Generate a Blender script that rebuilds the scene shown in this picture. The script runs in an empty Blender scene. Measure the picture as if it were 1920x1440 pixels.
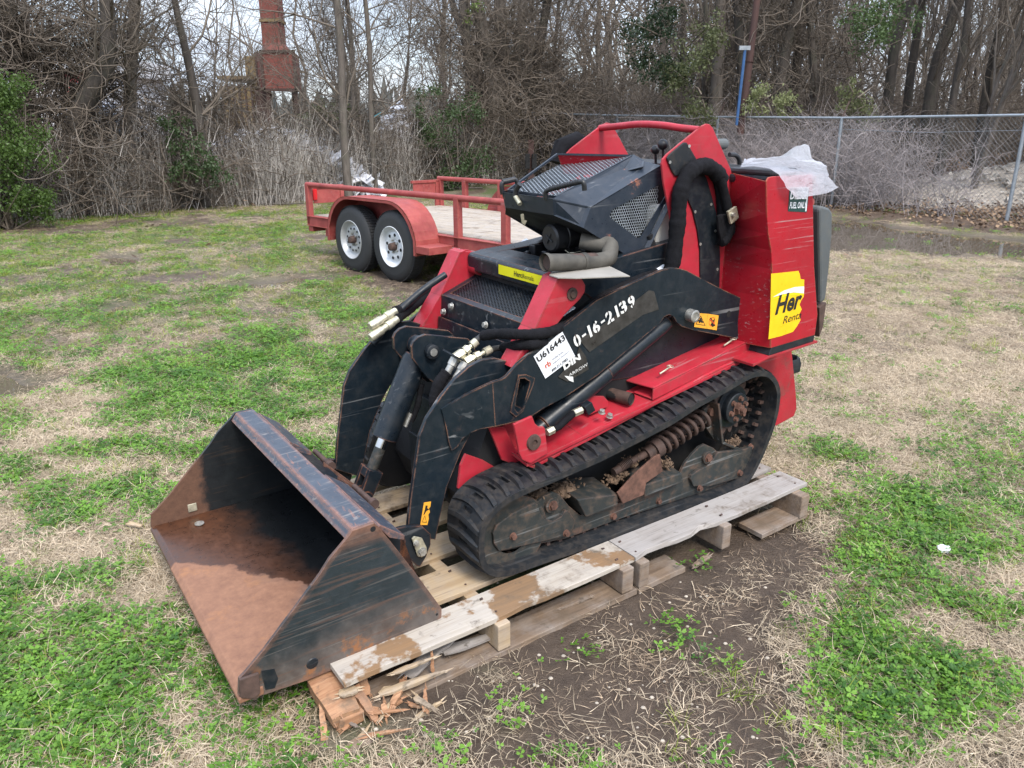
import bpy, bmesh, math, random
import numpy as np
from mathutils import Vector, Matrix, Euler
R = math.radians
rnd = random.Random(7)
sc = bpy.context.scene
col = sc.collection

# ------------------------------------------------------------------ camera, sky, sun, exposure
cam = bpy.data.cameras.new('camera'); camo = bpy.data.objects.new('camera', cam); col.objects.link(camo)
cam.sensor_fit = 'HORIZONTAL'; cam.sensor_width = 36.0; cam.lens = 36.0*1442/1920
camo.location = (0, 0, 1.42); camo.rotation_euler = (R(90-18), 0, 0)
cam.clip_start = 0.05; cam.clip_end = 900
sc.camera = camo
SUN_EL, SUN_AZ = R(50), R(155)      # azimuth the light comes from, clockwise from +Y
w = bpy.data.worlds.new('World'); sc.world = w; w.use_nodes = True
nt = w.node_tree; nt.nodes.clear()
out = nt.nodes.new('ShaderNodeOutputWorld'); bg = nt.nodes.new('ShaderNodeBackground')
sky = nt.nodes.new('ShaderNodeTexSky'); sky.sky_type = 'NISHITA'; sky.sun_disc = False
sky.sun_elevation = SUN_EL; sky.sun_rotation = SUN_AZ; sky.air_density = 1.2; sky.dust_density = 2.0
tc = nt.nodes.new('ShaderNodeTexCoord'); mp = nt.nodes.new('ShaderNodeMapping'); mp.inputs['Scale'].default_value = (1, 1, 4)
no = nt.nodes.new('ShaderNodeTexNoise'); no.inputs['Scale'].default_value = 2.2; no.inputs['Detail'].default_value = 7; no.inputs['Roughness'].default_value = .6
rp = nt.nodes.new('ShaderNodeValToRGB'); rp.color_ramp.elements[0].position = .30; rp.color_ramp.elements[0].color = (.45,.45,.45,1)
rp.color_ramp.elements[1].position = .62; rp.color_ramp.elements[1].color = (1,1,1,1)
cl = nt.nodes.new('ShaderNodeValToRGB')
for e, (p, c) in zip([cl.color_ramp.elements[0], cl.color_ramp.elements[1], cl.color_ramp.elements.new(.5)], [(0.25,(.44,.53,.68,1)),(.8,(.86,.89,.95,1)),(.5,(.58,.67,.82,1))]):
    e.position = p; e.color = c
no2 = nt.nodes.new('ShaderNodeTexNoise'); no2.inputs['Scale'].default_value = 4.0; no2.inputs['Detail'].default_value = 6
mul = nt.nodes.new('ShaderNodeMixRGB'); mul.blend_type = 'MULTIPLY'; mul.inputs[0].default_value = 1; mul.inputs[2].default_value = (5.5, 5.4, 5.3, 1)
mx = nt.nodes.new('ShaderNodeMixRGB')
L = nt.links.new
L(tc.outputs['Generated'], mp.inputs[0]); L(mp.outputs[0], no.inputs[0]); L(mp.outputs[0], no2.inputs[0]); L(no.outputs[0], rp.inputs[0])
L(no2.outputs[0], cl.inputs[0]); L(cl.outputs[0], mul.inputs[1]); L(rp.outputs[0], mx.inputs[0]); L(sky.outputs[0], mx.inputs[1]); L(mul.outputs[0], mx.inputs[2])
sepz = nt.nodes.new('ShaderNodeSeparateXYZ'); gr_ = nt.nodes.new('ShaderNodeValToRGB'); gr_.color_ramp.elements[0].position = 0; gr_.color_ramp.elements[0].color = (1/2.6,)*3+(1,); gr_.color_ramp.elements[1].position = .9; gr_.color_ramp.elements[1].color = (1,1,1,1)
mg = nt.nodes.new('ShaderNodeMixRGB'); mg.blend_type = 'MULTIPLY'; mg.inputs[0].default_value = 1; sc2 = nt.nodes.new('ShaderNodeMixRGB'); sc2.blend_type = 'MULTIPLY'; sc2.inputs[0].default_value = 1; sc2.inputs[2].default_value = (2.6,2.6,2.6,1)
L(tc.outputs['Generated'], sepz.inputs[0]); L(sepz.outputs[2], gr_.inputs[0]); L(gr_.outputs[0], sc2.inputs[1]); L(mx.outputs[0], mg.inputs[1]); L(sc2.outputs[0], mg.inputs[2])   # an overcast sky is brighter overhead
L(mg.outputs[0], bg.inputs[0]); bg.inputs[1].default_value = 0.12; L(bg.outputs[0], out.inputs[0])
sl = bpy.data.lights.new('sun', 'SUN'); sl.energy = 1.8; sl.angle = R(18); sl.color = (1, .93, .83)
so = bpy.data.objects.new('sun', sl); col.objects.link(so)
sd = Vector((math.sin(SUN_AZ)*math.cos(SUN_EL), math.cos(SUN_AZ)*math.cos(SUN_EL), math.sin(SUN_EL)))
so.rotation_euler = sd.to_track_quat('Z', 'Y').to_euler()
vs = sc.view_settings; vs.view_transform = 'Standard'; vs.look = 'None'; vs.gamma = 1; vs.exposure = 1.05
sc.cycles.max_bounces = 5; sc.cycles.diffuse_bounces = 2; sc.cycles.glossy_bounces = 3; sc.cycles.transmission_bounces = 4; sc.cycles.transparent_max_bounces = 8
try: vs.use_curve_mapping = False
except Exception: pass

# ------------------------------------------------------------------ materials
def M(name): 
    m = bpy.data.materials.new(name); m.use_nodes = True; return m
class NB:
    """small node builder"""
    def __init__(s, name):
        s.m = M(name); s.t = s.m.node_tree; s.b = s.t.nodes['Principled BSDF']; s.tc = s.n('ShaderNodeTexCoord')
    def n(s, k, **kw):
        o = s.t.nodes.new(k)
        for a, b in kw.items(): setattr(o, a, b)
        return o
    def l(s, a, b): s.t.links.new(a, b)
    def noise(s, scale, detail=6, rough=.6, stretch=None, rot=None, dist=0, coord='Object'):
        o = s.n('ShaderNodeTexNoise'); o.inputs['Scale'].default_value = scale; o.inputs['Detail'].default_value = detail
        o.inputs['Roughness'].default_value = rough; o.inputs['Distortion'].default_value = dist
        src = s.tc.outputs[coord]
        if stretch or rot:
            m = s.n('ShaderNodeMapping'); m.inputs['Scale'].default_value = stretch or (1,1,1); m.inputs['Rotation'].default_value = rot or (0,0,0)
            s.l(src, m.inputs[0]); src = m.outputs[0]
        s.l(src, o.inputs['Vector']); return o.outputs[0]
    def ramp(s, f, *st, interp='LINEAR'):
        o = s.n('ShaderNodeValToRGB'); r = o.color_ramp; r.interpolation = interp
        while len(r.elements) < len(st): r.elements.new(.5)
        for e, (p, c) in zip(r.elements, st):
            e.position = p; e.color = (c, c, c, 1) if isinstance(c, (int, float)) else (*c, 1)
        s.l(f, o.inputs[0]); return o.outputs[0]
    def mix(s, f, a, b, mode='MIX'):
        o = s.n('ShaderNodeMixRGB', blend_type=mode)
        for i, x in ((0, f), (1, a), (2, b)):
            if isinstance(x, (int, float)): o.inputs[i].default_value = x if i == 0 else (x, x, x, 1)
            elif isinstance(x, tuple): o.inputs[i].default_value = (*x, 1)
            else: s.l(x, o.inputs[i])
        return o.outputs[0]
    def math(s, op, a, b=0):
        o = s.n('ShaderNodeMath', operation=op)
        for i, x in enumerate((a, b)):
            if isinstance(x, (int, float)): o.inputs[i].default_value = x
            else: s.l(x, o.inputs[i])
        return o.outputs[0]
    def col(s, c):
        if isinstance(c, tuple): s.b.inputs['Base Color'].default_value = (*c, 1)
        else: s.l(c, s.b.inputs['Base Color'])
    def set(s, k, v):
        if isinstance(v, (int, float)): s.b.inputs[k].default_value = v
        else: s.l(v, s.b.inputs[k])
    def bump(s, h, strength=.3, dist=.002):
        o = s.n('ShaderNodeBump'); o.inputs['Strength'].default_value = strength; o.inputs['Distance'].default_value = dist
        s.l(h, o.inputs['Height']); s.l(o.outputs[0], s.b.inputs['Normal'])
    def edge(s, radius=.006):
        bv = s.n('ShaderNodeBevel', samples=3); bv.inputs['Radius'].default_value = radius
        g = s.n('ShaderNodeNewGeometry'); d = s.n('ShaderNodeVectorMath', operation='DOT_PRODUCT')
        s.l(bv.outputs[0], d.inputs[0]); s.l(g.outputs['Normal'], d.inputs[1])
        return s.ramp(s.math('SUBTRACT', 1, d.outputs['Value']), (.02, 0), (.16, 1))
RUST = (.20, .075, .035)
def plain(name, c, rough=.5, metal=0, var=.25, scale=12, bump=0, spec=None):
    n = NB(name); f = n.noise(scale)
    n.col(n.mix(n.ramp(f, (.3, 0), (.7, 1)), tuple(x*(1-var) for x in c), tuple(min(1, x*(1+var)) for x in c)))
    n.set('Roughness', n.ramp(f, (.3, max(.05, rough-.1)), (.7, min(1, rough+.12)))); n.set('Metallic', metal)
    if bump: n.bump(n.noise(scale*4), bump)
    if spec is not None: n.set('Specular IOR Level', spec)
    return n.m
def painted(name, c, rough=.35, rust=.5, scratch=.5, dust=.3, edge=True, rustc=RUST, dustc=(.20,.17,.14), sdir=(.0,.35,.0), sc_=(1.5,60,45), fade=None, chips=.0):
    """weathered paint: tone variation, dust film, fine scratches, rust along edges and in patches"""
    n = NB(name)
    f1 = n.noise(5, 8, .65); f2 = n.noise(28, 6, .7)
    base = n.mix(n.ramp(f1, (.3, 0), (.7, 1)), tuple(x*.82 for x in c), tuple(min(1, x*1.15) for x in (fade or c)))
    base = n.mix(n.math('MULTIPLY', n.ramp(f2, (.45, 0), (.75, 1)), dust), base, dustc)
    s1 = n.noise(1, 3, .6, stretch=sc_, rot=sdir, dist=.4)
    sm = n.math('MULTIPLY', n.ramp(s1, (.60, 0), (.68, 1)), n.ramp(n.noise(4.5, 3), (.42, 0), (.62, 1)))
    base = n.mix(n.math('MULTIPLY', sm, scratch), base, tuple(min(1, x*.4+.22) for x in c))
    rm = n.ramp(n.noise(7, 10, .7), (.62-.16*rust, 0), (.70-.16*rust, 1)) if rust > 0 else None
    mask = None
    if edge:
        e = n.math('MULTIPLY', n.edge(), n.ramp(n.noise(14, 5), (.38, 0), (.55, 1)))
        mask = e
    if rust > 0: mask = n.math('MAXIMUM', mask, n.math('MULTIPLY', rm, min(1, rust*1.2))) if mask else rm
    ro = n.ramp(f2, (.3, rough*.75), (.75, min(1, rough*1.7)))
    if mask is not None:
        rc = n.mix(n.ramp(f2, (.3, 0), (.7, 1)), tuple(x*.6 for x in rustc), tuple(x*1.5 for x in rustc))
        base = n.mix(mask, base, rc); ro = n.mix(mask, ro, .85)
    n.col(base); n.set('Roughness', ro); n.set('Specular IOR Level', .36); b1 = n.n('ShaderNodeBump'); b1.inputs['Strength'].default_value = .5; b1.inputs['Distance'].default_value = .006; n.l(n.noise(4.5, 3, .5), b1.inputs['Height'])
    b2 = n.n('ShaderNodeBump'); b2.inputs['Strength'].default_value = .12; b2.inputs['Distance'].default_value = .0015; n.l(n.mix(.4, f2, s1), b2.inputs['Height']); n.l(b1.outputs[0], b2.inputs['Normal']); n.l(b2.outputs[0], n.b.inputs['Normal'])
    return n.m
MT = {}
MT['black'] = painted('black_paint', (.008,.013,.019), .30, rust=.05, scratch=.45, dust=.06)
MT['black2'] = painted('black_paint_clean', (.009,.013,.018), .38, rust=.0, scratch=.2, dust=.09, edge=False)
MT['arm'] = painted('black_arm_paint', (.007,.013,.019), .34, rust=.08, scratch=.7, dust=.045, rustc=(.24,.11,.06), sc_=(1.2,50,30), sdir=(0,-.5,0))
MT['hood'] = painted('hood_paint', (.017,.024,.036), .32, rust=.05, scratch=.35, dust=.22, dustc=(.10,.10,.11), rustc=(.30,.11,.06), edge=False)
MT['red'] = painted('red_paint', (.37,.015,.027), .36, rust=.10, scratch=.4, dust=.26, dustc=(.17,.06,.05), rustc=(.09,.045,.035), fade=(.40,.026,.042))
MT['redcab'] = painted('red_cab_paint', (.34,.010,.020), .30, rust=.02, scratch=.8, dust=.18, dustc=(.19,.04,.045), sc_=(3,60,110), sdir=(0,.15,0), rustc=(.22,.12,.06))
def soot_wing():
    m = MT['redcab'].copy(); m.name = 'red_wing_paint'; t = m.node_tree; b = t.nodes['Principled BSDF']; src = b.inputs['Base Color'].links[0].from_socket
    tcn = [q for q in t.nodes if q.type == 'TEX_COORD'][0]; vm = t.nodes.new('ShaderNodeVectorMath'); vm.operation = 'SUBTRACT'; vm.inputs[1].default_value = (1.14,0.16,1.07)
    ml = t.nodes.new('ShaderNodeVectorMath'); ml.operation = 'MULTIPLY'; ml.inputs[1].default_value = (1, 1.0, .62); ln = t.nodes.new('ShaderNodeVectorMath'); ln.operation = 'LENGTH'
    t.links.new(tcn.outputs['Object'], vm.inputs[0]); t.links.new(vm.outputs[0], ml.inputs[0]); t.links.new(ml.outputs[0], ln.inputs[0])
    r = t.nodes.new('ShaderNodeValToRGB'); r.color_ramp.elements[0].position = .02; r.color_ramp.elements[0].color = (.93,.93,.93,1); r.color_ramp.elements[1].position = .13; r.color_ramp.elements[1].color = (0,0,0,1)
    mxn = t.nodes.new('ShaderNodeMixRGB'); mxn.inputs[2].default_value = (.012,.006,.008,1); t.links.new(ln.outputs['Value'], r.inputs[0]); t.links.new(r.outputs[0], mxn.inputs[0]); t.links.new(src, mxn.inputs[1]); t.links.new(mxn.outputs[0], b.inputs['Base Color']); return m
MT['redwing'] = soot_wing()
MT['redworn'] = painted('red_worn_paint', (.36,.018,.03), .42, rust=.42, scratch=.4, dust=.3, dustc=(.2,.06,.05), rustc=(.10,.045,.035))
MT['rust'] = plain('rusted_steel', (.115,.055,.038), .85, 0, .55, 30, .4)
MT['rustd'] = plain('dark_rusted_steel', (.065,.038,.030), .75, 0, .5, 30, .4)
MT['steel'] = plain('bare_steel', (.42,.41,.38), .42, .7, .3, 60)
MT['zinc'] = plain('zinc_fitting', (.48,.45,.34), .40, .55, .3, 70)
MT['chrome'] = plain('chrome_rod', (.6,.6,.6), .12, 1, .1, 30)
MT['rubber'] = painted('track_rubber', (.013,.015,.018), .55, rust=.0, scratch=.15, dust=.62, dustc=(.075,.058,.044), edge=False)
MT['rubber2'] = plain('tyre_rubber', (.022,.023,.025), .7, 0, .2, 20, .3)
MT['sleeve'] = plain('hose_sleeve', (.009,.009,.011), .95, 0, .4, 60, .8, spec=.15)
MT['undercar'] = painted('undercarriage_paint', (.026,.030,.030), .48, rust=.42, scratch=.7, dust=.75, dustc=(.115,.080,.055), rustc=(.10,.05,.035), sc_=(1.5,40,70))
MT['dark'] = plain('dark_interior', (.006,.006,.007), .8)
MT['plastic'] = plain('black_plastic', (.014,.014,.016), .4, 0, .2, 40)
MT['greytank'] = painted('grey_pad', (.09,.10,.105), .5, rust=.0, scratch=.3, dust=.4, dustc=(.14,.13,.10), edge=False)
MT['muffler'] = plain('dusty_pipe', (.085,.078,.066), .7, .2, .5, 14, .3)
MT['white'] = plain('white_plastic', (.62,.60,.56), .5, 0, .06)
MT['paper'] = plain('label_white', (.72,.74,.78), .35, 0, .04)
MT['whitepaint'] = plain('stencil_white', (.66,.66,.64), .6, 0, .15, 60)
MT['ink'] = plain('ink_black', (.012,.012,.012), .5)
MT['inkred'] = plain('ink_red', (.6,.08,.02), .5)
MT['inkgrey'] = plain('ink_grey', (.25,.24,.27), .5)
MT['yellow'] = plain('decal_yellow', (.80,.50,.008), .35, 0, .08, 20)
MT['yellow2'] = plain('decal_lemon', (.72,.66,.01), .35, 0, .05, 20)
MT['orange'] = plain('decal_orange', (.78,.36,.035), .4, 0, .08, 40)
MT['green'] = plain('decal_green', (.012,.05,.045), .4, 0, .15, 60)
MT['decalgrey'] = plain('worn_decal', (.034,.032,.030), .35, 0, .5, 25)
MT['board'] = plain('cardboard', (.27,.25,.22), .8, 0, .12)
MT['wire'] = plain('dull_wire', (.15,.155,.16), .6, .4, .2, 5)
MT['galv'] = plain('galvanised_steel', (.30,.33,.36), .55, .5, .2, 20)

# ------------------------------------------------------------------ mesh building
class MB:
    def __init__(s): s.v = []; s.f = []
    def add(s, vs_, fs):
        o = len(s.v); s.v += [tuple(p) for p in vs_]; s.f += [tuple(i+o for i in q) for q in fs]; return s
    def box(s, a, b):
        x0,y0,z0 = a; x1,y1,z1 = b
        return s.add([(x0,y0,z0),(x1,y0,z0),(x1,y1,z0),(x0,y1,z0),(x0,y0,z1),(x1,y0,z1),(x1,y1,z1),(x0,y1,z1)],
                     [(0,3,2,1),(4,5,6,7),(0,1,5,4),(1,2,6,5),(2,3,7,6),(3,0,4,7)])
    def prism(s, poly, a, b, ax=1):
        """extrude a 2D outline along axis ax from a to b (outline in the two other axes)"""
        def P(p, t): return (p[0], t, p[1]) if ax == 1 else ((t, p[0], p[1]) if ax == 0 else (p[0], p[1], t))
        n = len(poly); vs_ = [P(p, a) for p in poly]+[P(p, b) for p in poly]
        return s.add(vs_, [tuple(range(n)), tuple(range(2*n-1, n-1, -1))]+[(i, n+i, n+(i+1) % n, (i+1) % n) for i in range(n)])
    def hull8(s, A, B):
        """box from two quads of four points"""
        return s.add(list(A)+list(B), [(0,1,2,3),(7,6,5,4),(0,4,5,1),(1,5,6,2),(2,6,7,3),(3,7,4,0)])
    def sheet(s, pts, th, nrm=None):
        """flat polygon given thickness along its normal"""
        P = [Vector(p) for p in pts]; n = nrm and Vector(nrm) or (P[1]-P[0]).cross(P[2]-P[0]).normalized()
        k = len(P); vs_ = P+[p-n*th for p in P]
        return s.add(vs_, [tuple(range(k)), tuple(range(2*k-1, k-1, -1))]+[(i, k+i, k+(i+1) % k, (i+1) % k) for i in range(k)])
    def tube(s, pts, r, n=8, cap=True):
        P = [Vector(p) for p in pts]; k = len(P); rr = r if isinstance(r, (list, tuple)) else [r]*k
        up = None; rings = []
        for i in range(k):
            d = (P[min(i+1, k-1)]-P[max(i-1, 0)]).normalized()
            if up is None: up = d.orthogonal().normalized()
            up = (up-d*up.dot(d)); up = up.normalized() if up.length > 1e-6 else d.orthogonal().normalized()
            sd_ = d.cross(up)
            rings.append([P[i]+(up*math.cos(2*math.pi*j/n)+sd_*math.sin(2*math.pi*j/n))*rr[i] for j in range(n)])
        fs = [(i*n+j, i*n+(j+1) % n, (i+1)*n+(j+1) % n, (i+1)*n+j) for i in range(k-1) for j in range(n)]
        if cap: fs += [tuple(range(n-1, -1, -1)), tuple(range((k-1)*n, k*n))]
        return s.add([p for q in rings for p in q], fs)
    def cyl(s, a, b, r, n=20, r2=None): return s.tube([a, b], [r, r if r2 is None else r2], n)
    def lathe(s, c, d, prof, n=28):
        """ring profile [(along, radius)] round axis d from point c"""
        c = Vector(c); d = Vector(d).normalized(); u = d.orthogonal().normalized(); w_ = d.cross(u); k = len(prof)
        vs_ = [c+d*t+(u*math.cos(2*math.pi*j/n)+w_*math.sin(2*math.pi*j/n))*r for t, r in prof for j in range(n)]
        return s.add(vs_, [(i*n+j, i*n+(j+1) % n, (i+1)*n+(j+1) % n, (i+1)*n+j) for i in range(k-1) for j in range(n)])
    def ball(s, c, r, n=14, m=8, sq=(1,1,1)):
        c = Vector(c); vs_ = []; fs = []
        for i in range(m+1):
            t = math.pi*i/m
            for j in range(n): vs_.append((c.x+sq[0]*r*math.sin(t)*math.cos(2*math.pi*j/n), c.y+sq[1]*r*math.sin(t)*math.sin(2*math.pi*j/n), c.z+sq[2]*r*math.cos(t)))
        for i in range(m):
            for j in range(n): fs.append((i*n+j, (i+1)*n+j, (i+1)*n+(j+1) % n, i*n+(j+1) % n))
        return s.add(vs_, fs)
    def build(s, name, m, parent=None, base=(0,0,0), smooth=False, bevel=0, kind=None, auto=None):
        me = bpy.data.meshes.new(name); b = Vector(base)
        me.from_pydata([(p[0]-b.x, p[1]-b.y, p[2]-b.z) for p in s.v], [], s.f); me.update()
        bm = bmesh.new(); bm.from_mesh(me); bmesh.ops.recalc_face_normals(bm, faces=bm.faces); bm.to_mesh(me); bm.free()
        me.materials.append(MT[m] if isinstance(m, str) else m)
        if smooth: me.polygons.foreach_set('use_smooth', [True]*len(me.polygons))
        o = bpy.data.objects.new(name, me); col.objects.link(o); o.parent = parent
        if auto:
            try: me.set_sharp_from_angle(angle=R(auto)); me.polygons.foreach_set('use_smooth', [True]*len(me.polygons))
            except Exception: pass
        if bevel:
            md = o.modifiers.new('bevel', 'BEVEL'); md.width = bevel; md.segments = 2; md.limit_method = 'ANGLE'; md.angle_limit = R(40); md.harden_normals = False
        if kind: o['kind'] = kind
        return o
def tag(o, label, cat, group=None):
    o['label'] = label; o['category'] = cat
    if group: o['group'] = group
    return o
def thing(name, label, cat, loc=(0,0,0), group=None, mat=None):
    o = bpy.data.objects.new(name, None); col.objects.link(o); o.empty_display_size = .1
    if mat is not None: o.matrix_world = mat
    else: o.location = loc
    return tag(o, label, cat, group)
def dup(o, parent=None):
    c = o.copy(); col.objects.link(c); c.parent = parent
    for ch in o.children: dup(ch, c)
    return c
RU, LV, UPV, MO = ((0.81703,0.57635,0.01700),(-0.57659,0.81684,0.01799),(-0.00351,-0.02450,0.99969),(0.00000,2.06401,0.00000))
MM = Matrix(((RU[0], LV[0], UPV[0], MO[0]), (RU[1], LV[1], UPV[1], MO[1]), (RU[2], LV[2], UPV[2], MO[2]), (0,0,0,1)))
def mthing(name, label, cat, base=(0,0,0), group=None):
    o = thing(name, label, cat, group=group, mat=MM @ Matrix.Translation(base)); return o
def smooth_path(pts, it=2):
    for _ in range(it):
        q = [pts[0]]
        for a, b in zip(pts, pts[1:]):
            q += [tuple(x*.75+y*.25 for x, y in zip(a, b)), tuple(x*.25+y*.75 for x, y in zip(a, b))]
        pts = q+[pts[-1]]
    return pts
def text(body, m, parent, p0, p1, v, name='lettering', bold=0.0, height=None, gap=.0015, shear=0, depth=False, base=(0,0,0), ext=0, frame=None):
    """lettering on the plane y = v, baseline from p0 to p1 (x, z); frame=(O, ex, ey, n) overrides"""
    cu = bpy.data.curves.new('t', 'FONT'); cu.body = body; cu.offset = bold; cu.shear = shear; cu.extrude = 0; cu.resolution_u = 3
    ob = bpy.data.objects.new('t', cu); col.objects.link(ob)
    dg = bpy.context.evaluated_depsgraph_get(); me = bpy.data.meshes.new_from_object(ob.evaluated_get(dg))
    bpy.data.objects.remove(ob); 
    co = np.array([tuple(q.co) for q in me.vertices]); mn = co.min(0); mxx = co.max(0)
    if frame: O_, ex, ey, nn = [Vector(q) for q in frame]; ln = ex.length; ex = ex/ln
    else:
        ex = Vector((p1[0]-p0[0], 0, p1[1]-p0[1])); ln = ex.length; ex = ex/ln; ey = Vector((-ex.z, 0, ex.x)); O_ = Vector((p0[0], v, p0[1])); nn = Vector((0,-1,0))
    k = ln/(mxx[0]-mn[0]); ky = k if height is None else height/(mxx[1]-mn[1])
    for q in me.vertices:
        x, y = q.co.x-mn[0], q.co.y-(mn[1] if mn[1] > -.05 else 0)
        q.co = O_+ex*(x*k)+ey*(y*ky)+nn*gap-Vector(base)
    me.materials.clear(); me.materials.append(MT[m]); o = bpy.data.objects.new(name, me); col.objects.link(o); o.parent = parent; return o
def decal(poly, v, m, parent, name='decal', gap=.0008, th=.0006):
    return MB().prism(poly, v-gap, v-gap-th).build(name, m, parent)
def hexbolt(mb, c, r=.009, h=.008, d=(0,-1,0), washer=True):
    c = Vector(c); d = Vector(d).normalized()
    if washer: mb.cyl(c, c+d*.0025, r*1.25, 16)
    mb.cyl(c+d*.0025, c+d*(h+.0025), r, 6); return mb
def interp(poly, n):
    """resample a closed outline to n even points"""
    P = poly+[poly[0]]; L_ = [0]
    for a, b in zip(P, P[1:]): L_.append(L_[-1]+math.dist(a, b))
    T = L_[-1]; o = []; j = 0
    for i in range(n):
        s_ = T*i/n
        while L_[j+1] < s_: j += 1
        t = (s_-L_[j])/(L_[j+1]-L_[j]); o.append((P[j][0]*(1-t)+P[j+1][0]*t, P[j][1]*(1-t)+P[j+1][1]*t))
    return o, T

# ================================================================== COMPACT TRACK LOADER
loader = mthing('compact_loader', 'red and black walk-behind mini track loader with raised hood, standing on two wooden pallets', 'loader')
C2 = .92                                              # the far side mirrors the near side: v -> C2 - v
def mir(v, side): return v if side == 0 else C2-v

# ---- chassis
b = MB()
b.prism([(.02,.20),(-.02,.30),(.02,.47),(.10,.66),(.78,.72),(1.50,.66),(1.55,.30),(1.45,.16),(.2,.16)], .20, .72)
b.build('chassis', 'dark', loader)
front = MB(); front.prism([(-0.067,0.368),(-0.055,0.444),(-0.035,0.478),(0.03,0.439),(0.09,0.389),(0.068,0.299)], .195, .205)
front.build('chassis_front_plate', 'red', loader, bevel=.002)
MB().prism([(.02,.30),(.03,.46),(.16,.47),(.16,.25)], .715, .725).build('chassis_front_plate', 'red', loader, bevel=.002)
b = MB(); b.prism([(.0,.30),(.0,.56),(.02,.56),(.02,.30)], .30, .62); b.prism([(-.03,.26),(-.03,.42),(-.02,.42),(-.02,.26)], .34, .58)
b.build('front_skid_plate', 'black2', loader, bevel=.002)
for side in (0, 1):
    v0, v1 = mir(.188, side), mir(.196, side)
    MB().prism([(1.229,0.515),(1.411,0.56),(1.563,0.549),(1.598,0.444),(1.641,0.314),(1.658,0.246),(1.646,0.214),(1.526,0.197),(1.326,0.241)], v0, v1).build('rear_side_plate', 'redworn', loader, bevel=.002)
b = MB(); b.tube([(1.62,.24,.42),(1.71,.24,.42),(1.74,.27,.42),(1.74,.65,.42),(1.71,.68,.42),(1.62,.68,.42)], .012, 6)
b.v = [(x, y, .42+(z-.42)*3) for x, y, z in b.v]; b.build('rear_bumper_strap', 'black2', loader, auto=40)
MB().box((1.60,.26,.44),(1.68,.60,.50)).build('rear_step', 'rustd', loader, bevel=.004)

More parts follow.
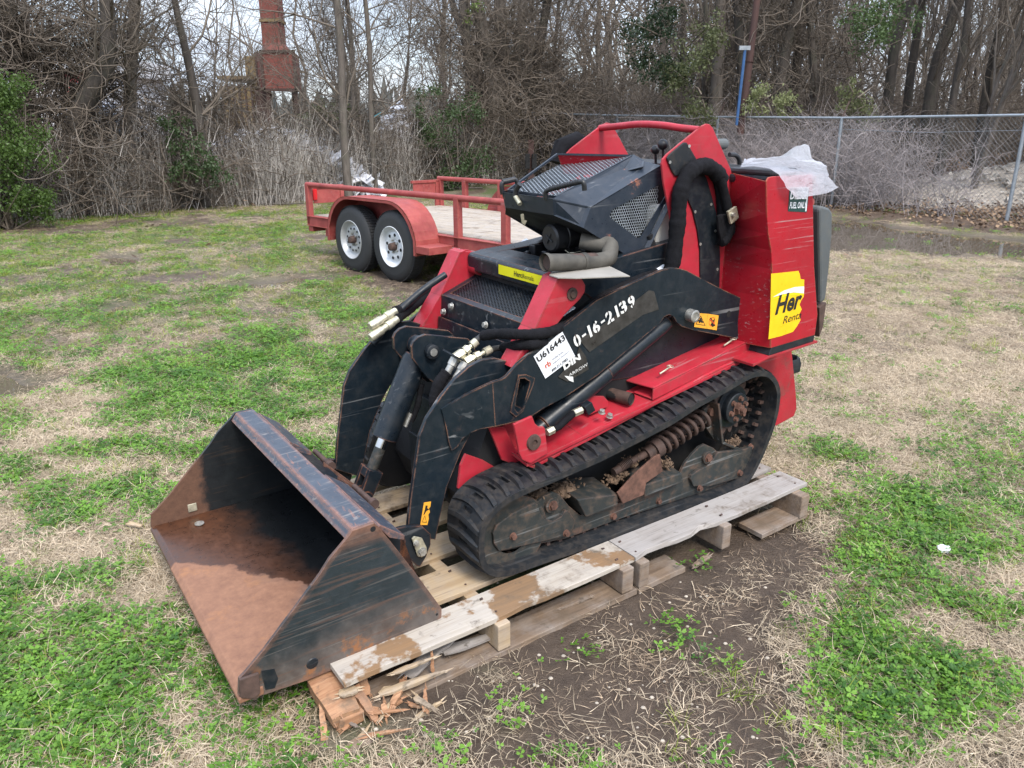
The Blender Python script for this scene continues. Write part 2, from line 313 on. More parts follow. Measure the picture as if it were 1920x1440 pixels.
# ---- tracks
TRK = [(-0.009,0.133),(-0.068,0.152),(-0.109,0.195),(-0.119,0.25),(-0.116,0.32),(-0.097,0.357),(-0.065,0.382),(-0.027,0.402),(0.015,0.41),(0.06,0.416),(0.151,0.423),(0.239,0.431),(0.348,0.441),(0.453,0.457),(0.534,0.469),(0.664,0.491),(0.789,0.525),(0.858,0.537),(0.941,0.552),(1.013,0.569),(1.071,0.578),(1.123,0.576),(1.171,0.563),(1.211,0.534),(1.239,0.5),(1.255,0.465),(1.258,0.427),(1.257,0.379),(1.237,0.306),(1.192,0.212),(1.153,0.155),(1.125,0.124),(1.084,0.104),(1.032,0.097),(0.811,0.104),(0.542,0.112),(0.255,0.12),(0.109,0.129)]
def track(side):
    t = bpy.data.objects.new('track', None); col.objects.link(t); t.parent = loader
    poly, T = interp(TRK, 64*4)
    N = len(poly); cx = .55; cz = .33
    for _ in range(3): poly = [((poly[i-1][0]+2*poly[i][0]+poly[(i+1) % N][0])/4, (poly[i-1][1]+2*poly[i][1]+poly[(i+1) % N][1])/4) for i in range(N)]
    nrm = []
    for i in range(N):
        a, c = poly[i-2], poly[(i+2) % N]; d = Vector((c[0]-a[0], c[1]-a[1])).normalized(); n = Vector((-d.y, d.x))
        if n.dot(Vector((poly[i][0]-cx, poly[i][1]-cz))) < 0: n = -n
        nrm.append(n)
    def P(i, h, v): i = i % N; return (poly[i][0]+nrm[i].x*h, mir(v, side), poly[i][1]+nrm[i].y*h)
    V = [0, .066, .114, .18]; TH = -.020
    mb = MB(); k = len(V); vs_ = []; fs = []
    for i in range(N):
        for v in V: vs_.append(P(i, 0, v))
        for v in V: vs_.append(P(i, TH, v))
    for i in range(N):
        j = (i+1) % N
        for c in range(3):
            if c == 1 and i % 4 in (2,):         # sprocket windows
                fs += [(i*8+1, i*8+2, i*8+6, i*8+5), (j*8+1, j*8+2, j*8+6, j*8+5), (i*8+1, j*8+1, j*8+5, i*8+5), (i*8+2, j*8+2, j*8+6, i*8+6)]; continue
            fs.append((i*8+c, i*8+c+1, j*8+c+1, j*8+c)); fs.append((i*8+4+c, j*8+4+c, j*8+5+c, i*8+5+c))
        fs += [(i*8, j*8, j*8+4, i*8+4), (i*8+3, i*8+7, j*8+7, j*8+3)]
    mb.add(vs_, fs)
    lv = []
    for i in range(N): lv += [P(i, -.012, .067), P(i, -.012, .113)]
    mb.add(lv, [(2*i, 2*i+1, 2*((i+1) % N)+1, 2*((i+1) % N)) for i in range(N)])
    def PF(s_, h, v):
        i = int(math.floor(s_)); f_ = s_-i; a = Vector(P(i, h, v)); c = Vector(P(i+1, h, v)); return tuple(a*(1-f_)+c*f_)
    for q in range(N//4):
        st = []
        for v, hh in ((.004,.003),(.030,.010),(.060,.0125),(.090,.0125),(.120,.0125),(.150,.010),(.176,.003)):
            bow = 1.35*(1-((v-.09)/.09)**2); s0 = q*4+bow-.9
            st.append([PF(s0-.95, -.001, v), PF(s0-.62, hh, v), PF(s0+.42, hh, v), PF(s0+.85, -.001, v)])
        vs_ = [p for r in st for p in r]; fs = []
        for a in range(len(st)-1):
            for e in range(3): fs.append((a*4+e, a*4+e+1, a*4+5+e, a*4+4+e))
        fs += [(0,1,2,3), tuple(len(vs_)-4+x for x in (3,2,1,0))]
        mb.add(vs_, fs)
    mb.build('rubber_belt', 'rubber', t, auto=35)
    lug = MB()
    for q in range(N//4):
        i = q*4
        for v in (.058, .105):
            c = [P(i, TH, v), P(i+1, TH, v), P(i+1, TH, v+.018), P(i, TH, v+.018)]
            d = [P(i, TH-.018, v+.003), P(i+1, TH-.018, v+.003), P(i+1, TH-.018, v+.015), P(i, TH-.018, v+.015)]
            lug.hull8(c, d)
    lug.build('drive_lugs', 'rustd', t, kind='stuff')
    return t
tn = track(0); track(1)
def undercarriage(side):
    m_ = lambda v: mir(v, side); dn = (0, -1 if side == 0 else 1, 0)
    f = MB().prism([(-0.024,0.227),(-0.027,0.269),(0.007,0.3),(0.129,0.319),(0.16,0.335),(0.194,0.338),(0.224,0.321),(0.261,0.27),(0.312,0.218),(0.481,0.207),(0.607,0.205),(0.781,0.236),(0.803,0.269),(0.839,0.297),(0.876,0.317),(0.905,0.32),(0.955,0.292),(0.995,0.255),(1.138,0.244),(1.176,0.243),(1.188,0.208),(1.147,0.116),(0.896,0.122),(0.46,0.146),(0.253,0.15),(-0.01,0.195)], m_(.050), m_(.062)).build('track_frame', 'undercar', loader, bevel=.002)
    for pts in ([(-0.043,0.277),(-0.031,0.3),(0.028,0.321),(0.111,0.333),(0.126,0.323),(0.134,0.292),(0.151,0.264),(0.186,0.243),(0.221,0.249),(0.238,0.267),(0.256,0.253),(0.279,0.216),(0.273,0.189),(0.245,0.169),(-0.022,0.208),(-0.039,0.239)],
                [(0.824,0.209),(0.828,0.221),(0.87,0.233),(0.913,0.234),(0.948,0.259),(0.963,0.277),(1.123,0.248),(1.17,0.247),(1.168,0.218),(1.127,0.136),(1.108,0.13),(0.935,0.144),(0.845,0.171)]):
        MB().prism(pts, m_(.036), m_(.050)).build('guard_plate', 'undercar', loader, bevel=.0025)
    for q in ([(0.271,0.301),(0.45,0.266),(0.452,0.223),(0.311,0.224)], [(0.574,0.263),(0.758,0.257),(0.762,0.218),(0.577,0.215)]):
        pts = [(q[0][0], m_(.02), q[0][1]), (q[1][0], m_(.02), q[1][1]), (q[2][0], m_(.02), q[2][1]), (q[3][0], m_(.02), q[3][1])]
        bk = [(x, m_(.15), z+(.015 if i < 2 else 0)) for i, (x, y, z) in enumerate(pts)]
        MB().hull8(pts, bk).build('step_ledge', 'undercar', loader, bevel=.004)
    MB().prism([(0.44,0.276),(0.514,0.324),(0.606,0.366),(0.631,0.367),(0.65,0.297),(0.572,0.275),(0.565,0.232),(0.467,0.228)], m_(.012), m_(.020)).build('spring_bracket', 'rust', loader, bevel=.002)
    # tension spring round its rod
    a, c = Vector(((0.707,0.351)[0], m_(.09), (0.707,0.351)[1])), Vector(((0.939,0.411)[0], m_(.09), (0.939,0.411)[1]))
    d = (c-a); u = d.normalized(); o1 = Vector((0,1,0)); o2 = u.cross(o1); n_ = 7
    pts = [a+d*(i/(n_*16))+(o1*math.cos(2*math.pi*i/16)+o2*math.sin(2*math.pi*i/16))*.034 for i in range(n_*16+1)]
    MB().tube(pts, .0078, 8).build('tension_spring', 'rustd', loader, auto=60)
    r0 = Vector(((0.49,0.309)[0], m_(.09), (0.49,0.309)[1]))
    rod = MB().cyl(r0, a, .014, 12); rod.cyl(a-u*.035, a-u*.002, .036, 18); rod.cyl(a-u*.002, c, .016, 12); rod.cyl(a-u*.07, a-u*.035, .026, 16)
    for i in range(9): rod.cyl(r0+u*(.03+i*.006), r0+u*(.033+i*.006), .0165, 12)
    rod.build('tension_rod', 'rustd', loader, auto=40)
    # idler, rollers, sprocket
    MB().lathe((.035, m_(.09), .240), (0,1,0), [(-.045,.06),(-.042,.10),(-.046,.112),(-.046,.130),(.046,.130),(.046,.112),(.042,.10),(.045,.06),(.045,.001)], 36).build('idler_wheel', 'undercar', loader, auto=35)
    for k in range(4):
        MB().lathe((.26+k*.22, m_(.09), .178+.004*k), (0,1,0), [(-.024,.001),(-.024,.035),(.05,.035),(.05,.001)], 18).build('roller', 'rustd', loader, auto=35)
    sp = MB(); cx, cz = 1.068, .425; n_ = 17; prof = []
    for i in range(n_*6):
        t = 2*math.pi*i/(n_*6); ph = i % 6; r = .112 if ph in (0,1) else (.104 if ph in (2,5) else .092); prof.append((cx+r*math.cos(t), cz+r*math.sin(t)))
    sp.prism(prof, m_(.082), m_(.092)); s_ = sp.build('drive_sprocket', 'rustd', loader, bevel=.0015)
    hub = MB().lathe((cx, m_(.085), cz), (0,-1 if side == 0 else 1,0), [(0,.082),(.012,.082),(.012,.060),(.035,.060),(.038,.056),(.038,.001)], 32); hub.build('hub', 'black2', s_, auto=35)
    hb = MB()
    for k in range(6):
        t = 2*math.pi*k/6+.3; hexbolt(hb, (cx+.040*math.cos(t), m_(.047), cz+.040*math.sin(t)), .0085, .010, dn)
    hexbolt(hb, (cx, m_(.047), cz), .020, .016, dn); hb.cyl((cx, m_(.047), cz), (cx, m_(.047)+dn[1]*.034, cz), .011, 16)
    hb.build('hub_bolts', 'rust', s_, bevel=.0008)
    # bracket strap between spring and sprocket
    st = MB(); q = [(0.956,0.468),(1.001,0.302),(1.13,0.235)]; 
    for a_, b_ in zip(q, q[1:]):
        dx, dz = b_[0]-a_[0], b_[1]-a_[1]; l_ = math.hypot(dx, dz); nx, nz = -dz/l_*.005, dx/l_*.005
        st.prism([(a_[0]-nx, a_[1]-nz), (b_[0]-nx, b_[1]-nz), (b_[0]+nx, b_[1]+nz), (a_[0]+nx, a_[1]+nz)], m_(.045), m_(.13))
    st.prism([(0.924,0.443),(0.98,0.464),(1.012,0.44),(1.036,0.348),(0.994,0.304),(0.941,0.371)], m_(.085), m_(.10)); st.build('sprocket_bracket', 'undercar', loader, bevel=.002)
    # bolts
    for x, z, r in [(p[0], p[1], .010) for p in [(0.029,0.244),(0.24,0.183),(0.876,0.156),(1.102,0.155)]]:
        hexbolt(MB(), (x, m_(.036), z), r, .010, dn).build('bolt', 'rust', f, bevel=.0008)
    for x, z in [(0.459,0.167),(0.677,0.158),(1.17,0.243)]:
        hexbolt(MB(), (x, m_(.050), z), .010, .009, dn).build('bolt', 'rust', f, bevel=.0008)
    for (x, z), r in zip([(0.186,0.299),(0.914,0.268)], (.026, .024)):
        mb = MB().cyl((x, m_(.05), z), (x, m_(.05)+dn[1]*.012, z), r, 24); mb.build('pivot_washer', 'undercar', f, bevel=.0015)
        hexbolt(MB(), (x, m_(.05)+dn[1]*.012, z), .014, .008, dn).build('pivot_bolt', 'rust', f, bevel=.001)
    (x, z) = (0.958,0.428)
    MB().cyl((x, m_(.085), z), (x, m_(.07), z), .016, 20).build('pin_head', 'rust', loader, bevel=.001)
for sd_ in (0, 1): undercarriage(sd_)
_in = [(a+(.55-a)*.020, c+(.33-c)*.045) for a, c in TRK]
for v in (.183, C2-.186): MB().prism(_in, v, v+.003).build('track_shade_sheet', 'dark', loader)  # dark sheet added inside each track loop in place of its shade
# caked mud and chaff on the near undercarriage
def clump(pts, r, name='mud_clump', n=70):
    mb = MB(); rr = random.Random(5)
    for (x, y, z) in pts:
        for _ in range(n):
            c = Vector((x+rr.gauss(0, r*.5), y+rr.gauss(0, r*.5), z+rr.gauss(0, r*.28)-.3*r)); s_ = rr.uniform(.003, .010)
            d1 = Vector((rr.gauss(0,1), rr.gauss(0,1), rr.gauss(0,1))).normalized()*s_; d2 = d1.orthogonal().normalized()*s_*.6; d3 = d1.cross(d2).normalized()*s_*.4
            mb.add([c-d1, c+d2, c+d1, c-d2, c+d3, c-d3], [(0,1,4),(1,2,4),(2,3,4),(3,0,4),(1,0,5),(2,1,5),(3,2,5),(0,3,5)])
        mb.ball((x, y, z-.02), r*.7, 10, 6, (1.2, 1, .55))
    return mb
MT['mud'] = plain('dry_mud', (.13,.085,.055), .95, 0, .5, 40, .6)
clump([(*p[:1], .10, p[2]) for p in [(0.177,0.1,0.332),(0.286,0.1,0.324),(0.253,0.1,0.315),(0.124,0.1,0.316)]], .045).build('mud_clump', 'mud', loader)
clump([(p[0], .09, p[2]) for p in [(0.384,0.09,0.26),(0.419,0.09,0.27)]], .030).build('mud_clump', 'mud', loader)
clump([(p[0], .10, p[2]) for p in [(0.536,0.1,0.302),(0.5,0.1,0.292),(0.585,0.1,0.33),(0.661,0.1,0.347)]], .030).build('mud_clump', 'mud', loader)
clump([(p[0], .07, p[2]) for p in [(1.106,0.07,0.286),(1.082,0.07,0.283)]], .022).build('mud_clump', 'mud', loader)
clump([(p[0], .07, p[2]) for p in [(0.728,0.07,0.298),(0.723,0.07,0.262)]], .026).build('mud_clump', 'mud', loader)

# ---- side rails: shelf over the track, C-channel, cylinder bracket
for side in (0, 1):
    m_ = lambda v: mir(v, side)
    lo = [(0.115,0.448),(0.146,0.43),(0.363,0.466),(0.662,0.522),(0.94,0.578),(1.234,0.627)]; e1 = [(1.169,0.65),(1.439,0.66)]
    r = MB(); a = []; c = []
    for x, z in lo: a.append((x, m_(.086), z)); c.append((x-.01, m_(.205), z+.022))
    for i in range(len(lo)-1):
        A = [a[i], a[i+1], c[i+1], c[i]]; B = [(x, y, z-.010) for x, y, z in A]; r.hull8(A, B)
    r.prism([(lo[0][0], lo[0][1]-.012), (lo[-1][0], lo[-1][1]-.022), (lo[-1][0], lo[-1][1]-.010), (lo[0][0], lo[0][1]-.0)], m_(.080), m_(.086))
    rail = r.build('side_rail', 'red', loader, bevel=.0015)
    # front closing plates of the rail
    MB().prism([(0.026,0.566),(0.085,0.552),(0.146,0.422),(0.2,0.389),(0.167,0.386),(0.074,0.442)], m_(.155), m_(.165)).build('rail_front_plate', 'red', loader, bevel=.002)
    MB().prism([(0.102,0.552),(0.148,0.542),(0.175,0.403),(0.122,0.414)], m_(.195), m_(.207)).build('rail_gusset', 'red', loader, bevel=.002)
    # channel on the rear half
    ch = [(0.607,0.605),(0.66,0.531),(1.242,0.636),(1.221,0.688)]
    q = MB(); tz = .042
    x0, z0 = (0.664,0.531); x1, z1 = (1.244,0.632)
    q.hull8([(x0, m_(.094), z0), (x1, m_(.094), z1), (x1, m_(.094), z1+tz), (x0, m_(.094), z0+tz)], [(x0, m_(.100), z0), (x1, m_(.100), z1), (x1, m_(.100), z1+tz), (x0, m_(.100), z0+tz)])
    q.hull8([(x0, m_(.094), z0+tz), (x1, m_(.094), z1+tz), (x1, m_(.094), z1+tz+.006), (x0, m_(.094), z0+tz+.006)], [(x0-.03, m_(.20), z0+tz+.004), (x1, m_(.20), z1+tz+.004), (x1, m_(.20), z1+tz+.010), (x0-.03, m_(.20), z0+tz+.010)])
    q.hull8([(x0, m_(.101), z0+.002), (x1, m_(.101), z1+.002), (x1, m_(.101), z1+.007), (x0, m_(.101), z0+.007)], [(x0-.02, m_(.17), z0+.010), (x1, m_(.17), z1+.010), (x1, m_(.17), z1+.015), (x0-.02, m_(.17), z0+.015)])
    q.build('rail_channel', 'red', rail, bevel=.0025)
    # bracket holding the lift cylinder
    br = MB().prism([(0.06,0.595),(0.091,0.6),(0.129,0.606),(0.14,0.578),(0.156,0.563),(0.173,0.561),(0.179,0.552),(0.191,0.464),(0.124,0.448),(0.092,0.469),(0.082,0.49)], m_(.072), m_(.082)).build('cylinder_bracket', 'red', loader, bevel=.003)
    (x, z) = (0.133,0.519)
    dy = -1 if side == 0 else 1
    MB().lathe((x, m_(.072), z), (0, dy, 0), [(0,.026),(.008,.024),(.009,.020),(.009,.010),(.003,.010),(.003,.0005)], 24).build('bracket_pin', 'rustd', br, auto=35)
    # lift cylinder
    A = Vector(((0.233,0.514)[0], m_(.165), (0.233,0.514)[1])); B = Vector(((0.758,0.764)[0], m_(.165), (0.758,0.764)[1])); d = (B-A).normalized(); l_ = (B-A).length
    cy = MB().tube([A-d*.04, A+d*.01, A+d*.012, A+d*l_*.52, A+d*l_*.53, B, B+d*.03], [.026,.026,.033,.033,.027,.027,.024], 24).build('lift_cylinder', 'black', loader, auto=35)
    if side == 0:
        o_ = MB(); p = [Vector((x, .105, z)) for x, z in [(0.225,0.522),(0.259,0.528),(0.318,0.56),(0.355,0.565)]]
        o_.tube(p, .011, 10); o_.build('cylinder_hose', 'sleeve', loader, auto=50)
        MB().cyl(p[0]-(p[1]-p[0])*.4, p[0]+(p[1]-p[0])*.35, .0125, 6).build('hose_fitting', 'zinc', loader, auto=30); MB().cyl(p[2], p[2]+(p[3]-p[2])*.9, .0125, 6).build('hose_fitting', 'zinc', loader, auto=30)
        MB().prism([(0.355,0.576),(0.386,0.587),(0.404,0.554),(0.374,0.542)], .095, .120).build('port_block', 'black2', loader, bevel=.002)
        MB().prism([(0.415,0.572),(0.438,0.578),(0.496,0.564),(0.516,0.542),(0.517,0.522),(0.434,0.51)], .158, .166).build('hose_guard', 'red', loader, bevel=.002)
        for x_, y_ in ((1128,772),(1142,780)): pass
        for (x, z) in [(0.444,0.533),(0.48,0.51)]:
            hexbolt(MB(), (x, .11, z-.002), .0095, .010, (-.05,-.25,1)).build('rail_bolt', 'steel', rail, bevel=.0008)
        ex = Vector(((0.587,0.545)[0], .120, (0.587,0.545)[1])); MB().tube([ex+Vector((-.05,.16,.0)), ex+Vector((-.02,.08,.0)), ex], .022, 18, cap=False).build('exhaust_pipe', 'rustd', loader, auto=40)
        MB().tube([ex+Vector((-.05,.15,.0)), ex+Vector((-.0,.002,0))], .0185, 18).build('exhaust_bore', 'dark', loader, auto=40)
    # black belly shield above the rail
    MB().prism([(0.43,0.575),(0.525,0.598),(0.65,0.588),(0.81,0.579),(0.978,0.591),(1.155,0.614),(1.262,0.639),(0.958,0.771),(0.563,0.811),(0.404,0.671)], m_(.196), m_(.206)).build('side_shield', 'black', loader, bevel=.004)
for px_ in (0, 1):
    (x, z) = ((0.745,0.6), (1.074,0.645))[px_]
    z += .012
    p = MB().tube([(x-.03,.118,z+.0),(x+.02,.118,z+.016)], .0035, 8); p.tube([(x+.02+.012*math.cos(t),.118+.012*math.sin(t),z+.018) for t in [k*.7 for k in range(10)]], .0015, 6); p.build('lynch_pin', 'zinc', loader, auto=50)

# ---- lift arms
LEG = [(-0.16,0.225),(-0.191,0.24),(-0.255,0.28),(-0.238,0.388),(-0.215,0.499),(-0.198,0.583),(-0.173,0.632),(-0.122,0.689),(-0.073,0.734),(-0.023,0.763),(0.021,0.775),(0.069,0.773),(0.108,0.757),(0.132,0.739),(0.128,0.712),(0.071,0.663),(0.011,0.58),(-0.025,0.545),(-0.057,0.5),(-0.085,0.448),(-0.113,0.393),(-0.141,0.298)]
LEG_FULL = LEG
ARM = [(0.018,0.722),(0.051,0.724),(0.07,0.73),(0.109,0.761),(0.162,0.791),(0.276,0.845),(0.418,0.915),(0.57,0.951),(0.696,0.977),(0.739,0.979),(0.782,0.974),(0.817,0.963),(0.887,0.93),(1.017,0.87),(1.172,0.804),(1.193,0.782),(1.204,0.736),(1.187,0.682),(1.171,0.666),(1.14,0.665),(0.878,0.742),(0.814,0.766),(0.785,0.788),(0.767,0.811),(0.746,0.818),(0.725,0.814),(0.707,0.796),(0.579,0.734),(0.43,0.662),(0.297,0.616),(0.211,0.597),(0.149,0.576),(0.079,0.577),(0.026,0.579)]
ARMF = [(0.018,0.122,0.722), (-0.008,0.14,0.707), (-0.055,0.155,0.688), (-0.125,0.176,0.652), (-0.113,0.176,0.595), (-0.105,0.174,0.538), (-0.098,0.172,0.514), (-0.08,0.168,0.523), (-0.064,0.162,0.549), (-0.042,0.154,0.564), (-0.015,0.142,0.574), (0.026,0.122,0.579)]
SLOT = [(0.113,0.72),(0.135,0.717),(0.161,0.701),(0.157,0.685),(0.125,0.612),(0.105,0.602),(0.089,0.62),(0.093,0.642)]
def keyhole(outer, inner):
    """one outline with the inner loop cut out of it, bridged at the nearest pair of corners"""
    area = lambda p: sum(a[0]*b_[1]-b_[0]*a[1] for a, b_ in zip(p, p[1:]+p[:1]))
    if area(outer)*area(inner) > 0: inner = inner[::-1]
    d, oi, ii = min((math.dist(a, b_), i, j) for i, a in enumerate(outer) for j, b_ in enumerate(inner))
    return outer[:oi+1]+inner[ii:]+inner[:ii+1]+outer[oi:]
for side in (0, 1):
    m_ = lambda v: mir(v, side); dy = -1 if side == 0 else 1
    if side == 0: pl_ = keyhole(ARM, SLOT)
    else: pl_ = ARM
    arm = MB().prism(pl_, m_(.122), m_(.134)).build('lift_arm', 'arm', loader)
    fp = MB(); nf = len(ARMF); A_ = [(x, m_(v), z) for x, v, z in ARMF]; B_ = [(x, m_(v+.010), z) for x, v, z in ARMF]
    top = [0,1,2,3,4]; bot = [11,10,9,8,7]
    fp.add(A_+B_, [(0,1,10,11),(1,2,9,10),(2,3,8,9),(3,4,7,8),(4,5,6,7)]+[tuple(nf+q for q in f_[::-1]) for f_ in ((0,1,10,11),(1,2,9,10),(2,3,8,9),(3,4,7,8),(4,5,6,7))]+[(q, nf+q, nf+(q+1) % nf, (q+1) % nf) for q in range(nf-1)])
    fp.build('arm_front_web', 'arm', arm)
    MB().prism([(x, z) for x, z in LEG], m_(.182), m_(.197)).build('arm_leg', 'arm', arm, bevel=.0015)
    MB().prism([(0.074,0.702),(0.186,0.697),(0.36,0.757),(0.543,0.82),(0.844,0.893),(1.268,0.777),(1.347,0.678),(1,0.732),(0.295,0.564)], m_(.255), m_(.262)).build('inner_arm_plate', 'black2', arm, bevel=.001)
    q = MB()
    tp = [(0.018,0.697),(0.087,0.702),(0.147,0.74),(0.319,0.826),(0.466,0.899),(0.621,0.936),(0.752,0.96)]
    for a_, b_ in zip(tp, tp[1:]):
        q.hull8([(a_[0], m_(.18), a_[1]-.018), (b_[0], m_(.18), b_[1]-.018), (b_[0], m_(.18), b_[1]-.028), (a_[0], m_(.18), a_[1]-.028)], [(a_[0], m_(.255), a_[1]-.018), (b_[0], m_(.255), b_[1]-.018), (b_[0], m_(.255), b_[1]-.028), (a_[0], m_(.255), a_[1]-.028)])
    q.build('arm_top_plate', 'black2', arm)
    if side == 0:
        # slot rim: a welded frame standing proud round the hole, dark inside
        rim = MB(); out_ = [(x*1.0+(x-.19)*.0, z) for x, z in SLOT]; cx = sum(p[0] for p in SLOT)/len(SLOT); cz = sum(p[1] for p in SLOT)/len(SLOT)
        k = len(SLOT); o2 = [(cx+(x-cx)*1.28+(.0), cz+(z-cz)*1.13) for x, z in SLOT]; i2 = [(cx+(x-cx)*.80, cz+(z-cz)*.93) for x, z in SLOT]
        vs_ = [(x, .117, z) for x, z in o2]+[(x, .117, z) for x, z in i2]+[(x, .122, z) for x, z in o2]+[(x, .160, z) for x, z in i2]
        fs = []
        for i in range(k):
            j = (i+1) % k; fs += [(i, j, k+j, k+i), (i, 2*k+i, 2*k+j, j), (k+i, k+j, 3*k+j, 3*k+i)]
        rim.add(vs_, fs); rim.build('slot_rim', 'arm', arm)
        MB().prism(o2, .161, .164).build('slot_back', 'dark', arm)
    # pivots
    for (x, z), r in zip([(1.158,0.712),(0.847,0.803)], (.023, .022)):
        if r == .022:
            MB().lathe((x, m_(.122), z), (0, dy, 0), [(0,r),(.030,r),(.032,r*.85),(.032,r*.62),(.030,r*.6),(.030,.0005)], 24).build('pivot_pin', 'steel' if side == 0 else 'rustd', arm, auto=35)
        else:
            MB().lathe((x, m_(.122), z), (0, dy, 0), [(0,r),(.006,r),(.008,r*.8),(.008,r*.4),(.012,r*.35),(.012,.0005)], 24).build('pivot_cap', 'rustd', arm, auto=35)
    (x, z) = (1.059,0.774)
    MB().cyl((x, m_(.1215), z), (x, m_(.121), z), .0125, 20).build('pin_hole', 'dark', arm)
    # bucket pivot plate and bolts at the foot of the leg
    ft = MB().prism([(-0.298,0.319),(-0.27,0.316),(-0.213,0.299),(-0.185,0.262),(-0.187,0.226),(-0.204,0.19),(-0.227,0.161),(-0.238,0.169),(-0.285,0.242)], m_(.165), m_(.178)).build('hitch_ear', 'black', loader, bevel=.002)
    lk = MB().prism([(-0.254,0.273),(-0.245,0.279),(-0.22,0.265),(-0.206,0.228),(-0.205,0.207),(-0.224,0.199),(-0.238,0.208)], m_(.155), m_(.162)).build('pin_keeper', 'zinc', ft, bevel=.002)
    for (x, z), r in zip([(-0.242,0.256),(-0.224,0.22)], (.008, .012)): hexbolt(MB(), (x, m_(.155), z), r, .008, (0, dy, 0)).build('keeper_bolt', 'steel', ft, bevel=.0006)
arm = [o for o in loader.children if o.name == 'lift_arm'][0]
# warning stickers and lettering on the near arm
decal([(0.168,0.775),(0.276,0.838),(0.332,0.746),(0.214,0.695)], .121, 'paper', arm, 'inspection_label')
text('U616443', 'ink', arm, (0.186,0.752), (0.291,0.808), .120, bold=.025, height=.022, name='label_number')
text('rb', 'inkred', arm, (0.215,0.727), (0.236,0.735), .120, bold=.02, name='label_logo')
text('ritchie bros.', 'inkgrey', arm, (0.24,0.749), (0.284,0.768), .120, name='label_print')
text('Inspection Operations', 'inkgrey', arm, (0.244,0.737), (0.307,0.766), .120, name='label_print')
text('800.211.3983', 'ink', arm, (0.24,0.712), (0.302,0.739), .120, bold=.01, name='label_phone')
fx = [(0.333,0.772),(0.609,0.889),(0.323,0.827)]
decal([(0.345,0.799),(0.391,0.749),(0.62,0.837),(0.694,0.845),(0.666,0.911),(0.641,0.917),(0.557,0.879),(0.422,0.822)], .1212, 'decalgrey', arm, 'worn_decal')
stc = [(0.335,0.773),(0.366,0.782),(0.378,0.792),(0.394,0.8),(0.409,0.806),(0.424,0.814),(0.438,0.819),(0.462,0.831),(0.478,0.839),(0.494,0.844),(0.505,0.849),(0.535,0.861),(0.546,0.866),(0.562,0.871),(0.574,0.878),(0.597,0.888)]
dirx = Vector((fx[1][0]-fx[0][0], fx[1][1]-fx[0][1])); LN = dirx.length; dirx.normalize()
cur = 0.0
for ch, wd in zip('0-16-2139', (.115,.07,.075,.12,.07,.125,.075,.125,.12)):
    p0 = (fx[0][0]+dirx.x*cur*LN, fx[0][1]+dirx.y*cur*LN); s1 = wd*.80*LN; p1 = (p0[0]+dirx.x*s1, p0[1]+dirx.y*s1)
    if ch == '-':
        nx, nz = -dirx.y, dirx.x; p0 = (p0[0]+nx*.018, p0[1]+nz*.018); p1 = (p0[0]+dirx.x*s1, p0[1]+dirx.y*s1)
        decal([p0, p1, (p1[0]+nx*.007, p1[1]+nz*.007), (p0[0]+nx*.007, p0[1]+nz*.007)], .121, 'whitepaint', arm, 'stencil_mark', gap=.0014)
    elif ch == '1':
        nx, nz = -dirx.y, dirx.x; q0 = (p0[0]+dirx.x*s1*.35, p0[1]+dirx.y*s1*.35); q1 = (q0[0]+dirx.x*.010, q0[1]+dirx.y*.010)
        decal([q0, q1, (q1[0]+nx*.042, q1[1]+nz*.042), (q0[0]+nx*.042, q0[1]+nz*.042)], .121, 'whitepaint', arm, 'stencil_mark', gap=.0014)
    else:
        text(ch, 'whitepaint', arm, p0, p1, .120, bold=.035, height=.042, name='stencil_mark')
        nx, nz = -dirx.y, dirx.x; q = (p0[0]+dirx.x*s1*.48, p0[1]+dirx.y*s1*.48); w2 = .0016
        for h0, h1 in ((-.002,.012),(.031,.045)):
            decal([(q[0]-dirx.x*w2+nx*h0, q[1]-dirx.y*w2+nz*h0), (q[0]+dirx.x*w2+nx*h0, q[1]+dirx.y*w2+nz*h0), (q[0]+dirx.x*w2+nx*h1, q[1]+dirx.y*w2+nz*h1), (q[0]-dirx.x*w2+nx*h1, q[1]-dirx.y*w2+nz*h1)], .121, 'arm', arm, 'stencil_bridge', gap=.003)
    cur += wd+.005
decal([(0.264,0.691),(0.303,0.667),(0.389,0.692),(0.376,0.737),(0.346,0.775),(0.336,0.745)], .1210, 'decalgrey', arm, 'peeling_decal', gap=.0018)
text('DIN', 'whitepaint', arm, (0.287,0.708), (0.354,0.733), .1185, bold=.05, height=.022, name='decal_letters')
text('ARROW', 'whitepaint', arm, (0.307,0.683), (0.384,0.706), .1185, bold=.0, height=.0105, name='decal_letters')
decal([(0.288,0.69),(0.323,0.68),(0.326,0.661),(0.308,0.67)], .121, 'whitepaint', arm, 'torn_paper', gap=.003)
decal([(0.879,0.805),(0.941,0.793),(0.942,0.738),(0.876,0.755)], .121, 'orange', arm, 'warning_sticker', gap=.001)
decal([(0.942,0.793),(1.002,0.778),(0.998,0.723),(0.943,0.738)], .121, 'orange', arm, 'warning_sticker', gap=.001)
def ring(pts, w_, v, m, name='sticker_mark'):
    cx = sum(p[0] for p in pts)/len(pts); cz = sum(p[1] for p in pts)/len(pts); k = len(pts)
    inn = [(cx+(x-cx)*(1-w_), cz+(z-cz)*(1-w_)) for x, z in pts]
    MB().add([(x, v, z) for x, z in pts]+[(x, v, z) for x, z in inn], [(i, (i+1) % k, k+(i+1) % k, k+i) for i in range(k)]).build(name, m, arm)
ring([(0.905,0.793),(0.935,0.75),(0.881,0.764)], .18, .1190, 'ink')
(cx, cz) = (0.968,0.76)
ring([(cx+.0165*math.cos(t), cz+.0165*math.sin(t)) for t in [k*math.pi/10 for k in range(20)]], .16, .1190, 'inkred')
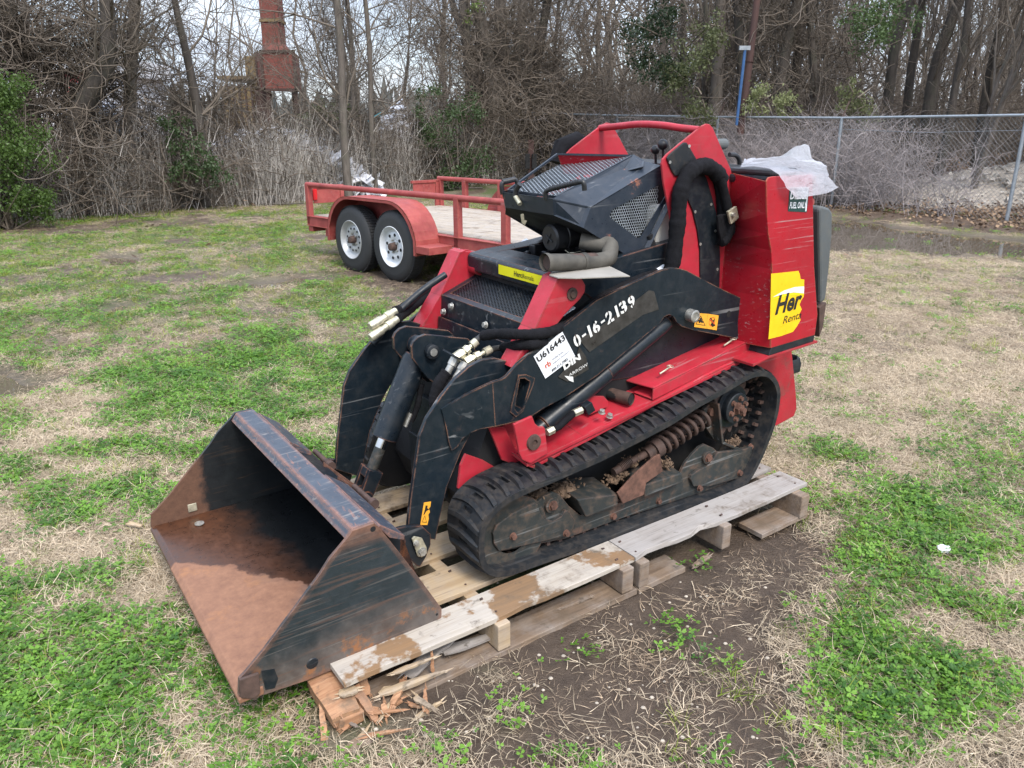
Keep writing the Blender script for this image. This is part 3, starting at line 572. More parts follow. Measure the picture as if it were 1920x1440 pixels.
decal([(0.9,0.765),(0.893,0.776),(0.904,0.78),(0.898,0.785),(0.909,0.783),(0.913,0.773),(0.922,0.765),(0.914,0.763),(0.908,0.769)], .1195, 'ink', arm, 'sticker_mark')
decal([(0.952,0.772),(0.96,0.777),(0.97,0.764),(0.981,0.768),(0.977,0.757),(0.987,0.743),(0.973,0.74),(0.961,0.75),(0.968,0.758)], .1195, 'ink', arm, 'sticker_mark')
decal([(cx-.014,cz+.010),(cx-.012,cz+.013),(cx+.014,cz-.010),(cx+.012,cz-.013)], .1192, 'inkred', arm, 'sticker_mark', gap=.001)
decal([(-0.195,0.366),(-0.171,0.362),(-0.174,0.345),(-0.179,0.342),(-0.176,0.328),(-0.182,0.321),(-0.181,0.307),(-0.187,0.287),(-0.211,0.295)], .182, 'orange', arm, 'leg_sticker')
ring([(-0.194,0.323),(-0.189,0.296),(-0.206,0.303)], .2, .1800, 'ink')
decal([(-0.19,0.355),(-0.183,0.352),(-0.185,0.344),(-0.178,0.338),(-0.188,0.336),(-0.195,0.327),(-0.199,0.325),(-0.193,0.343)], .1812, 'ink', arm, 'sticker_mark')
# cross tube and curl (tilt) cylinder
MB().cyl((.06,.20,.66), (.06,.72,.66), .045, 24).build('arm_cross_tube', 'black2', loader, auto=40)
CP = [(-0.101,0.787),(-0.093,0.801),(-0.076,0.813),(-0.051,0.818),(0.106,0.778),(0.122,0.764),(0.138,0.727),(0.162,0.666),(0.107,0.592),(0.015,0.612),(-0.046,0.67),(-0.1,0.748)]
for v in (.395, .518):
    p_ = MB().prism(CP, v, v+.012).build('tilt_bracket', 'arm', loader, bevel=.002)
(x, z) = (-0.034,0.761)
pin = MB().cyl((x,.378,z), (x,.56,z), .013, 16); pin.lathe((x,.395,z), (0,-1,0), [(0,.023),(.018,.023),(.020,.020),(.020,.0005)], 24); pin.build('tilt_pin', 'black2', loader, auto=35)
MB().cyl((x,.3748,z), (x,.3715,z), .0125, 18).build('tilt_pin_face', 'steel', loader)
A = Vector((x, .46, z)); B = Vector(((-0.233,0.378)[0], .46, (-0.233,0.378)[1])); d = (B-A).normalized()
e = Vector(((-0.18,0.477)[0], .46, (-0.18,0.477)[1])); Lb = (e-A).dot(d)
k_ = MB().tube([A+d*.03, A+d*.032, A+d*.05, A+d*Lb, A+d*(Lb+.002)], [.028,.038,.0425,.0425,.036], 32); k_.cyl(A+Vector((0,-.035,0)), A+Vector((0,.035,0)), .030, 24); k_.build('tilt_cylinder', 'black', loader, auto=35)
MB().cyl(A+d*Lb, A+d*(Lb+.035), .0195, 20).build('tilt_rod', 'chrome', loader, auto=35)
MB().cyl(A+d*(Lb+.03), B+d*.0, .0185, 20).build('rod_sleeve', 'undercar', loader, auto=35)
cv = MB(); u_ = d; s_ = Vector((0,1,0)); w_ = u_.cross(s_); P0 = B-d*.004
for sgn in (-1, 1):
    A_ = [P0+s_*sgn*.034+w_*a+u_*0 for a in (-.026, .026)]; Z = P0+u_*.10
    cv.hull8([P0+s_*sgn*.034-w_*.026, P0+s_*sgn*.034+w_*.026, P0+s_*sgn*.018+w_*.026, P0+s_*sgn*.018-w_*.026], [Z+s_*sgn*.034-w_*.022, Z+s_*sgn*.034+w_*.022, Z+s_*sgn*.018+w_*.022, Z+s_*sgn*.018-w_*.022])
cv.hull8([P0+s_*.018-w_*.026, P0+s_*.018+w_*.026, P0-s_*.018+w_*.026, P0-s_*.018-w_*.026], [P0+u_*.03+s_*.018-w_*.026, P0+u_*.03+s_*.018+w_*.026, P0+u_*.03-s_*.018+w_*.026, P0+u_*.03-s_*.018-w_*.026])
cv.cyl(P0+u_*.095-s_*.036, P0+u_*.095+s_*.036, .024, 20); cv.build('clevis', 'black', loader, bevel=.002)
MB().cyl(P0+u_*.095-s_*.050, P0+u_*.095+s_*.050, .013, 16).build('clevis_pin', 'rustd', loader, auto=35)

# ---- bucket
BV0, BV1 = -.04, .96
SIDE = [(-0.456,0.484),(-0.516,0.483),(-0.529,0.469),(-0.582,0.425),(-0.61,0.391),(-0.681,0.322),(-0.767,0.238),(-0.819,0.194),(-0.834,0.184),(-0.841,0.137),(-0.835,0.124),(-0.806,0.105),(-0.792,0.11),(-0.675,0.099),(-0.486,0.095),(-0.292,0.1),(-0.272,0.122),(-0.271,0.15),(-0.343,0.288),(-0.39,0.373),(-0.444,0.469)]
bk = bpy.data.objects.new('bucket', None); col.objects.link(bk); bk.parent = loader
T1, T0, D0 = SIDE[0], SIDE[1], SIDE[2]; LIP = (SIDE[10][0]+.004, SIDE[10][1]+.002); HEEL = (SIDE[17][0], SIDE[17][1]); HB = SIDE[15]
n = NB('bucket_side_paint')
P_ = n.noise(5, 8, .65); geo = n.n('ShaderNodeSeparateXYZ'); n.l(n.tc.outputs['Object'], geo.inputs[0])
f2 = n.noise(26, 6, .7); s1 = n.noise(1, 4, .6, stretch=(3,30,60), rot=(0,-.28,0), dist=.6); s2 = n.noise(1, 3, .6, stretch=(2,30,90), rot=(0,-.15,0), dist=.3)
base = n.mix(n.ramp(P_, (.3,0),(.7,1)), (.012,.018,.022), (.022,.032,.038))
low = n.math('ADD', n.math('MULTIPLY', n.math('SUBTRACT', .30, geo.outputs['Z']), 4.2), n.math('SUBTRACT', n.math('MULTIPLY', P_, 1.6), .8))
lowm = n.ramp(low, (.15, 0), (.75, 1))
grey = n.mix(n.ramp(f2, (.3,0),(.7,1)), (.075,.055,.047), (.14,.115,.10))
base = n.mix(n.math('MULTIPLY', lowm, .85), base, grey)
base = n.mix(n.math('MULTIPLY', n.ramp(s1, (.54,0),(.66,1)), .6), base, (.11,.062,.045))
s4 = n.noise(1, 2, .5, stretch=(4,60,200), rot=(0,-.45,0), dist=.2); base = n.mix(n.math('MULTIPLY', n.ramp(s4, (.63,0),(.70,1)), .30), base, (.20,.17,.15))
base = n.mix(n.math('MULTIPLY', n.ramp(s2, (.63,0),(.72,1)), .35), base, (.20,.18,.16))
r3 = n.ramp(n.noise(11, 9, .7), (.56,0),(.64,1)); z2 = n.ramp(geo.outputs['Z'], (.16,1),(.21,0))
base = n.mix(n.math('MULTIPLY', n.math('MULTIPLY', r3, z2), .9), base, (.25,.10,.035))
ed = n.edge(.022); edm = n.math('MULTIPLY', n.ramp(ed, (0,0),(.5,1)), n.ramp(n.noise(16, 6), (.3,0),(.5,1)))
topm = n.math('MULTIPLY', n.ramp(geo.outputs['Z'], (.42,0),(.47,1)), n.ramp(P_, (.35,.2),(.6,.9)))
base = n.mix(n.math('MAXIMUM', edm, topm), base, n.mix(n.ramp(f2, (.3,0),(.7,1)), (.10,.045,.03), (.26,.13,.085)))
n.col(base); n.set('Roughness', n.ramp(f2, (.3,.35),(.7,.75))); n.bump(n.mix(.5, f2, s1), .15, .0015); MT['bside'] = n.m
# inside of the bucket: rust, wet towards the back, black where paint is left
n = NB('bucket_inside'); geo = n.n('ShaderNodeSeparateXYZ'); n.l(n.tc.outputs['Object'], geo.inputs[0]); X, Y, Z = geo.outputs
P_ = n.noise(4, 8, .6); f2 = n.noise(40, 8, .75); f3 = n.noise(8, 8, .7)
rust = n.mix(n.ramp(f2, (.25,0),(.75,1)), (.15,.066,.038), (.29,.148,.088)); rust = n.mix(n.ramp(f3, (.58,0),(.70,.55)), rust, (.36,.16,.06))
drk = n.mix(n.ramp(f2, (.3,0),(.7,1)), (.035,.016,.010), (.095,.036,.016))
wv = n.math('ADD', n.math('ADD', Y, n.math('MULTIPLY', n.math('ADD', X, .83), 1.2)), n.math('MULTIPLY', n.math('SUBTRACT', n.noise(5, 9, .68), .5), .34))
wet = n.ramp(wv, (.682, 0), (.697, 1)); 
blk = n.ramp(n.math('ADD', n.math('ADD', X, 1.0), n.math('ADD', n.math('MULTIPLY', n.math('SUBTRACT', P_, .5), .35), n.math('MULTIPLY', n.math('SUBTRACT', Y, .5), .05))), (.37, 0), (.50, 1))
dry = n.mix(n.math('MULTIPLY', blk, .75), rust, (.05,.05,.055))
wetc = n.mix(blk, drk, (.006,.007,.008)); c_ = n.mix(wet, dry, wetc)
n.col(c_); n.set('Roughness', n.mix(wet, n.ramp(f2, (.3,.6),(.7,.85)), n.ramp(f2, (.3,.22),(.7,.45)))); n.bump(f2, .25, .001); MT['bin'] = n.m
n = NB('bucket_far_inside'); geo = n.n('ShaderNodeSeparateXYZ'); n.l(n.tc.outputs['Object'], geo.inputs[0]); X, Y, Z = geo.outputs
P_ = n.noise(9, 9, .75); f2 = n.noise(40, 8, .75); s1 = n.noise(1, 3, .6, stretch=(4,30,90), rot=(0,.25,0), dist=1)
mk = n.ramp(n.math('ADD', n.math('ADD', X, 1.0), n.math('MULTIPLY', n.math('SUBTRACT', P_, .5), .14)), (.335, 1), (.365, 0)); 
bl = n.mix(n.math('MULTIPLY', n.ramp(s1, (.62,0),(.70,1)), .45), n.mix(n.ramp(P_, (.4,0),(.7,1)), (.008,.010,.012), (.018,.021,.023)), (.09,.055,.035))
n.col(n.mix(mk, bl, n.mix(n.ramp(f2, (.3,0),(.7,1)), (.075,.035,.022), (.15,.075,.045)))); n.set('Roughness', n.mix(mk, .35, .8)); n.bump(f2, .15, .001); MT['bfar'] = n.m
n = NB('bucket_top_paint'); f2 = n.noise(30, 7, .7); geo = n.n('ShaderNodeSeparateXYZ'); n.l(n.tc.outputs['Object'], geo.inputs[0])
s1 = n.noise(1, 5, .65, stretch=(40,9,40), dist=1.6); s2 = n.noise(1, 3, .6, stretch=(9,60,60), rot=(0,0,.4), dist=.8)
base = n.mix(n.ramp(n.noise(6), (.3,0),(.7,1)), (.030,.038,.055), (.055,.068,.09)); base = n.mix(n.math('MULTIPLY', n.ramp(s2, (.58,0),(.66,1)), .6), base, (.22,.20,.19))
em = n.math('MULTIPLY', n.ramp(n.edge(.018), (0,0),(.3,1)), n.ramp(s1, (.36,0),(.5,1))); rm = n.math('MULTIPLY', n.ramp(s1, (.60,0),(.68,1)), .8)
base = n.mix(n.math('MAXIMUM', em, rm), base, n.mix(n.ramp(f2, (.3,0),(.7,1)), (.14,.06,.04), (.34,.17,.12)))
n.col(base); n.set('Roughness', n.ramp(f2, (.3,.35),(.7,.6))); n.bump(f2, .15, .001); MT['btop'] = n.m
MB().prism(SIDE, BV0, BV0+.010).build('side_plate', 'bside', bk, bevel=.001)
MB().prism(SIDE, BV1-.010, BV1).build('side_plate', 'bfar', bk, bevel=.001)
h_ = .010
FL = [LIP, (LIP[0]+.01, LIP[1]+.012), (HEEL[0]-.06, HEEL[1]-.008), (HEEL[0]-.015, HEEL[1]+.012), (HEEL[0]-.015, HEEL[1]-.006), (HEEL[0]-.06, HEEL[1]-.022)]
MB().prism(FL, BV0+.011, BV1-.011).build('floor_plate', 'bin', bk, bevel=.002)
MB().prism([(LIP[0]-.012, LIP[1]-.012), (LIP[0]-.012, LIP[1]), (LIP[0]+.004, LIP[1]+.013), (LIP[0]+.05, LIP[1]+.012), (LIP[0]+.05, LIP[1]-.012)], BV0-.004, BV1+.004).build('cutting_edge', 'bin', bk, bevel=.003)
MB().prism([(HEEL[0]-.014, HEEL[1]), (T1[0]+.0, T1[1]-.004), (T1[0]-.012, T1[1]-.006), (HEEL[0]-.030, HEEL[1]+.010)], BV0+.011, BV1-.011).build('back_plate', MT['bfar'], bk)
MB().prism([(T1[0]+.004, T1[1]), (T0[0]+.002, T0[1]), (T0[0]+.002, T0[1]-.010), (T1[0]+.004, T1[1]-.010)], BV0+.011, BV1-.011).build('top_plate', 'btop', bk, bevel=.002)
MB().prism([(T0[0]+.002, T0[1]-.001), (D0[0]-.003, D0[1]-.012), (D0[0]+.006, D0[1]-.014), (T0[0]+.010, T0[1]-.010)], BV0+.0112, BV1-.0112).build('top_lip', 'btop', bk, bevel=.002)
(hx, hz) = (-0.461,0.469)
MB().cyl((hx, BV0-.0006, hz), (hx, BV0-.0001, hz), .0075, 16).build('bolt_hole', 'dark', bk)
(hx, hz) = (-0.287,0.137)
MB().cyl((hx, BV0-.0006, hz), (hx, BV0-.0001, hz), .004, 12).build('bolt_hole', 'dark', bk)
(hx, hz) = (-0.653,0.143)
MB().lathe((hx, BV0, hz), (0,-1,0), [(0,.016),(.002,.014),(.003,.0005)], 20).build('plug', 'black2', bk, auto=30)
MB().box((LIP[0]+.115, BV1-.014, .155), (LIP[0]+.145, BV1-.010, .185)).build('bolt_head', 'zinc', bk, bevel=.006)
MB().cyl((LIP[0]+.13, BV1-.09, LIP[1]+.016), (LIP[0]+.13, BV1-.09, LIP[1]+.019), .016, 20).build('bolt_head', 'steel', bk)
# corner wear block outside
MB().prism([(-0.836,0.188),(-0.788,0.186),(-0.791,0.126),(-0.807,0.115),(-0.838,0.134)], BV0-.010, BV0-.001).build('corner_block', 'rustd', bk, bevel=.003)
decal([(-0.781,0.182),(-0.749,0.173),(-0.743,0.141),(-0.754,0.117),(-0.777,0.123)], BV0, 'black2', bk, 'paint_patch')
# hitch plate behind: a back box with a sloping top and two raised tabs
BK = Vector((T1[0]-HEEL[0], T1[1]-HEEL[1])).normalized()
q0 = (T1[0]-BK.x*.075, T1[1]-BK.y*.075); 
pr = [(q0[0]+.004, q0[1]+.012), (q0[0]+.062, q0[1]-.022), (q0[0]+.075, q0[1]-.055), (q0[0]+.050, q0[1]-.17), (q0[0]+.03+.03, q0[1]-.23), (q0[0]-BK.x*.24+.004, q0[1]-BK.y*.24)]
MB().prism(pr, .02, .90).build('hitch_plate', 'black', bk, bevel=.003)
for v0, v1 in ((-.035, .33), (.62, .935)):
    MB().prism([(T1[0]-BK.x*.02+.002, T1[1]-BK.y*.02), (T1[0]-BK.x*.02+.008, T1[1]-BK.y*.02+.004), (q0[0]+.050, q0[1]-.002), (q0[0]+.046, q0[1]-.014), (q0[0]+.006, q0[1]+.006)], v0, v1).build('hitch_tab', 'btop', bk, bevel=.0015)
for v in (.30, .62):
    hb = MB().tube([(q0[0]+.085, v-.07, q0[1]-.035), (q0[0]+.085, v+.07, q0[1]-.035)], .009, 14); hb.tube([(q0[0]+.085, v-.075, q0[1]-.035), (q0[0]+.085, v-.055, q0[1]-.035)], .015, 14); hb.build('latch_handle', 'rustd', bk, auto=40)
for v in (.40, .515):
    MB().prism([(q0[0]+.04, q0[1]-.05), (q0[0]+.05, q0[1]+.0), (P0+u_*.095).xz[:] if False else ((P0+u_*.095).x-.005, (P0+u_*.095).z+.022), ((P0+u_*.095).x+.022, (P0+u_*.095).z), ((P0+u_*.095).x+.0, (P0+u_*.095).z-.03), (q0[0]+.06, q0[1]-.13)], v, v+.010).build('hitch_ear', 'rust', bk, bevel=.002)

# ---- towers with pins, radiator guard, cross beam
for side in (0, 1):
    m_ = lambda v: mir(v, side); dy = -1 if side == 0 else 1
    T_ = [(0.275,0.999),(0.287,1.001),(0.344,0.994),(0.37,0.985),(0.384,0.963),(0.383,0.941),(0.364,0.921),(0.305,0.881),(0.223,0.809),(0.199,0.727),(0.098,0.709),(0.106,0.745),(0.162,0.819),(0.188,0.852)]
    tw = MB().prism(T_, m_(.140), m_(.150)).build('hood_tower', 'red', loader, bevel=.004)
    MB().prism(T_, m_(.204), m_(.214)).build('tower_inner_plate', 'red', tw, bevel=.003)
    fr = [T_[0], T_[-1], T_[-2], T_[-3]]
    s_ = MB()
    for a_, b_ in zip(fr, fr[1:]): s_.hull8([(a_[0]-.002, m_(.1395), a_[1]), (b_[0]-.002, m_(.1395), b_[1]), (b_[0]+.006, m_(.1395), b_[1]), (a_[0]+.006, m_(.1395), a_[1])], [(a_[0]-.002, m_(.2145), a_[1]), (b_[0]-.002, m_(.2145), b_[1]), (b_[0]+.006, m_(.2145), b_[1]), (a_[0]+.006, m_(.2145), a_[1])])
    s_.hull8([(T_[0][0]-.002, m_(.1395), T_[0][1]), (T_[1][0]+.01, m_(.1395), T_[1][1]+.003), (T_[1][0]+.01, m_(.1395), T_[1][1]-.004), (T_[0][0], m_(.1395), T_[0][1]-.008)], [(T_[0][0]-.002, m_(.2145), T_[0][1]), (T_[1][0]+.01, m_(.2145), T_[1][1]+.003), (T_[1][0]+.01, m_(.2145), T_[1][1]-.004), (T_[0][0], m_(.2145), T_[0][1]-.008)])
    s_.build('tower_face', 'red', tw, bevel=.001)
    (x, z) = (0.329,0.943)
    pb = MB().lathe((x, m_(.140), z), (0, dy, 0), [(0,.020),(.004,.020),(.005,.012),(.010,.011),(.010,.0005)], 20); pb.build('tower_pin', 'rustd', tw, auto=35)
    bs = MB().cyl((x, m_(.214), z), (x, m_(.262), z), .026, 24); bs.build('pin_boss', 'red', tw, auto=35)
    MB().cyl((x, m_(.262), z), (x, m_(.275), z), .018, 20).build('pin_end', 'rustd', tw, auto=35)
# radiator guard box
g0 = (0.2,0.235,0.856); gu, gz_ = g0[0]-.01, g0[2]
gr = (0.42,0.46,0.884)
back_u = gu+.155; back_z = gz_+.060
MB().prism([(gu-.02, .55), (gu, gz_), (gu+.012, gz_), (gu-.005, .55)], .216, .704).build('radiator_front_plate', 'black', loader, bevel=.0015)
MB().prism([(gu-.035, .55), (gu-.020, gz_-.075), (gu-.014, gz_-.075), (gu-.028, .55)], .222, .698).build('radiator_lower_plate', 'black', loader, bevel=.0015)
fr = MB(); 
def slab(v0, v1, t0, t1, th=.004):
    a = lambda t, v, dz: (gu+(back_u-gu)*t, v, gz_+(back_z-gz_)*t+dz)
    fr.hull8([a(t0,v0,0),a(t1,v0,0),a(t1,v1,0),a(t0,v1,0)], [a(t0,v0,-th),a(t1,v0,-th),a(t1,v1,-th),a(t0,v1,-th)])
slab(.216,.245,0,1.0); slab(.675,.704,0,1.0); slab(.245,.675,0,.14); slab(.245,.675,.93,1.02)
fr.build('radiator_guard_frame', 'black', loader)
MB().hull8([(gu+.01,.22,gz_-.03),(back_u,.22,back_z-.03),(back_u,.70,back_z-.03),(gu+.01,.70,gz_-.03)], [(gu+.01,.22,gz_-.2),(back_u,.22,back_z-.2),(back_u,.70,back_z-.2),(gu+.01,.70,gz_-.2)]).build('radiator', 'dark', loader)
def mesh_grid(O_, ex, ey, nx, ny, r, poly=None, hexa=False):
    """expanded metal (diamond) or honeycomb grid in the parallelogram O, ex, ey, clipped to a polygon in (s, t)"""
    mb = MB(); O_, ex, ey = Vector(O_), Vector(ex), Vector(ey); nn = ex.cross(ey).normalized()
    def inside(s_, t):
        if not poly: return 0 <= s_ <= 1 and 0 <= t <= 1
        c = False; j = len(poly)-1
        for i in range(len(poly)):
            if (poly[i][1] > t) != (poly[j][1] > t) and s_ < (poly[j][0]-poly[i][0])*(t-poly[i][1])/(poly[j][1]-poly[i][1])+poly[i][0]: c = not c
            j = i
        return c
    def bar(p, q):
        if not (inside(*p) and inside(*q)): return
        A_ = O_+ex*p[0]+ey*p[1]; B_ = O_+ex*q[0]+ey*q[1]; d_ = (B_-A_).normalized(); s_ = nn.cross(d_)*r
        mb.add([A_-s_, A_+s_, B_+s_, B_-s_, A_-nn*r*1.2, B_-nn*r*1.2], [(0,1,2,3),(0,3,5,4),(1,4,5,2)])
    if hexa:
        for i in range(nx):
            for j in range(ny):
                cx = (i+.5*(j % 2))/nx; cy = j/ny; a = 1/nx/2; h_ = 1/ny
                p = [(cx, cy+h_*.33*1), (cx+a, cy+h_*.165), (cx+a, cy-h_*.165*1), (cx, cy-h_*.33)]
                pts = [(cx+a*math.sin(k*math.pi/3)*1.0/math.sin(math.pi/3), cy+h_*.667*math.cos(k*math.pi/3)) for k in range(6)]
                for k in (0, 1, 2): bar(pts[k], pts[k+1])
    else:
        for i in range(nx):
            for j in range(ny):
                s0, t0 = i/nx, j/ny; s1_, t1_ = (i+1)/nx, (j+1)/ny; sm, tm = (s0+s1_)/2, (t0+t1_)/2
                for p, q in (((sm,t0),(s1_,tm)),((s1_,tm),(sm,t1_)),((sm,t1_),(s0,tm)),((s0,tm),(sm,t0))): bar(p, q)
    return mb
mesh_grid((gu+.022,.245,gz_+.005), (back_u-gu-.03,0,back_z-gz_-.006), (0,.43,0), 12, 22, .0016).build('radiator_mesh', 'black2', loader)
for v_, z_ in ((.69,-.055),(.64,-.025),(.42,-.045),(.70-.02,-.13)):
    hexbolt(MB(), (gu-.004-.0+(-.12*abs(z_)), v_-.02, gz_+z_), .010, .009, (-1,0,.15)).build('guard_bolt', 'steel', loader, bevel=.0008)
# cross beam with the rental company sticker, deck frame behind it
bu, bz = (0.292,0.24,0.996)[0]+.012, (0.292,0.24,0.996)[2]
bm_ = MB(); bm_.prism([(bu, bz-.062), (bu-.002, bz-.010), (bu+.010, bz), (bu+.07, bz+.008), (bu+.07, bz-.062)], .216, .704); beam = bm_.build('cross_beam', 'black', loader, bevel=.006)
bf = bu-.0035
for nm, m_n, (a_, b_) in (('company_sticker', 'yellow2', (.235, .50)),):
    MB().add([(bf, a_, bz-.045), (bf, b_, bz-.045), (bf, b_, bz-.012), (bf, a_, bz-.012)], [(0,1,2,3)]).build(nm, m_n, beam)
text('Herc', 'ink', beam, None, None, 0, bold=.02, name='sticker_lettering', frame=((bf-.001, .405, bz-.036), (0,-.045,0), (0,0,1), (-1,0,0)))
text('Rentals', 'ink', beam, None, None, 0, name='sticker_lettering', frame=((bf-.001, .357, bz-.036), (0,-.060,0), (0,0,1), (-1,0,0)))
dk = MB()
for v0, v1 in ((.216,.30),(.62,.704)): dk.prism([(bu+.05, bz-.02), (bu+.05, bz+.006), (bu+.22, bz+.015), (bu+.60, bz+.06), (bu+.60, bz-.12), (bu+.2, bz-.12)], v0, v1)
dk.prism([(bu+.05, bz-.02), (bu+.05, bz+.006), (bu+.13, bz+.010), (bu+.13, bz-.02)], .30, .62)
dk.build('deck_frame', 'black', loader, bevel=.003)
MB().prism([(bu+.0, .60), (bu+.03, bz-.07), (bu+.8, bz-.02), (bu+.8, .6)], .22, .70).build('engine_block', 'dark', loader)
ei = MB(); rr = random.Random(3)
for _ in range(26):
    x = bu+.15+rr.random()*.35; y = .30+rr.random()*.32; z = bz-.08+rr.random()*.06; s_ = rr.uniform(.015,.04); ei.box((x,y,z), (x+s_,y+s_,z+s_*rr.uniform(.6,1.6)))
ei.build('engine_parts', 'plastic', loader, bevel=.004)

# ---- air cleaner, intake pipe, cardboard
ac = Vector(((0.441,0.4,1.071)[0], .40, (0.441,0.4,1.071)[2]))
MB().lathe(ac, (1,0,.06), [(0,.0005),(0,.040),(.006,.046),(.05,.047),(.052,.050),(.060,.050),(.062,.046),(.15,.046),(.15,.0005)], 36).build('air_cleaner', 'plastic', loader, auto=35)
xm = MB()
for t in (.5, 2.1):
    dv = Vector((0, math.cos(t), math.sin(t)))*.02; xm.tube([ac-dv-Vector((.002,0,0)), ac+dv-Vector((.002,0,0))], .0022, 6)
xm.build('cap_rib', 'rubber', loader)
MB().tube([ac+Vector((.045,-.03,-.040)), ac+Vector((.05,-.045,-.048)), ac+Vector((.06,-.06,-.046)), ac+Vector((.09,-.06,-.044))], .0018, 6).build('clip_wire', 'zinc', loader)
pv = .19; pa = (0.262,0.19,1.04); pb_ = (0.406,0.19,1.026); pc = (0.485,0.19,1.02); pd = (0.539,0.205,1.038); pe = (0.543,0.25,1.059)
path = [pa, pb_, pc, (pd[0]-.012, .192, pc[2]+.004), pd, (pe[0]+.02, .225, pe[2]+.004), pe, (pe[0]-.05, .30, pe[2]+.012)]
MB().tube(smooth_path(path, 2), .0265, 20, cap=False).build('intake_pipe', 'muffler', loader, auto=50)
MB().tube([(pa[0]+.01, pv, pa[2]), (pa[0]+.2, pv, pb_[2])], .0235, 20).build('pipe_bore', 'rustd', loader, auto=50)
rg = MB().tube([(pa[0]-.002, pv, pa[2]), (pa[0]+.012, pv, pa[2])], .0285, 20, cap=False); cm = (0.415,0.19,1.026); rg.tube([(cm[0]-.009, pv, cm[2]), (cm[0]+.009, pv, cm[2])], .0285, 20); rg.build('pipe_clamp', 'muffler', loader, auto=50)
bz2 = 1.0045
bd = MB().sheet([(0.267,0.175,1.004),(0.263,0.128,1.004),(0.302,0.09,1.004),(0.454,0.018,1.004),(0.5,0.143,1.004),(0.54,0.252,1.004),(0.344,0.246,1.004)], .003, (0,0,1)); cb = bd.build('cardboard_sheet', 'board', None); cb.matrix_world = MM
tag(cb, 'flat grey cardboard sheet lying on the engine deck under the intake pipe', 'cardboard')
for (x, y, z) in [(.93-.2,.185,0)]: pass
for q in ((0.777,0.2,0.957), (0.371,0.2,0.867), (0.56,0.7,1.001)):
    mk = MB().hull8([(q[0]-.035,q[1],q[2]-.012),(q[0]+.025,q[1],q[2]+.012),(q[0]+.025,q[1]+.03,q[2]+.018),(q[0]-.035,q[1]+.03,q[2]-.006)], [(q[0]-.035,q[1],q[2]-.016),(q[0]+.025,q[1],q[2]+.008),(q[0]+.025,q[1]+.03,q[2]+.014),(q[0]-.035,q[1]+.03,q[2]-.010)]); mk.build('hose_clip', 'paper', loader, bevel=.003)

# ---- raised hood
HV = .24; hs = [(0.483,0.24,1.187),(0.786,0.24,1.303),(0.838,0.24,1.208),(0.698,0.24,0.988),(0.454,0.24,1.123)]   # side: front-top, rear-top, rear-mid, tip, front-bottom
S1, S2, S3, S4, S5 = [(p[0], p[2]) for p in hs]
op = [(0.564,1.152),(0.575,1.172),(0.801,1.245),(0.825,1.21),(0.712,1.07),(0.694,1.068),(0.572,1.143)]
HS = [S1, S2, S3, S4, S5]
hood = bpy.data.objects.new('hood', None); col.objects.link(hood); hood.parent = loader
for side in (0, 1):
    m_ = lambda v: mir(v, side)
    MB().prism(keyhole(HS, op), m_(.240), m_(.244)).build('hood_side', 'hood', hood)
    # folded flange along the lower rear edge
    MB().sheet([(S3[0], m_(.238), S3[1]), (S4[0], m_(.238), S4[1]), (S4[0]+.012, m_(.222), S4[1]+.004), (S3[0]+.012, m_(.222), S3[1]+.004)], .003).build('hood_flange', 'hood', hood)
    ex = (S2[0]-S5[0], 0, 0); ey = (0, 0, S2[1]-S4[1]); oo = (S5[0], m_(.246), S4[1])
    pst = [((x-S5[0])/ex[0], (z-S4[1])/ey[2]) for x, z in op]
    mesh_grid(oo, ex, ey, 33, 34, .0012, poly=pst, hexa=True).build('hood_side_mesh', 'galv', hood)
FU = .387; zt = (0.387,0.292,1.212)[2]; zb = (0.387,0.349,1.158)[2]; va = .315; vb = C2-va
CT = [(FU, va, zt), (FU, vb, zt)]; 
# front strip, corner chamfers
MB().sheet([(FU, va, zt), (FU, vb, zt), (FU+.012, vb-.01, zb), (FU+.012, va+.01, zb)], .004, (-1,0,0)).build('hood_front', 'hood', hood)
for side in (0, 1):
    m_ = lambda v: mir(v, side)
    MB().sheet([(S1[0], m_(.24), S1[1]), (FU, m_(va), zt), (FU+.012, m_(va+.01), zb), (S5[0], m_(.24), S5[1])], .004, (-.5, -.85 if side == 0 else .85, 0)).build('hood_corner', 'hood', hood)
    # shoulder between side panel and mesh
    SH = [(S1[0], m_(.24), S1[1]), (S2[0], m_(.24), S2[1]), (S2[0]-.02, m_(.30), S2[1]+.012), (FU+.03, m_(va+.005), zt+.012), (FU, m_(va), zt)]
    MB().add(SH+[(x, y, z-.004) for x, y, z in SH], [(0,1,2),(0,2,3),(0,3,4),(5,7,6),(5,8,7),(5,9,8),(0,5,6,1),(1,6,7,2),(2,7,8,3),(3,8,9,4),(4,9,5,0)]).build('hood_shoulder', 'hood', hood)
# grille plane
ga = Vector((FU+.02, .325, zt+.004)); gb = Vector((FU+.02, .595, zt+.004)); 
gd = Vector((0.625,0.595,1.331)); gc = Vector((gd.x, .325, gd.z)); near_b = Vector((0.763,0.345,1.324)); 
gc = Vector((gd.x+.13, .345, gd.z+.0)); gd2 = Vector((gd.x, .595, gd.z))
fl = MB()
for p, q in ((ga,gc),(gb,gd2),(ga,gb),(gc,gd2)):
    d_ = (q-p).normalized(); fl.tube([p, q], .005, 4)
fl.build('grille_frame', 'hood', hood, auto=20)
ey_ = gb-ga; 
# clip the grille to the quad (a parallelogram plus the slanted rear edge)
exx = gc-ga; sfar = (gd2-gb).dot(exx)/exx.dot(exx)
mesh_grid(ga, exx, ey_, 27, 20, .0012, poly=[(0,0),(1,0),(sfar,1),(0,1)], hexa=True).build('grille_mesh', 'galv', hood)
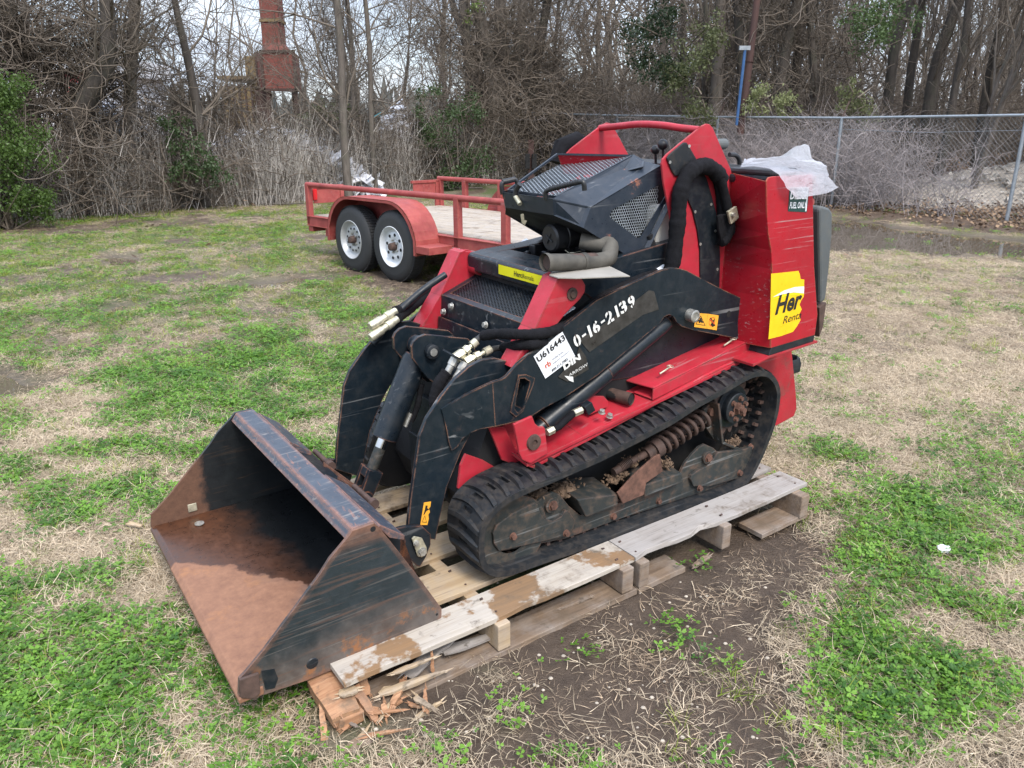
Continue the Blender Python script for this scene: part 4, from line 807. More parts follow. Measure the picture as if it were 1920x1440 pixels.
# trough wall beside the grille and the closing plates round the rear
MB().sheet([ga+Vector((0,-.002,0)), gc, (gc.x, gc.y-.02, S2[1]+.002), (ga.x+.05, ga.y-.008, zt-.005)], .003).build('trough_wall', 'hood', hood)
MB().sheet([gc, gd2, gd2+Vector((.03,0,-.07)), gc+Vector((.03,0,-.07))], .003).build('hood_rear_edge', 'redcab', hood)
MB().sheet([gc+Vector((0,-.002,.002)), (S2[0]-.02,.30,S2[1]+.012), (S2[0]-.06,.262,S2[1]-.005), gc+Vector((-.08,-.04,-.05))], .003).build('trough_end', 'hood', hood)
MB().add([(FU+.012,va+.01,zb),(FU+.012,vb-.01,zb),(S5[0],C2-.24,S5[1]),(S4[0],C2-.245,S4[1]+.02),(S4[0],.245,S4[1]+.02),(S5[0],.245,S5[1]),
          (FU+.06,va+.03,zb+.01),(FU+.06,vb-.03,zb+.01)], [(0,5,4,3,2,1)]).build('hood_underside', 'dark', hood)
# dark sheet added under the grille, standing in for the shade inside
MB().add([(FU+.03,.33,zt-.05),(FU+.03,.59,zt-.05),(S2[0]-.05,.60,S2[1]-.09),(S2[0]-.05,.30,S2[1]-.09)], [(0,1,2,3)]).build('grille_shade_sheet', 'dark', hood)
def grab(p, q, h, r=.008):
    p, q = Vector(p), Vector(q); d_ = (q-p).normalized(); z = Vector((-.15,0,1)).normalized()*h
    mb = MB().tube(smooth_path([p, p+z*.85, p+z+d_*.012, q+z-d_*.012, q+z*.85, q], 2), r, 10)
    for i in range(12):
        c = p+z+(q-p)*(.14+.72*i/11); mb.tube([c-d_*.0022, c+d_*.0022], r*1.18, 10)
    return mb
grab((0.39,0.354,1.206), (0.44,0.223,1.242), .030).build('grab_handle', 'plastic', hood, auto=50)
hA = (0.39,0.603,1.204); hB = (0.46,0.612,1.234)
grab(hA, (hA[0]+.06, hA[1]-.01, hA[2]+.01), .040).build('grab_handle', 'plastic', hood, auto=50)
l0 = (0.38,0.484,1.181); l1 = (0.385,0.519,1.204); l2 = (0.39,0.498,1.245)
MB().tube([l0, l1], .008, 10).build('latch_stub', 'zinc', hood, auto=50); MB().tube([l1, ((l1[0]+l2[0])/2, l1[1], (l1[2]+l2[2])/2), l2], .009, 10).build('latch_grip', 'plastic', hood, auto=50)
hk = [(0.359,1.152),(0.37,1.153),(0.373,1.133),(0.384,1.129),(0.375,1.115),(0.364,1.122)]; MB().prism(hk, .45, .453).build('latch_hook', 'zinc', hood)
# prop, coolant bottle and dark gap behind the hood
MB().cyl((0.749,0.24,1.075), (0.808,0.24,0.949), .013, 14).build('hood_prop', 'plastic', loader, auto=40)
bt = (0.824,0.26,1.067); MB().box((bt[0]-.030,.25,bt[2]-.075), (bt[0]+.045,.33,bt[2]+.10)).build('coolant_bottle', 'white', loader, bevel=.016)
MB().prism([(S3[0]-.16,.86),(S3[0]-.06,1.15),(S2[0]-.02,S2[1]-.06),(1.05,S2[1]-.08),(1.05,.8)], .30, .62).build('engine_bay', 'dark', loader)

# ---- red side plates with handle bar
HP = [(0.755,1.309),(0.758,1.325),(0.779,1.342),(0.934,1.427),(0.957,1.434),(0.974,1.432),(0.991,1.42),(1.104,1.278),(1.167,1.12),(1.196,0.981),(1.211,0.795),(1.223,0.623),(0.847,0.687),(0.825,0.924),(0.835,1.017),(0.83,1.073),(0.804,1.156),(0.77,1.245)]
for side in (0, 1):
    m_ = lambda v: mir(v, side); dy = -1 if side == 0 else 1
    pl = MB().prism(HP, m_(.205), m_(.214)).build('side_tower_plate', 'red', loader, bevel=.0025)
    MB().prism([(0.77,1.328),(0.779,1.339),(0.844,1.376),(0.859,1.376),(0.87,1.367),(0.914,1.321),(0.905,1.265),(0.814,1.27),(0.794,1.291)], m_(.198), m_(.2045)).build('rubber_pad', 'rubber', pl, bevel=.004)
    MB().prism([(0.827,1.26),(0.902,1.287),(0.951,1.277),(0.973,1.253),(1.005,1.194),(1.038,1.13),(1.063,1.049),(1.079,0.968),(1.093,0.812),(0.983,0.827),(0.98,0.906),(0.966,1.01),(0.944,1.082),(0.912,1.152),(0.88,1.196)], m_(.198), m_(.2045)).build('wear_strip', 'black2', pl, bevel=.002)
    for (x, z) in [(1.004,1.164),(0.964,1.028),(1.067,0.926),(0.871,1.364),(0.784,1.315),(0.924,1.144),(1.038,1.068)]:
        MB().cyl((x, m_(.1975), z), (x, m_(.196), z), .0055, 12).build('screw', 'steel', pl)
hb0 = (0.928,0.207,1.414)
yb = hb0[1]; hu, hz = hb0[0], hb0[2]
MB().tube(smooth_path([(hu,.207,hz), (hu-.005,.30,hz+.006), (hu-.012,.36,hz+.014), (hu-.012,.48,hz+.018), (hu-.008,.58,hz+.010), (hu,.713,hz)], 2), .0125, 12).build('handle_bar', 'red', loader, auto=50)
# ---- operator end: wings, side panels, console, pad
W0 = (1.102,0.205,1.25)
CAB = [(1.037,1.254),(1.046,1.266),(1.068,1.268),(1.289,1.265),(1.329,1.091),(1.368,0.932),(1.408,0.806),(1.429,0.742),(1.429,0.661),(1.162,0.655),(1.132,0.844),(1.12,0.951),(1.103,1.018),(1.078,1.075),(1.058,1.148)]
for side in (0, 1):
    m_ = lambda v: mir(v, side)
    cab = MB().prism(CAB, m_(.0), m_(.006)).build('side_panel', 'redcab', loader, bevel=.002)
    wg = MB()
    ed = [CAB[0], CAB[-1], CAB[-2], CAB[-3], CAB[-4], CAB[-5], CAB[-6]]
    inn = [(W0[0]+.005+.0*i, CAB[0][1]+.012+(e_[1]-CAB[0][1])*1.02) for i, e_ in enumerate(ed)]
    for i in range(len(ed)-1):
        a_, b_ = ed[i], ed[i+1]; c_, d_ = inn[i], inn[i+1]
        wg.hull8([(a_[0], m_(.003), a_[1]), (c_[0], m_(.205), c_[1]), (d_[0], m_(.205), d_[1]), (b_[0], m_(.003), b_[1])], [(a_[0]+.006, m_(.004), a_[1]), (c_[0]+.006, m_(.205), c_[1]), (d_[0]+.006, m_(.205), d_[1]), (b_[0]+.006, m_(.004), b_[1])])
    wg.build('front_wing', 'redwing', loader, auto=50)
    if side == 0: near_cab = cab
    e1 = [(1.168,0.654),(1.429,0.661)]
    MB().prism([(e1[0][0]-.01, e1[0][1]-.028), (e1[1][0], e1[1][1]-.026), (e1[1][0], e1[1][1]+.0), (e1[0][0], e1[0][1]+.0)], m_(.002), m_(.20)).build('bottom_rubber', 'black2', loader, bevel=.002)
    MB().prism([(e1[0][0]-.10, e1[0][1]-.052), (e1[0][0]-.01, e1[0][1]-.036), (e1[1][0]+.02, e1[1][1]-.034), (e1[1][0]+.02, e1[1][1]-.026), (e1[0][0]-.01, e1[0][1]-.028), (e1[0][0]-.10, e1[0][1]-.042)], m_(-.002), m_(.21)).build('bottom_flange', 'redworn', loader, bevel=.001)
x0 = CAB[0][0]+.01; x1 = (1.29,1.259)[0]
MB().prism([(x0+.05, CAB[0][1]-.02), (x0+.05, CAB[0][1]+.01), (x1-.02, CAB[0][1]+.015), (x1-.02, CAB[0][1]-.02)], .008, .912).build('console_top', 'black2', loader, bevel=.01)
cp = W0[0]-.005
MB().box((cp+.01, .0+.03, CAB[0][1]+.002), (cp+.16, .89, CAB[0][1]+.032)).build('console_pad', 'plastic', loader, bevel=.012)
MB().box((x0+.145,.01,.70), (x1-.01,.91,CAB[0][1]-.022)).build('rear_housing', 'redcab', loader, bevel=.004)
pd_ = [(1.399,1.134),(1.412,1.147),(1.464,1.135),(1.488,1.116),(1.504,1.032),(1.516,0.887),(1.518,0.782),(1.486,0.77)]
MB().prism(pd_, .03, .89).build('operator_pad', 'greytank', loader, bevel=.010)
MB().prism([(1.482,0.755),(1.524,0.771),(1.524,0.674),(1.508,0.632)], .03, .89).build('pad_bracket', 'rustd', loader, bevel=.002)
# controls
for (px_, r_) in (((0.939,0.42,1.343), .0165), ((0.924,0.37,1.363), .0190)):
    bl = MB().ball(px_, r_, 18, 12); lv = bl.build('lever_knob', 'plastic', loader, smooth=True)
    MB().tube([px_, (px_[0]+.02, px_[1], px_[2]-.16)], .005, 8).build('lever_rod', 'plastic', loader, auto=50)
kk = (1.166,0.3,1.361); MB().tube([(kk[0]-.05,.30,kk[2]), (kk[0]+.01,.30,kk[2])], .019, 18).build('throttle_grip', 'greytank', loader, bevel=.006)
q = [(1.203,0.3,1.322),(1.24,0.3,1.321),(1.264,0.3,1.301),(1.268,0.3,1.27)]; MB().tube(smooth_path(q, 2), .0085, 12).build('control_loop', 'plastic', loader, auto=50)
kr = (0.786,0.75,1.348); MB().tube([(kr[0]-.03,.76,kr[2]-.06),(kr[0]-.01,.76,kr[2]),(kr[0]+.06,.76,kr[2]+.02),(kr[0]+.14,.76,kr[2]-.02),(kr[0]+.17,.76,kr[2]-.1)], .035, 16).build('far_hose_loop', 'sleeve', loader, auto=50)
# cab stickers
st_ = [(1.115,0.936),(1.188,0.932),(1.272,0.928),(1.284,0.913),(1.291,0.896),(1.314,0.891),(1.324,0.826),(1.313,0.816),(1.304,0.799),(1.321,0.778),(1.308,0.76),(1.322,0.737),(1.304,0.715),(1.284,0.698),(1.256,0.696),(1.216,0.693),(1.141,0.693),(1.137,0.773),(1.128,0.845)]
decal(st_, 0, 'yellow', near_cab, 'rental_sticker', gap=.0006)
decal([(1.139,0.849),(1.2,0.865),(1.261,0.87),(1.318,0.865),(1.321,0.839),(1.258,0.851),(1.196,0.853)], 0, 'paper', near_cab, 'sticker_swoosh', gap=.0014)
decal([(1.14,0.841),(1.203,0.849),(1.266,0.846),(1.322,0.837),(1.323,0.833),(1.26,0.842),(1.198,0.843)], 0, 'yellow2', near_cab, 'sticker_swoosh', gap=.0014)
text('Her', 'ink', near_cab, (1.162,0.779), (1.314,0.785), -.001, bold=.03, height=.072, shear=.25, name='sticker_lettering')
text('Renta', 'ink', near_cab, (1.215,0.739), (1.322,0.745), -.001, height=.028, shear=.25, name='sticker_lettering')
decal([(1.165,1.226),(1.277,1.22),(1.279,1.136),(1.171,1.147)], 0, 'green', near_cab, 'fuel_sticker', gap=.0006)
decal([(1.164,1.228),(1.276,1.222),(1.276,1.219),(1.165,1.225)], 0, 'paper', near_cab, 'sticker_edge', gap=.0014)
decal([(1.266,1.219),(1.271,1.219),(1.275,1.14),(1.268,1.14)], 0, 'paper', near_cab, 'sticker_edge', gap=.0014)
text('DIESEL', 'paper', near_cab, (1.172,1.187), (1.272,1.182), -.001, bold=.03, height=.028, name='sticker_lettering')
text('FUEL ONLY', 'paper', near_cab, (1.175,1.156), (1.269,1.151), -.001, bold=.02, height=.022, name='sticker_lettering')
# soot patch on the wing is left to the paint; hoses
def hose(pts, r, name='hydraulic_hose', m='sleeve', wr=True, n=14):
    P_ = smooth_path(pts, 3); k = len(P_); rr = random.Random(len(pts)*7+3)
    rs = [r*(1+(.05*math.sin(i*.55+1)+.035*math.sin(i*1.9)+.02*rr.uniform(-1,1) if wr else 0)) for i in range(k)]
    return MB().tube(P_, rs, n).build(name, m, loader, smooth=True)
S = lambda v, l: [(p[0], v, p[1]) for p in l]
hose(S(.175, [(0.792,0.942),(0.806,0.983),(0.814,1.074),(0.817,1.149),(0.817,1.219),(0.843,1.273),(0.892,1.3),(0.945,1.298),(0.991,1.277),(1.022,1.247)]), .0275)
hose(S(.165, [(0.97,1.286),(1.007,1.252),(1.034,1.195),(1.062,1.132),(1.078,1.074),(1.063,1.038),(1.036,1.031)]), .0165)
hose(S(.190, [(0.985,1.287),(1.023,1.242),(1.042,1.187),(1.06,1.111),(1.062,1.054),(1.058,1.016)]), .0165)
MB().prism([(1.026,1.143),(1.069,1.159),(1.089,1.117),(1.049,1.097)], .138, .148).build('hose_clamp', 'zinc', loader, bevel=.002)
(x, z) = (1.049,1.132); hexbolt(MB(), (x,.138,z), .007, .008).build('clamp_bolt', 'steel', loader)
MB().prism([(1.003,1.127),(1.016,1.132),(1.082,1.131),(1.106,1.101),(1.112,1.063),(1.039,1.022),(1.012,1.081)], .160, .172).build('hose_boot', 'sleeve', loader, bevel=.004)
# hoses over the arm to the quick couplers
hv = .25
hose(S(.215, [(0.833,0.95),(0.692,0.935),(0.571,0.908),(0.456,0.87),(0.367,0.824)])[:-1]+[(0.371,0.172,0.843), (0.314,0.155,0.838), (0.238,0.118,0.843), (0.173,0.116,0.844), (0.123,0.155,0.844), (0.122,0.24,0.828), (0.099,0.295,0.812)], .0165)
hose([(0.81,0.23,0.931), (0.577,0.22,0.888), (0.421,0.2,0.842), (0.335,0.175,0.809), (0.268,0.155,0.804), (0.192,0.122,0.813), (0.155,0.118,0.815), (0.143,0.17,0.803), (0.156,0.26,0.771)], .0165)
for side_hose, (a1, a2, a3, a4) in enumerate(([(0.108,0.3,0.815),(0.082,0.3,0.802),(0.064,0.3,0.786),(0.048,0.3,0.775)], [(0.169,0.27,0.768),(0.122,0.27,0.771),(0.092,0.27,0.762),(0.064,0.27,0.753)])):
    MB().tube([a1, a2, a3], .0095, 10).build('hose_end', 'rubber2' if side_hose == 0 else 'muffler', loader, smooth=True)
def fitting(p, q, r=.013):
    p, q = Vector(p), Vector(q); d_ = q-p; mb = MB()
    mb.cyl(p, p+d_*.35, r*1.05, 12); mb.cyl(p+d_*.35, p+d_*.6, r*.55, 10); mb.cyl(p+d_*.6, p+d_*.85, r*1.15, 6); mb.cyl(p+d_*.85, q, r*.8, 12); return mb
f1 = [(0.072,0.29,0.799),(0.022,0.29,0.77),(-0.007,0.29,0.758),(-0.037,0.29,0.715)]
f2_ = [(0.112,0.27,0.771),(0.042,0.27,0.754),(0.017,0.27,0.745),(-0.021,0.27,0.697)]
for f_ in (f1, f2_):
    fitting(f_[0], f_[1]).build('hose_fitting', 'zinc', loader, auto=30); MB().cyl(f_[1], f_[2], .017, 6).build('coupler_nut', 'zinc', loader, auto=30)
    k_ = Vector(f_[2]); MB().tube([k_, k_.lerp(Vector(f_[3]), .45)], .015, 8).build('elbow', 'steel', loader, auto=30)
    MB().tube([k_.lerp(Vector(f_[3]), .45), Vector(f_[3])], .0115, 12).build('coupler', 'steel', loader, auto=30)
br_ = (-0.012,0.285,0.772); MB().sheet([(br_[0]-.012,.255,br_[2]+.0),(br_[0]-.012,.335,br_[2]+.004),(br_[0]+.012,.335,br_[2]-.012),(br_[0]+.012,.255,br_[2]-.016)], .005).build('coupler_bracket', 'black2', loader)
hose([(-0.037,0.29,0.719),(-0.063,0.29,0.694),(-0.083,0.29,0.655),(-0.083,0.29,0.617)], .019, 'hose_sleeve'); hose([(-0.021,0.27,0.697),(-0.037,0.27,0.677),(-0.058,0.27,0.647),(-0.065,0.27,0.605)], .019, 'hose_sleeve')
hose([(-0.048,0.44,0.64),(-0.061,0.44,0.578),(-0.076,0.44,0.544),(-0.093,0.44,0.519)], .010); MB().tube([(-0.092,0.44,0.547), (-0.114,0.44,0.506)], .007, 8).build('hose_fitting', 'steel', loader, auto=40)
# couplers on the far side
for p, q_, r_ in (((-0.116,0.66,0.794), (-0.006,0.68,0.829), 0), ((-0.126,0.64,0.761), (-0.012,0.66,0.806), 1)):
    p, q_ = Vector(p), Vector(q_); d_ = (q_-p)
    mb = MB(); mb.tube([p, p+d_*.05, p+d_*.06, p+d_*.42, p+d_*.44, p+d_*.60, p+d_*.61, p+d_*.8, p+d_*.82, q_], [.013,.015,.0155,.0155,.012,.012,.0155,.0155,.0135,.013], 14); mb.build('quick_coupler', 'zinc', loader, auto=30)
    hose([tuple(q_), (((0.067,0.75,0.82)), ((0.072,0.75,0.802)))[r_], (((0.147,0.81,0.831)), ((0.148,0.8,0.815)))[r_], (((0.205,0.84,0.844)), ((0.203,0.83,0.828)))[r_], (0.324,0.9,0.845)], .0165)
hose([(-0.089,0.7,0.72),(-0.001,0.7,0.811),(0.107,0.7,0.882),(0.207,0.7,0.927)], .012, 'hydraulic_hose', 'black2', False)

# ---- plastic bag lying over the rear corner
n = NB('thin_clear_plastic'); n.col((.80,.82,.90)); n.set('Roughness', .22); n.set('Specular IOR Level', .6)
try: n.set('Subsurface Weight', 0)
except Exception: pass
tr = n.n('ShaderNodeBsdfTranslucent'); tp_ = n.n('ShaderNodeBsdfTransparent'); m1 = n.n('ShaderNodeMixShader'); m2 = n.n('ShaderNodeMixShader')
tr.inputs[0].default_value = (.85,.87,.95,1); m1.inputs[0].default_value = .45; m2.inputs[0].default_value = .34
o_ = n.t.nodes['Material Output']; n.l(n.b.outputs[0], m1.inputs[1]); n.l(tr.outputs[0], m1.inputs[2]); n.l(m1.outputs[0], m2.inputs[1]); n.l(tp_.outputs[0], m2.inputs[2]); n.l(m2.outputs[0], o_.inputs[0])
n.bump(n.noise(16, 6, .65, dist=2.5), .8, .02); MT['bag'] = n.m
# outline rows (photo order: left to right), each row a polyline in 3D
rows = [[(1.472,0.42,1.289),(1.59,0.42,1.289),(1.693,0.42,1.298),(1.752,0.42,1.331),(1.802,0.42,1.338),(1.853,0.42,1.339)],
        [(1.28,0.3,1.297),(1.382,0.3,1.301),(1.497,0.3,1.297),(1.58,0.3,1.302),(1.651,0.3,1.296),(1.718,0.3,1.281)],
        [(1.096,0.16,1.291),(1.188,0.16,1.299),(1.309,0.16,1.294),(1.421,0.16,1.29),(1.538,0.16,1.282),(1.606,0.16,1.268)],
        [(1.078,0.03,1.293),(1.13,0.03,1.288),(1.195,0.03,1.285),(1.261,0.03,1.282),(1.366,0.03,1.273),(1.423,0.03,1.259)],
        [(1.084,-0.01,1.276),(1.112,-0.01,1.279),(1.153,-0.01,1.278),(1.224,-0.01,1.274),(1.313,-0.01,1.259),(1.372,-0.01,1.247)],
        [(1.091,-0.02,1.256),(1.117,-0.02,1.243),(1.154,-0.02,1.228),(1.22,-0.02,1.225),(1.306,-0.02,1.224),(1.386,-0.02,1.231)],
        [(1.108,-0.028,1.232),(1.141,-0.028,1.209),(1.181,-0.028,1.183),(1.235,-0.028,1.196),(1.328,-0.028,1.194),(1.407,-0.028,1.215)]]
rows2 = []
for r_ in rows: rows2.append(smooth_path(r_, 2))
k = len(rows2[0]); G_ = [[Vector(p) for p in r_] for r_ in rows2]
fine = []
for a_, b_ in zip(G_, G_[1:]):
    for t in (0, .25, .5, .75): fine.append([p.lerp(q, t) for p, q in zip(a_, b_)])
fine.append(G_[-1]); rr = random.Random(4)
from mathutils import noise as mn
vs_ = []
for i, r_ in enumerate(fine):
    for j, p in enumerate(r_): d_ = (mn.noise(p*14)*.018+abs(mn.noise(p*30))*.014)*(1 if i < 9 else .45); vs_.append((p.x+d_*.3, p.y-abs(d_)*.6, p.z+d_*.8))
fs = [(i*k+j, i*k+j+1, (i+1)*k+j+1, (i+1)*k+j) for i in range(len(fine)-1) for j in range(k-1)]
bag = MB().add(vs_, fs).build('plastic_bag', 'bag', None, smooth=True); bag.matrix_world = MM
tag(bag, 'crumpled clear white plastic bag draped over the rear corner of the loader', 'plastic bag')

# ================================================================== WOOD: two pallets and broken pieces
def woodmat(name, c1, c2, weather=.5, stain=None, rough=.75):
    n = NB(name); g = n.noise(1, 5, .6, stretch=(3,55,55), dist=.5); g2 = n.noise(1, 3, .5, stretch=(8,160,160), dist=.3); f = n.noise(9, 7, .65)
    oi = n.n('ShaderNodeObjectInfo')
    base = n.mix(n.ramp(g, (.3,0),(.7,1)), c1, c2); base = n.mix(n.math('MULTIPLY', n.ramp(g2, (.55,0),(.7,1)), .5), base, tuple(x*.45 for x in c1))
    base = n.mix(n.math('MULTIPLY', n.ramp(f, (.42,0),(.62,1)), weather), base, (.36,.34,.33))
    if stain: base = n.mix(n.math('MULTIPLY', n.ramp(n.noise(6.5, 8, .6), (.52,0),(.56,1)), .9), base, n.mix(n.ramp(g, (.3,0),(.7,1)), stain, tuple(x*.6 for x in stain)))
    base = n.mix(n.ramp(n.noise(20, 5), (.62,0),(.72,.7)), base, (.06,.05,.04)); base = n.mix(n.ramp(n.noise(5, 7, .7), (.54,0),(.66,.75)), base, (.13,.095,.065))
    base = n.mix(n.math('MULTIPLY', oi.outputs['Random'], .35), base, n.mix(1.0, base, (.62,.58,.52), 'MULTIPLY'))
    n.col(base); n.set('Roughness', rough); n.bump(n.mix(.5, g, g2), .5, .002); return n.m
MT['wood_new'] = woodmat('pine_board', (.36,.255,.15), (.48,.365,.235), .35)
MT['wood_white'] = woodmat('wet_white_board', (.37,.32,.265), (.48,.435,.38), .3, stain=(.25,.135,.055))
MT['wood_grey'] = woodmat('grey_board', (.25,.225,.205), (.36,.33,.31), .5)
MT['wood_old'] = woodmat('muddy_board', (.14,.095,.065), (.27,.195,.135), .35)
MT['wood_raw'] = woodmat('split_wood', (.26,.115,.055), (.47,.27,.15), .05)
def plank(u0, u1, v0, v1, z0, z1, m, parent, base, name='deck_board', jag=None, sag=0, seed=1):
    rr = random.Random(seed*31+7); n_ = 14; mb = MB(); vs_ = []
    for i in range(n_+1):
        t = i/n_; u = u0+(u1-u0)*t; dz = -sag*math.sin(math.pi*t)+rr.uniform(-1,1)*.0006; e0 = rr.uniform(0,1)*.0025+(jag(t) if jag else 0)
        vs_ += [(u, v0+e0, z1+dz), (u, v1-rr.uniform(0,1)*.0012, z1+dz+.0005), (u, v1, z0+dz), (u, v0+e0*.7, z0+dz)]
    fs = [(0,1,2,3), tuple(4*n_+x for x in (3,2,1,0))]+[(i*4+a, i*4+(a+1) % 4, (i+1)*4+(a+1) % 4, (i+1)*4+a) for i in range(n_) for a in range(4)]
    o = mb.add(vs_, fs).build(name, m, parent, base, bevel=.0015)
    for i in (0, 1): pass
    return o
def nails(parent, base, us, v0, v1, z):
    mb = MB(); rr = random.Random(9)
    for u in us:
        for v in (v0+.025, v1-.03): mb.cyl((u+rr.uniform(-.01,.01), v, z+.0002), (u+rr.uniform(-.002,.002), v, z+.0018), .0035, 8)
    mb.build('nails', 'rustd', parent, base, kind='stuff')
ROWS = [(-.131,-.002),(.034,.178),(.245,.372),(.438,.560),(.628,.750),(.800,.930)]
b0 = (-.1, .4, 0)
pal = mthing('pallet', 'pine pallet with a white stained edge board, crushed at one end under the loader bucket', 'pallet', b0, group=None)
for i, (v0, v1) in enumerate(ROWS):
    jag = (lambda t: .016*max(0, math.sin((t-.50)*38))*(1 if .38 < t < .60 else 0)+(.028*abs(math.sin(t*47))*max(0, 1-t*5) if t < .2 else 0)) if i == 0 else None
    plank(-.607 if i == 0 else -.55, .392, v0, v1, .104, .120, 'wood_white' if i == 0 else 'wood_new', pal, b0, jag=jag, seed=i+1, sag=.002)
    nails(pal, b0, (-.13, .34), v0, v1, .120)
for u0, u1 in ((-.153,-.110),(.325,.372)):
    plank(0, 1, 0, 1, 0, 1, 'wood_new', pal, b0, 'tmp').name if False else None
    MB().box((u0,-.150,.018), (u1,.93,.103)).build('stringer', 'wood_old' if u0 > 0 else 'wood_new', pal, b0, bevel=.003)
plank(-.600, .392, -.152, -.040, -.006, .014, 'wood_old', pal, b0, 'bottom_board', seed=11)
plank(-.55, .392, .38, .50, -.008, .012, 'wood_old', pal, b0, 'bottom_board', seed=12)
plank(-.55, .392, .82, .93, -.008, .012, 'wood_old', pal, b0, 'bottom_board', seed=13)
# crushed front stringer, split open
def shard(p, q, w0, w1, th, m, seed, jagged=3):
    """splintered piece of timber from p to q: uneven width, torn ends"""
    rr = random.Random(seed); p, q = Vector(p), Vector(q); d = q-p; L_ = d.length; d.normalize(); s_ = Vector((0,0,1)).cross(d).normalized(); up = d.cross(s_); k = 9; mb = MB(); vs_ = []
    for i in range(k+1):
        t = i/k; w_ = w0+(w1-w0)*t; c = p+d*(L_*t)
        tear = 1-(.6*rr.random() if i in (0, k) else .12*rr.random()); off = rr.uniform(-1,1)*w_*.10
        h = th*(1-.25*rr.random())*(.35+.65*math.sin(math.pi*min(1, max(0, .12+t*.8))))
        vs_ += [c+s_*(w_/2*tear+off)+up*h/2, c+s_*off*.6+up*h*.62, c-s_*(w_/2*tear-off)+up*h/2, c-s_*(w_/2*tear-off)*.9-up*h/2, c+s_*(w_/2*tear+off)*.9-up*h/2]
    fs = [(0,1,2,3,4), tuple(5*k+x for x in (4,3,2,1,0))]+[(i*5+a, i*5+(a+1) % 5, (i+1)*5+(a+1) % 5, (i+1)*5+a) for i in range(k) for a in range(5)]
    mb.add(vs_, fs)
    for e_, sg in ((p, -1), (q, 1)):
        for _ in range(jagged):
            o_ = s_*rr.uniform(-.4,.4)*(w0 if sg < 0 else w1)+up*rr.uniform(-.3,.4)*th; l_ = rr.uniform(.01,.035); r_ = rr.uniform(.0015,.005)
            mb.add([e_+o_+s_*r_, e_+o_-s_*r_, e_+o_+up*r_, e_+o_+d*sg*l_+up*rr.uniform(-.004,.006)], [(0,1,2),(0,1,3),(1,2,3),(2,0,3)])
    return mb
shard((-.622,-.165,.045), (-.600,.26,.085), .085, .090, .060, 'wood_raw', 3).build('crushed_stringer', 'wood_raw', pal, b0, bevel=.001)
blk = MB().prism([(-0.7,0.086),(-0.617,0.044),(-0.61,0.007),(-0.672,0.014),(-0.695,0.037)], -.168, -.155); 
MB().hull8([(-.648,-.170,.012),(-.578,-.172,.018),(-.575,-.172,.048),(-.640,-.170,.052)], [(-.655,.02,.02),(-.585,.02,.02),(-.59,.02,.070),(-.655,.02,.072)]).build('stringer_end', 'wood_raw', pal, b0, bevel=.004)
spl = [('grey_splinter', (-.30,-.085,.045), (-.10,-.10,.030), .045, .020, .012, 'wood_grey', 'long grey torn strip leaning between the bottom board and the white deck board'),
       ('grey_splinter', (-.42,-.10,.030), (-.22,-.06,.075), .050, .035, .012, 'wood_grey', 'broad grey split slab lying under the white deck board'),
       ('tan_splinter', (-.52,-.135,.045), (-.33,-.150,.036), .034, .008, .014, 'wood_new', 'pale pointed splinter lying across the bottom board of the crushed pallet'),
       ('orange_splinter', (-.50,-.175,.030), (-.44,-.120,.040), .018, .022, .014, 'wood_raw', 'short orange splinter on the bottom board below the pale pointed one'),
       ('orange_splinter', (-.535,-.10,.025), (-.525,-.03,.075), .022, .026, .016, 'wood_raw', 'upright orange splinter beside the crushed stringer'),
       ('brown_splinter', (-.575,-.105,.075), (-.555,-.195,.022), .030, .020, .022, 'wood_raw', 'split brown wedge leaning on the crushed stringer end'),
       ('tan_splinter', (-.62,-.12,.085), (-.575,-.13,.085), .030, .030, .010, 'wood_new', 'small pale chip wedged at the broken tip of the white board'),
       ('orange_splinter', (-.685,-.175,.008), (-.655,-.08,.055), .020, .012, .012, 'wood_raw', 'thin orange splinter at the outer corner of the crushed stringer'),
       ('tan_splinter', (-.47,-.128,.085), (-.36,-.142,.090), .020, .008, .008, 'wood_new', 'torn pale strip hanging from the edge of the white deck board'),
       ('dark_splinter', (-.665,-.235,.008), (-.575,-.225,.012), .040, .036, .022, 'wood_old', 'dark flat wood chunk lying on the mud in front of the crushed stringer'),
       ('grey_splinter', (.64,-.165,.010), (.73,-.150,.012), .020, .026, .012, 'wood_old', 'grey wood sliver lying in the mud beside the rear pallet'),
       ('tan_splinter', (.12,-.09,.018), (.23,-.10,.022), .014, .022, .010, 'wood_old', 'thin wood sliver on the mud under the middle of the pine pallet'),
       ('orange_splinter', (-.355,-.128,.03), (-.350,-.118,.088), .012, .008, .008, 'wood_raw', 'small upright splinter hanging under the white board')]
for i, (nm, p, q, w0, w1, th, m, lb) in enumerate(spl):
    o = shard(p, q, w0, w1, th, m, 50+i).build(nm, m, None, p, bevel=.0006); o.matrix_world = MM @ Matrix.Translation(p); tag(o, lb, 'wood splinter', 'broken pieces of the crushed pallet')
b1 = (.85, .4, 0)
pal2 = mthing('pallet', 'weathered grey pallet under the rear of the loader, nearest the puddle', 'pallet', b1)
for i, (v0, v1) in enumerate(ROWS):
    jag = (lambda t: .024*max(0, math.sin((t-.30)*24))*(1 if t < .5 else .15)) if i == 0 else None
    plank(.396, 1.305, v0, v1, .104, .120, 'wood_grey' if i < 2 else 'wood_new', pal2, b1, jag=jag, seed=i+21, sag=.004)
    nails(pal2, b1, (.42, .84, 1.26), v0, v1, .120)
for u0, u1 in ((.398,.440),(.800,.842),(1.215,1.262)):
    MB().box((u0,-.152 if u0 < 1.2 else -.175,.012), (u1,.93,.103)).build('stringer', 'wood_old', pal2, b1, bevel=.004)
plank(1.0, 1.275, -.170, -.060, -.004, .014, 'wood_old', pal2, b1, 'bottom_board', seed=31)
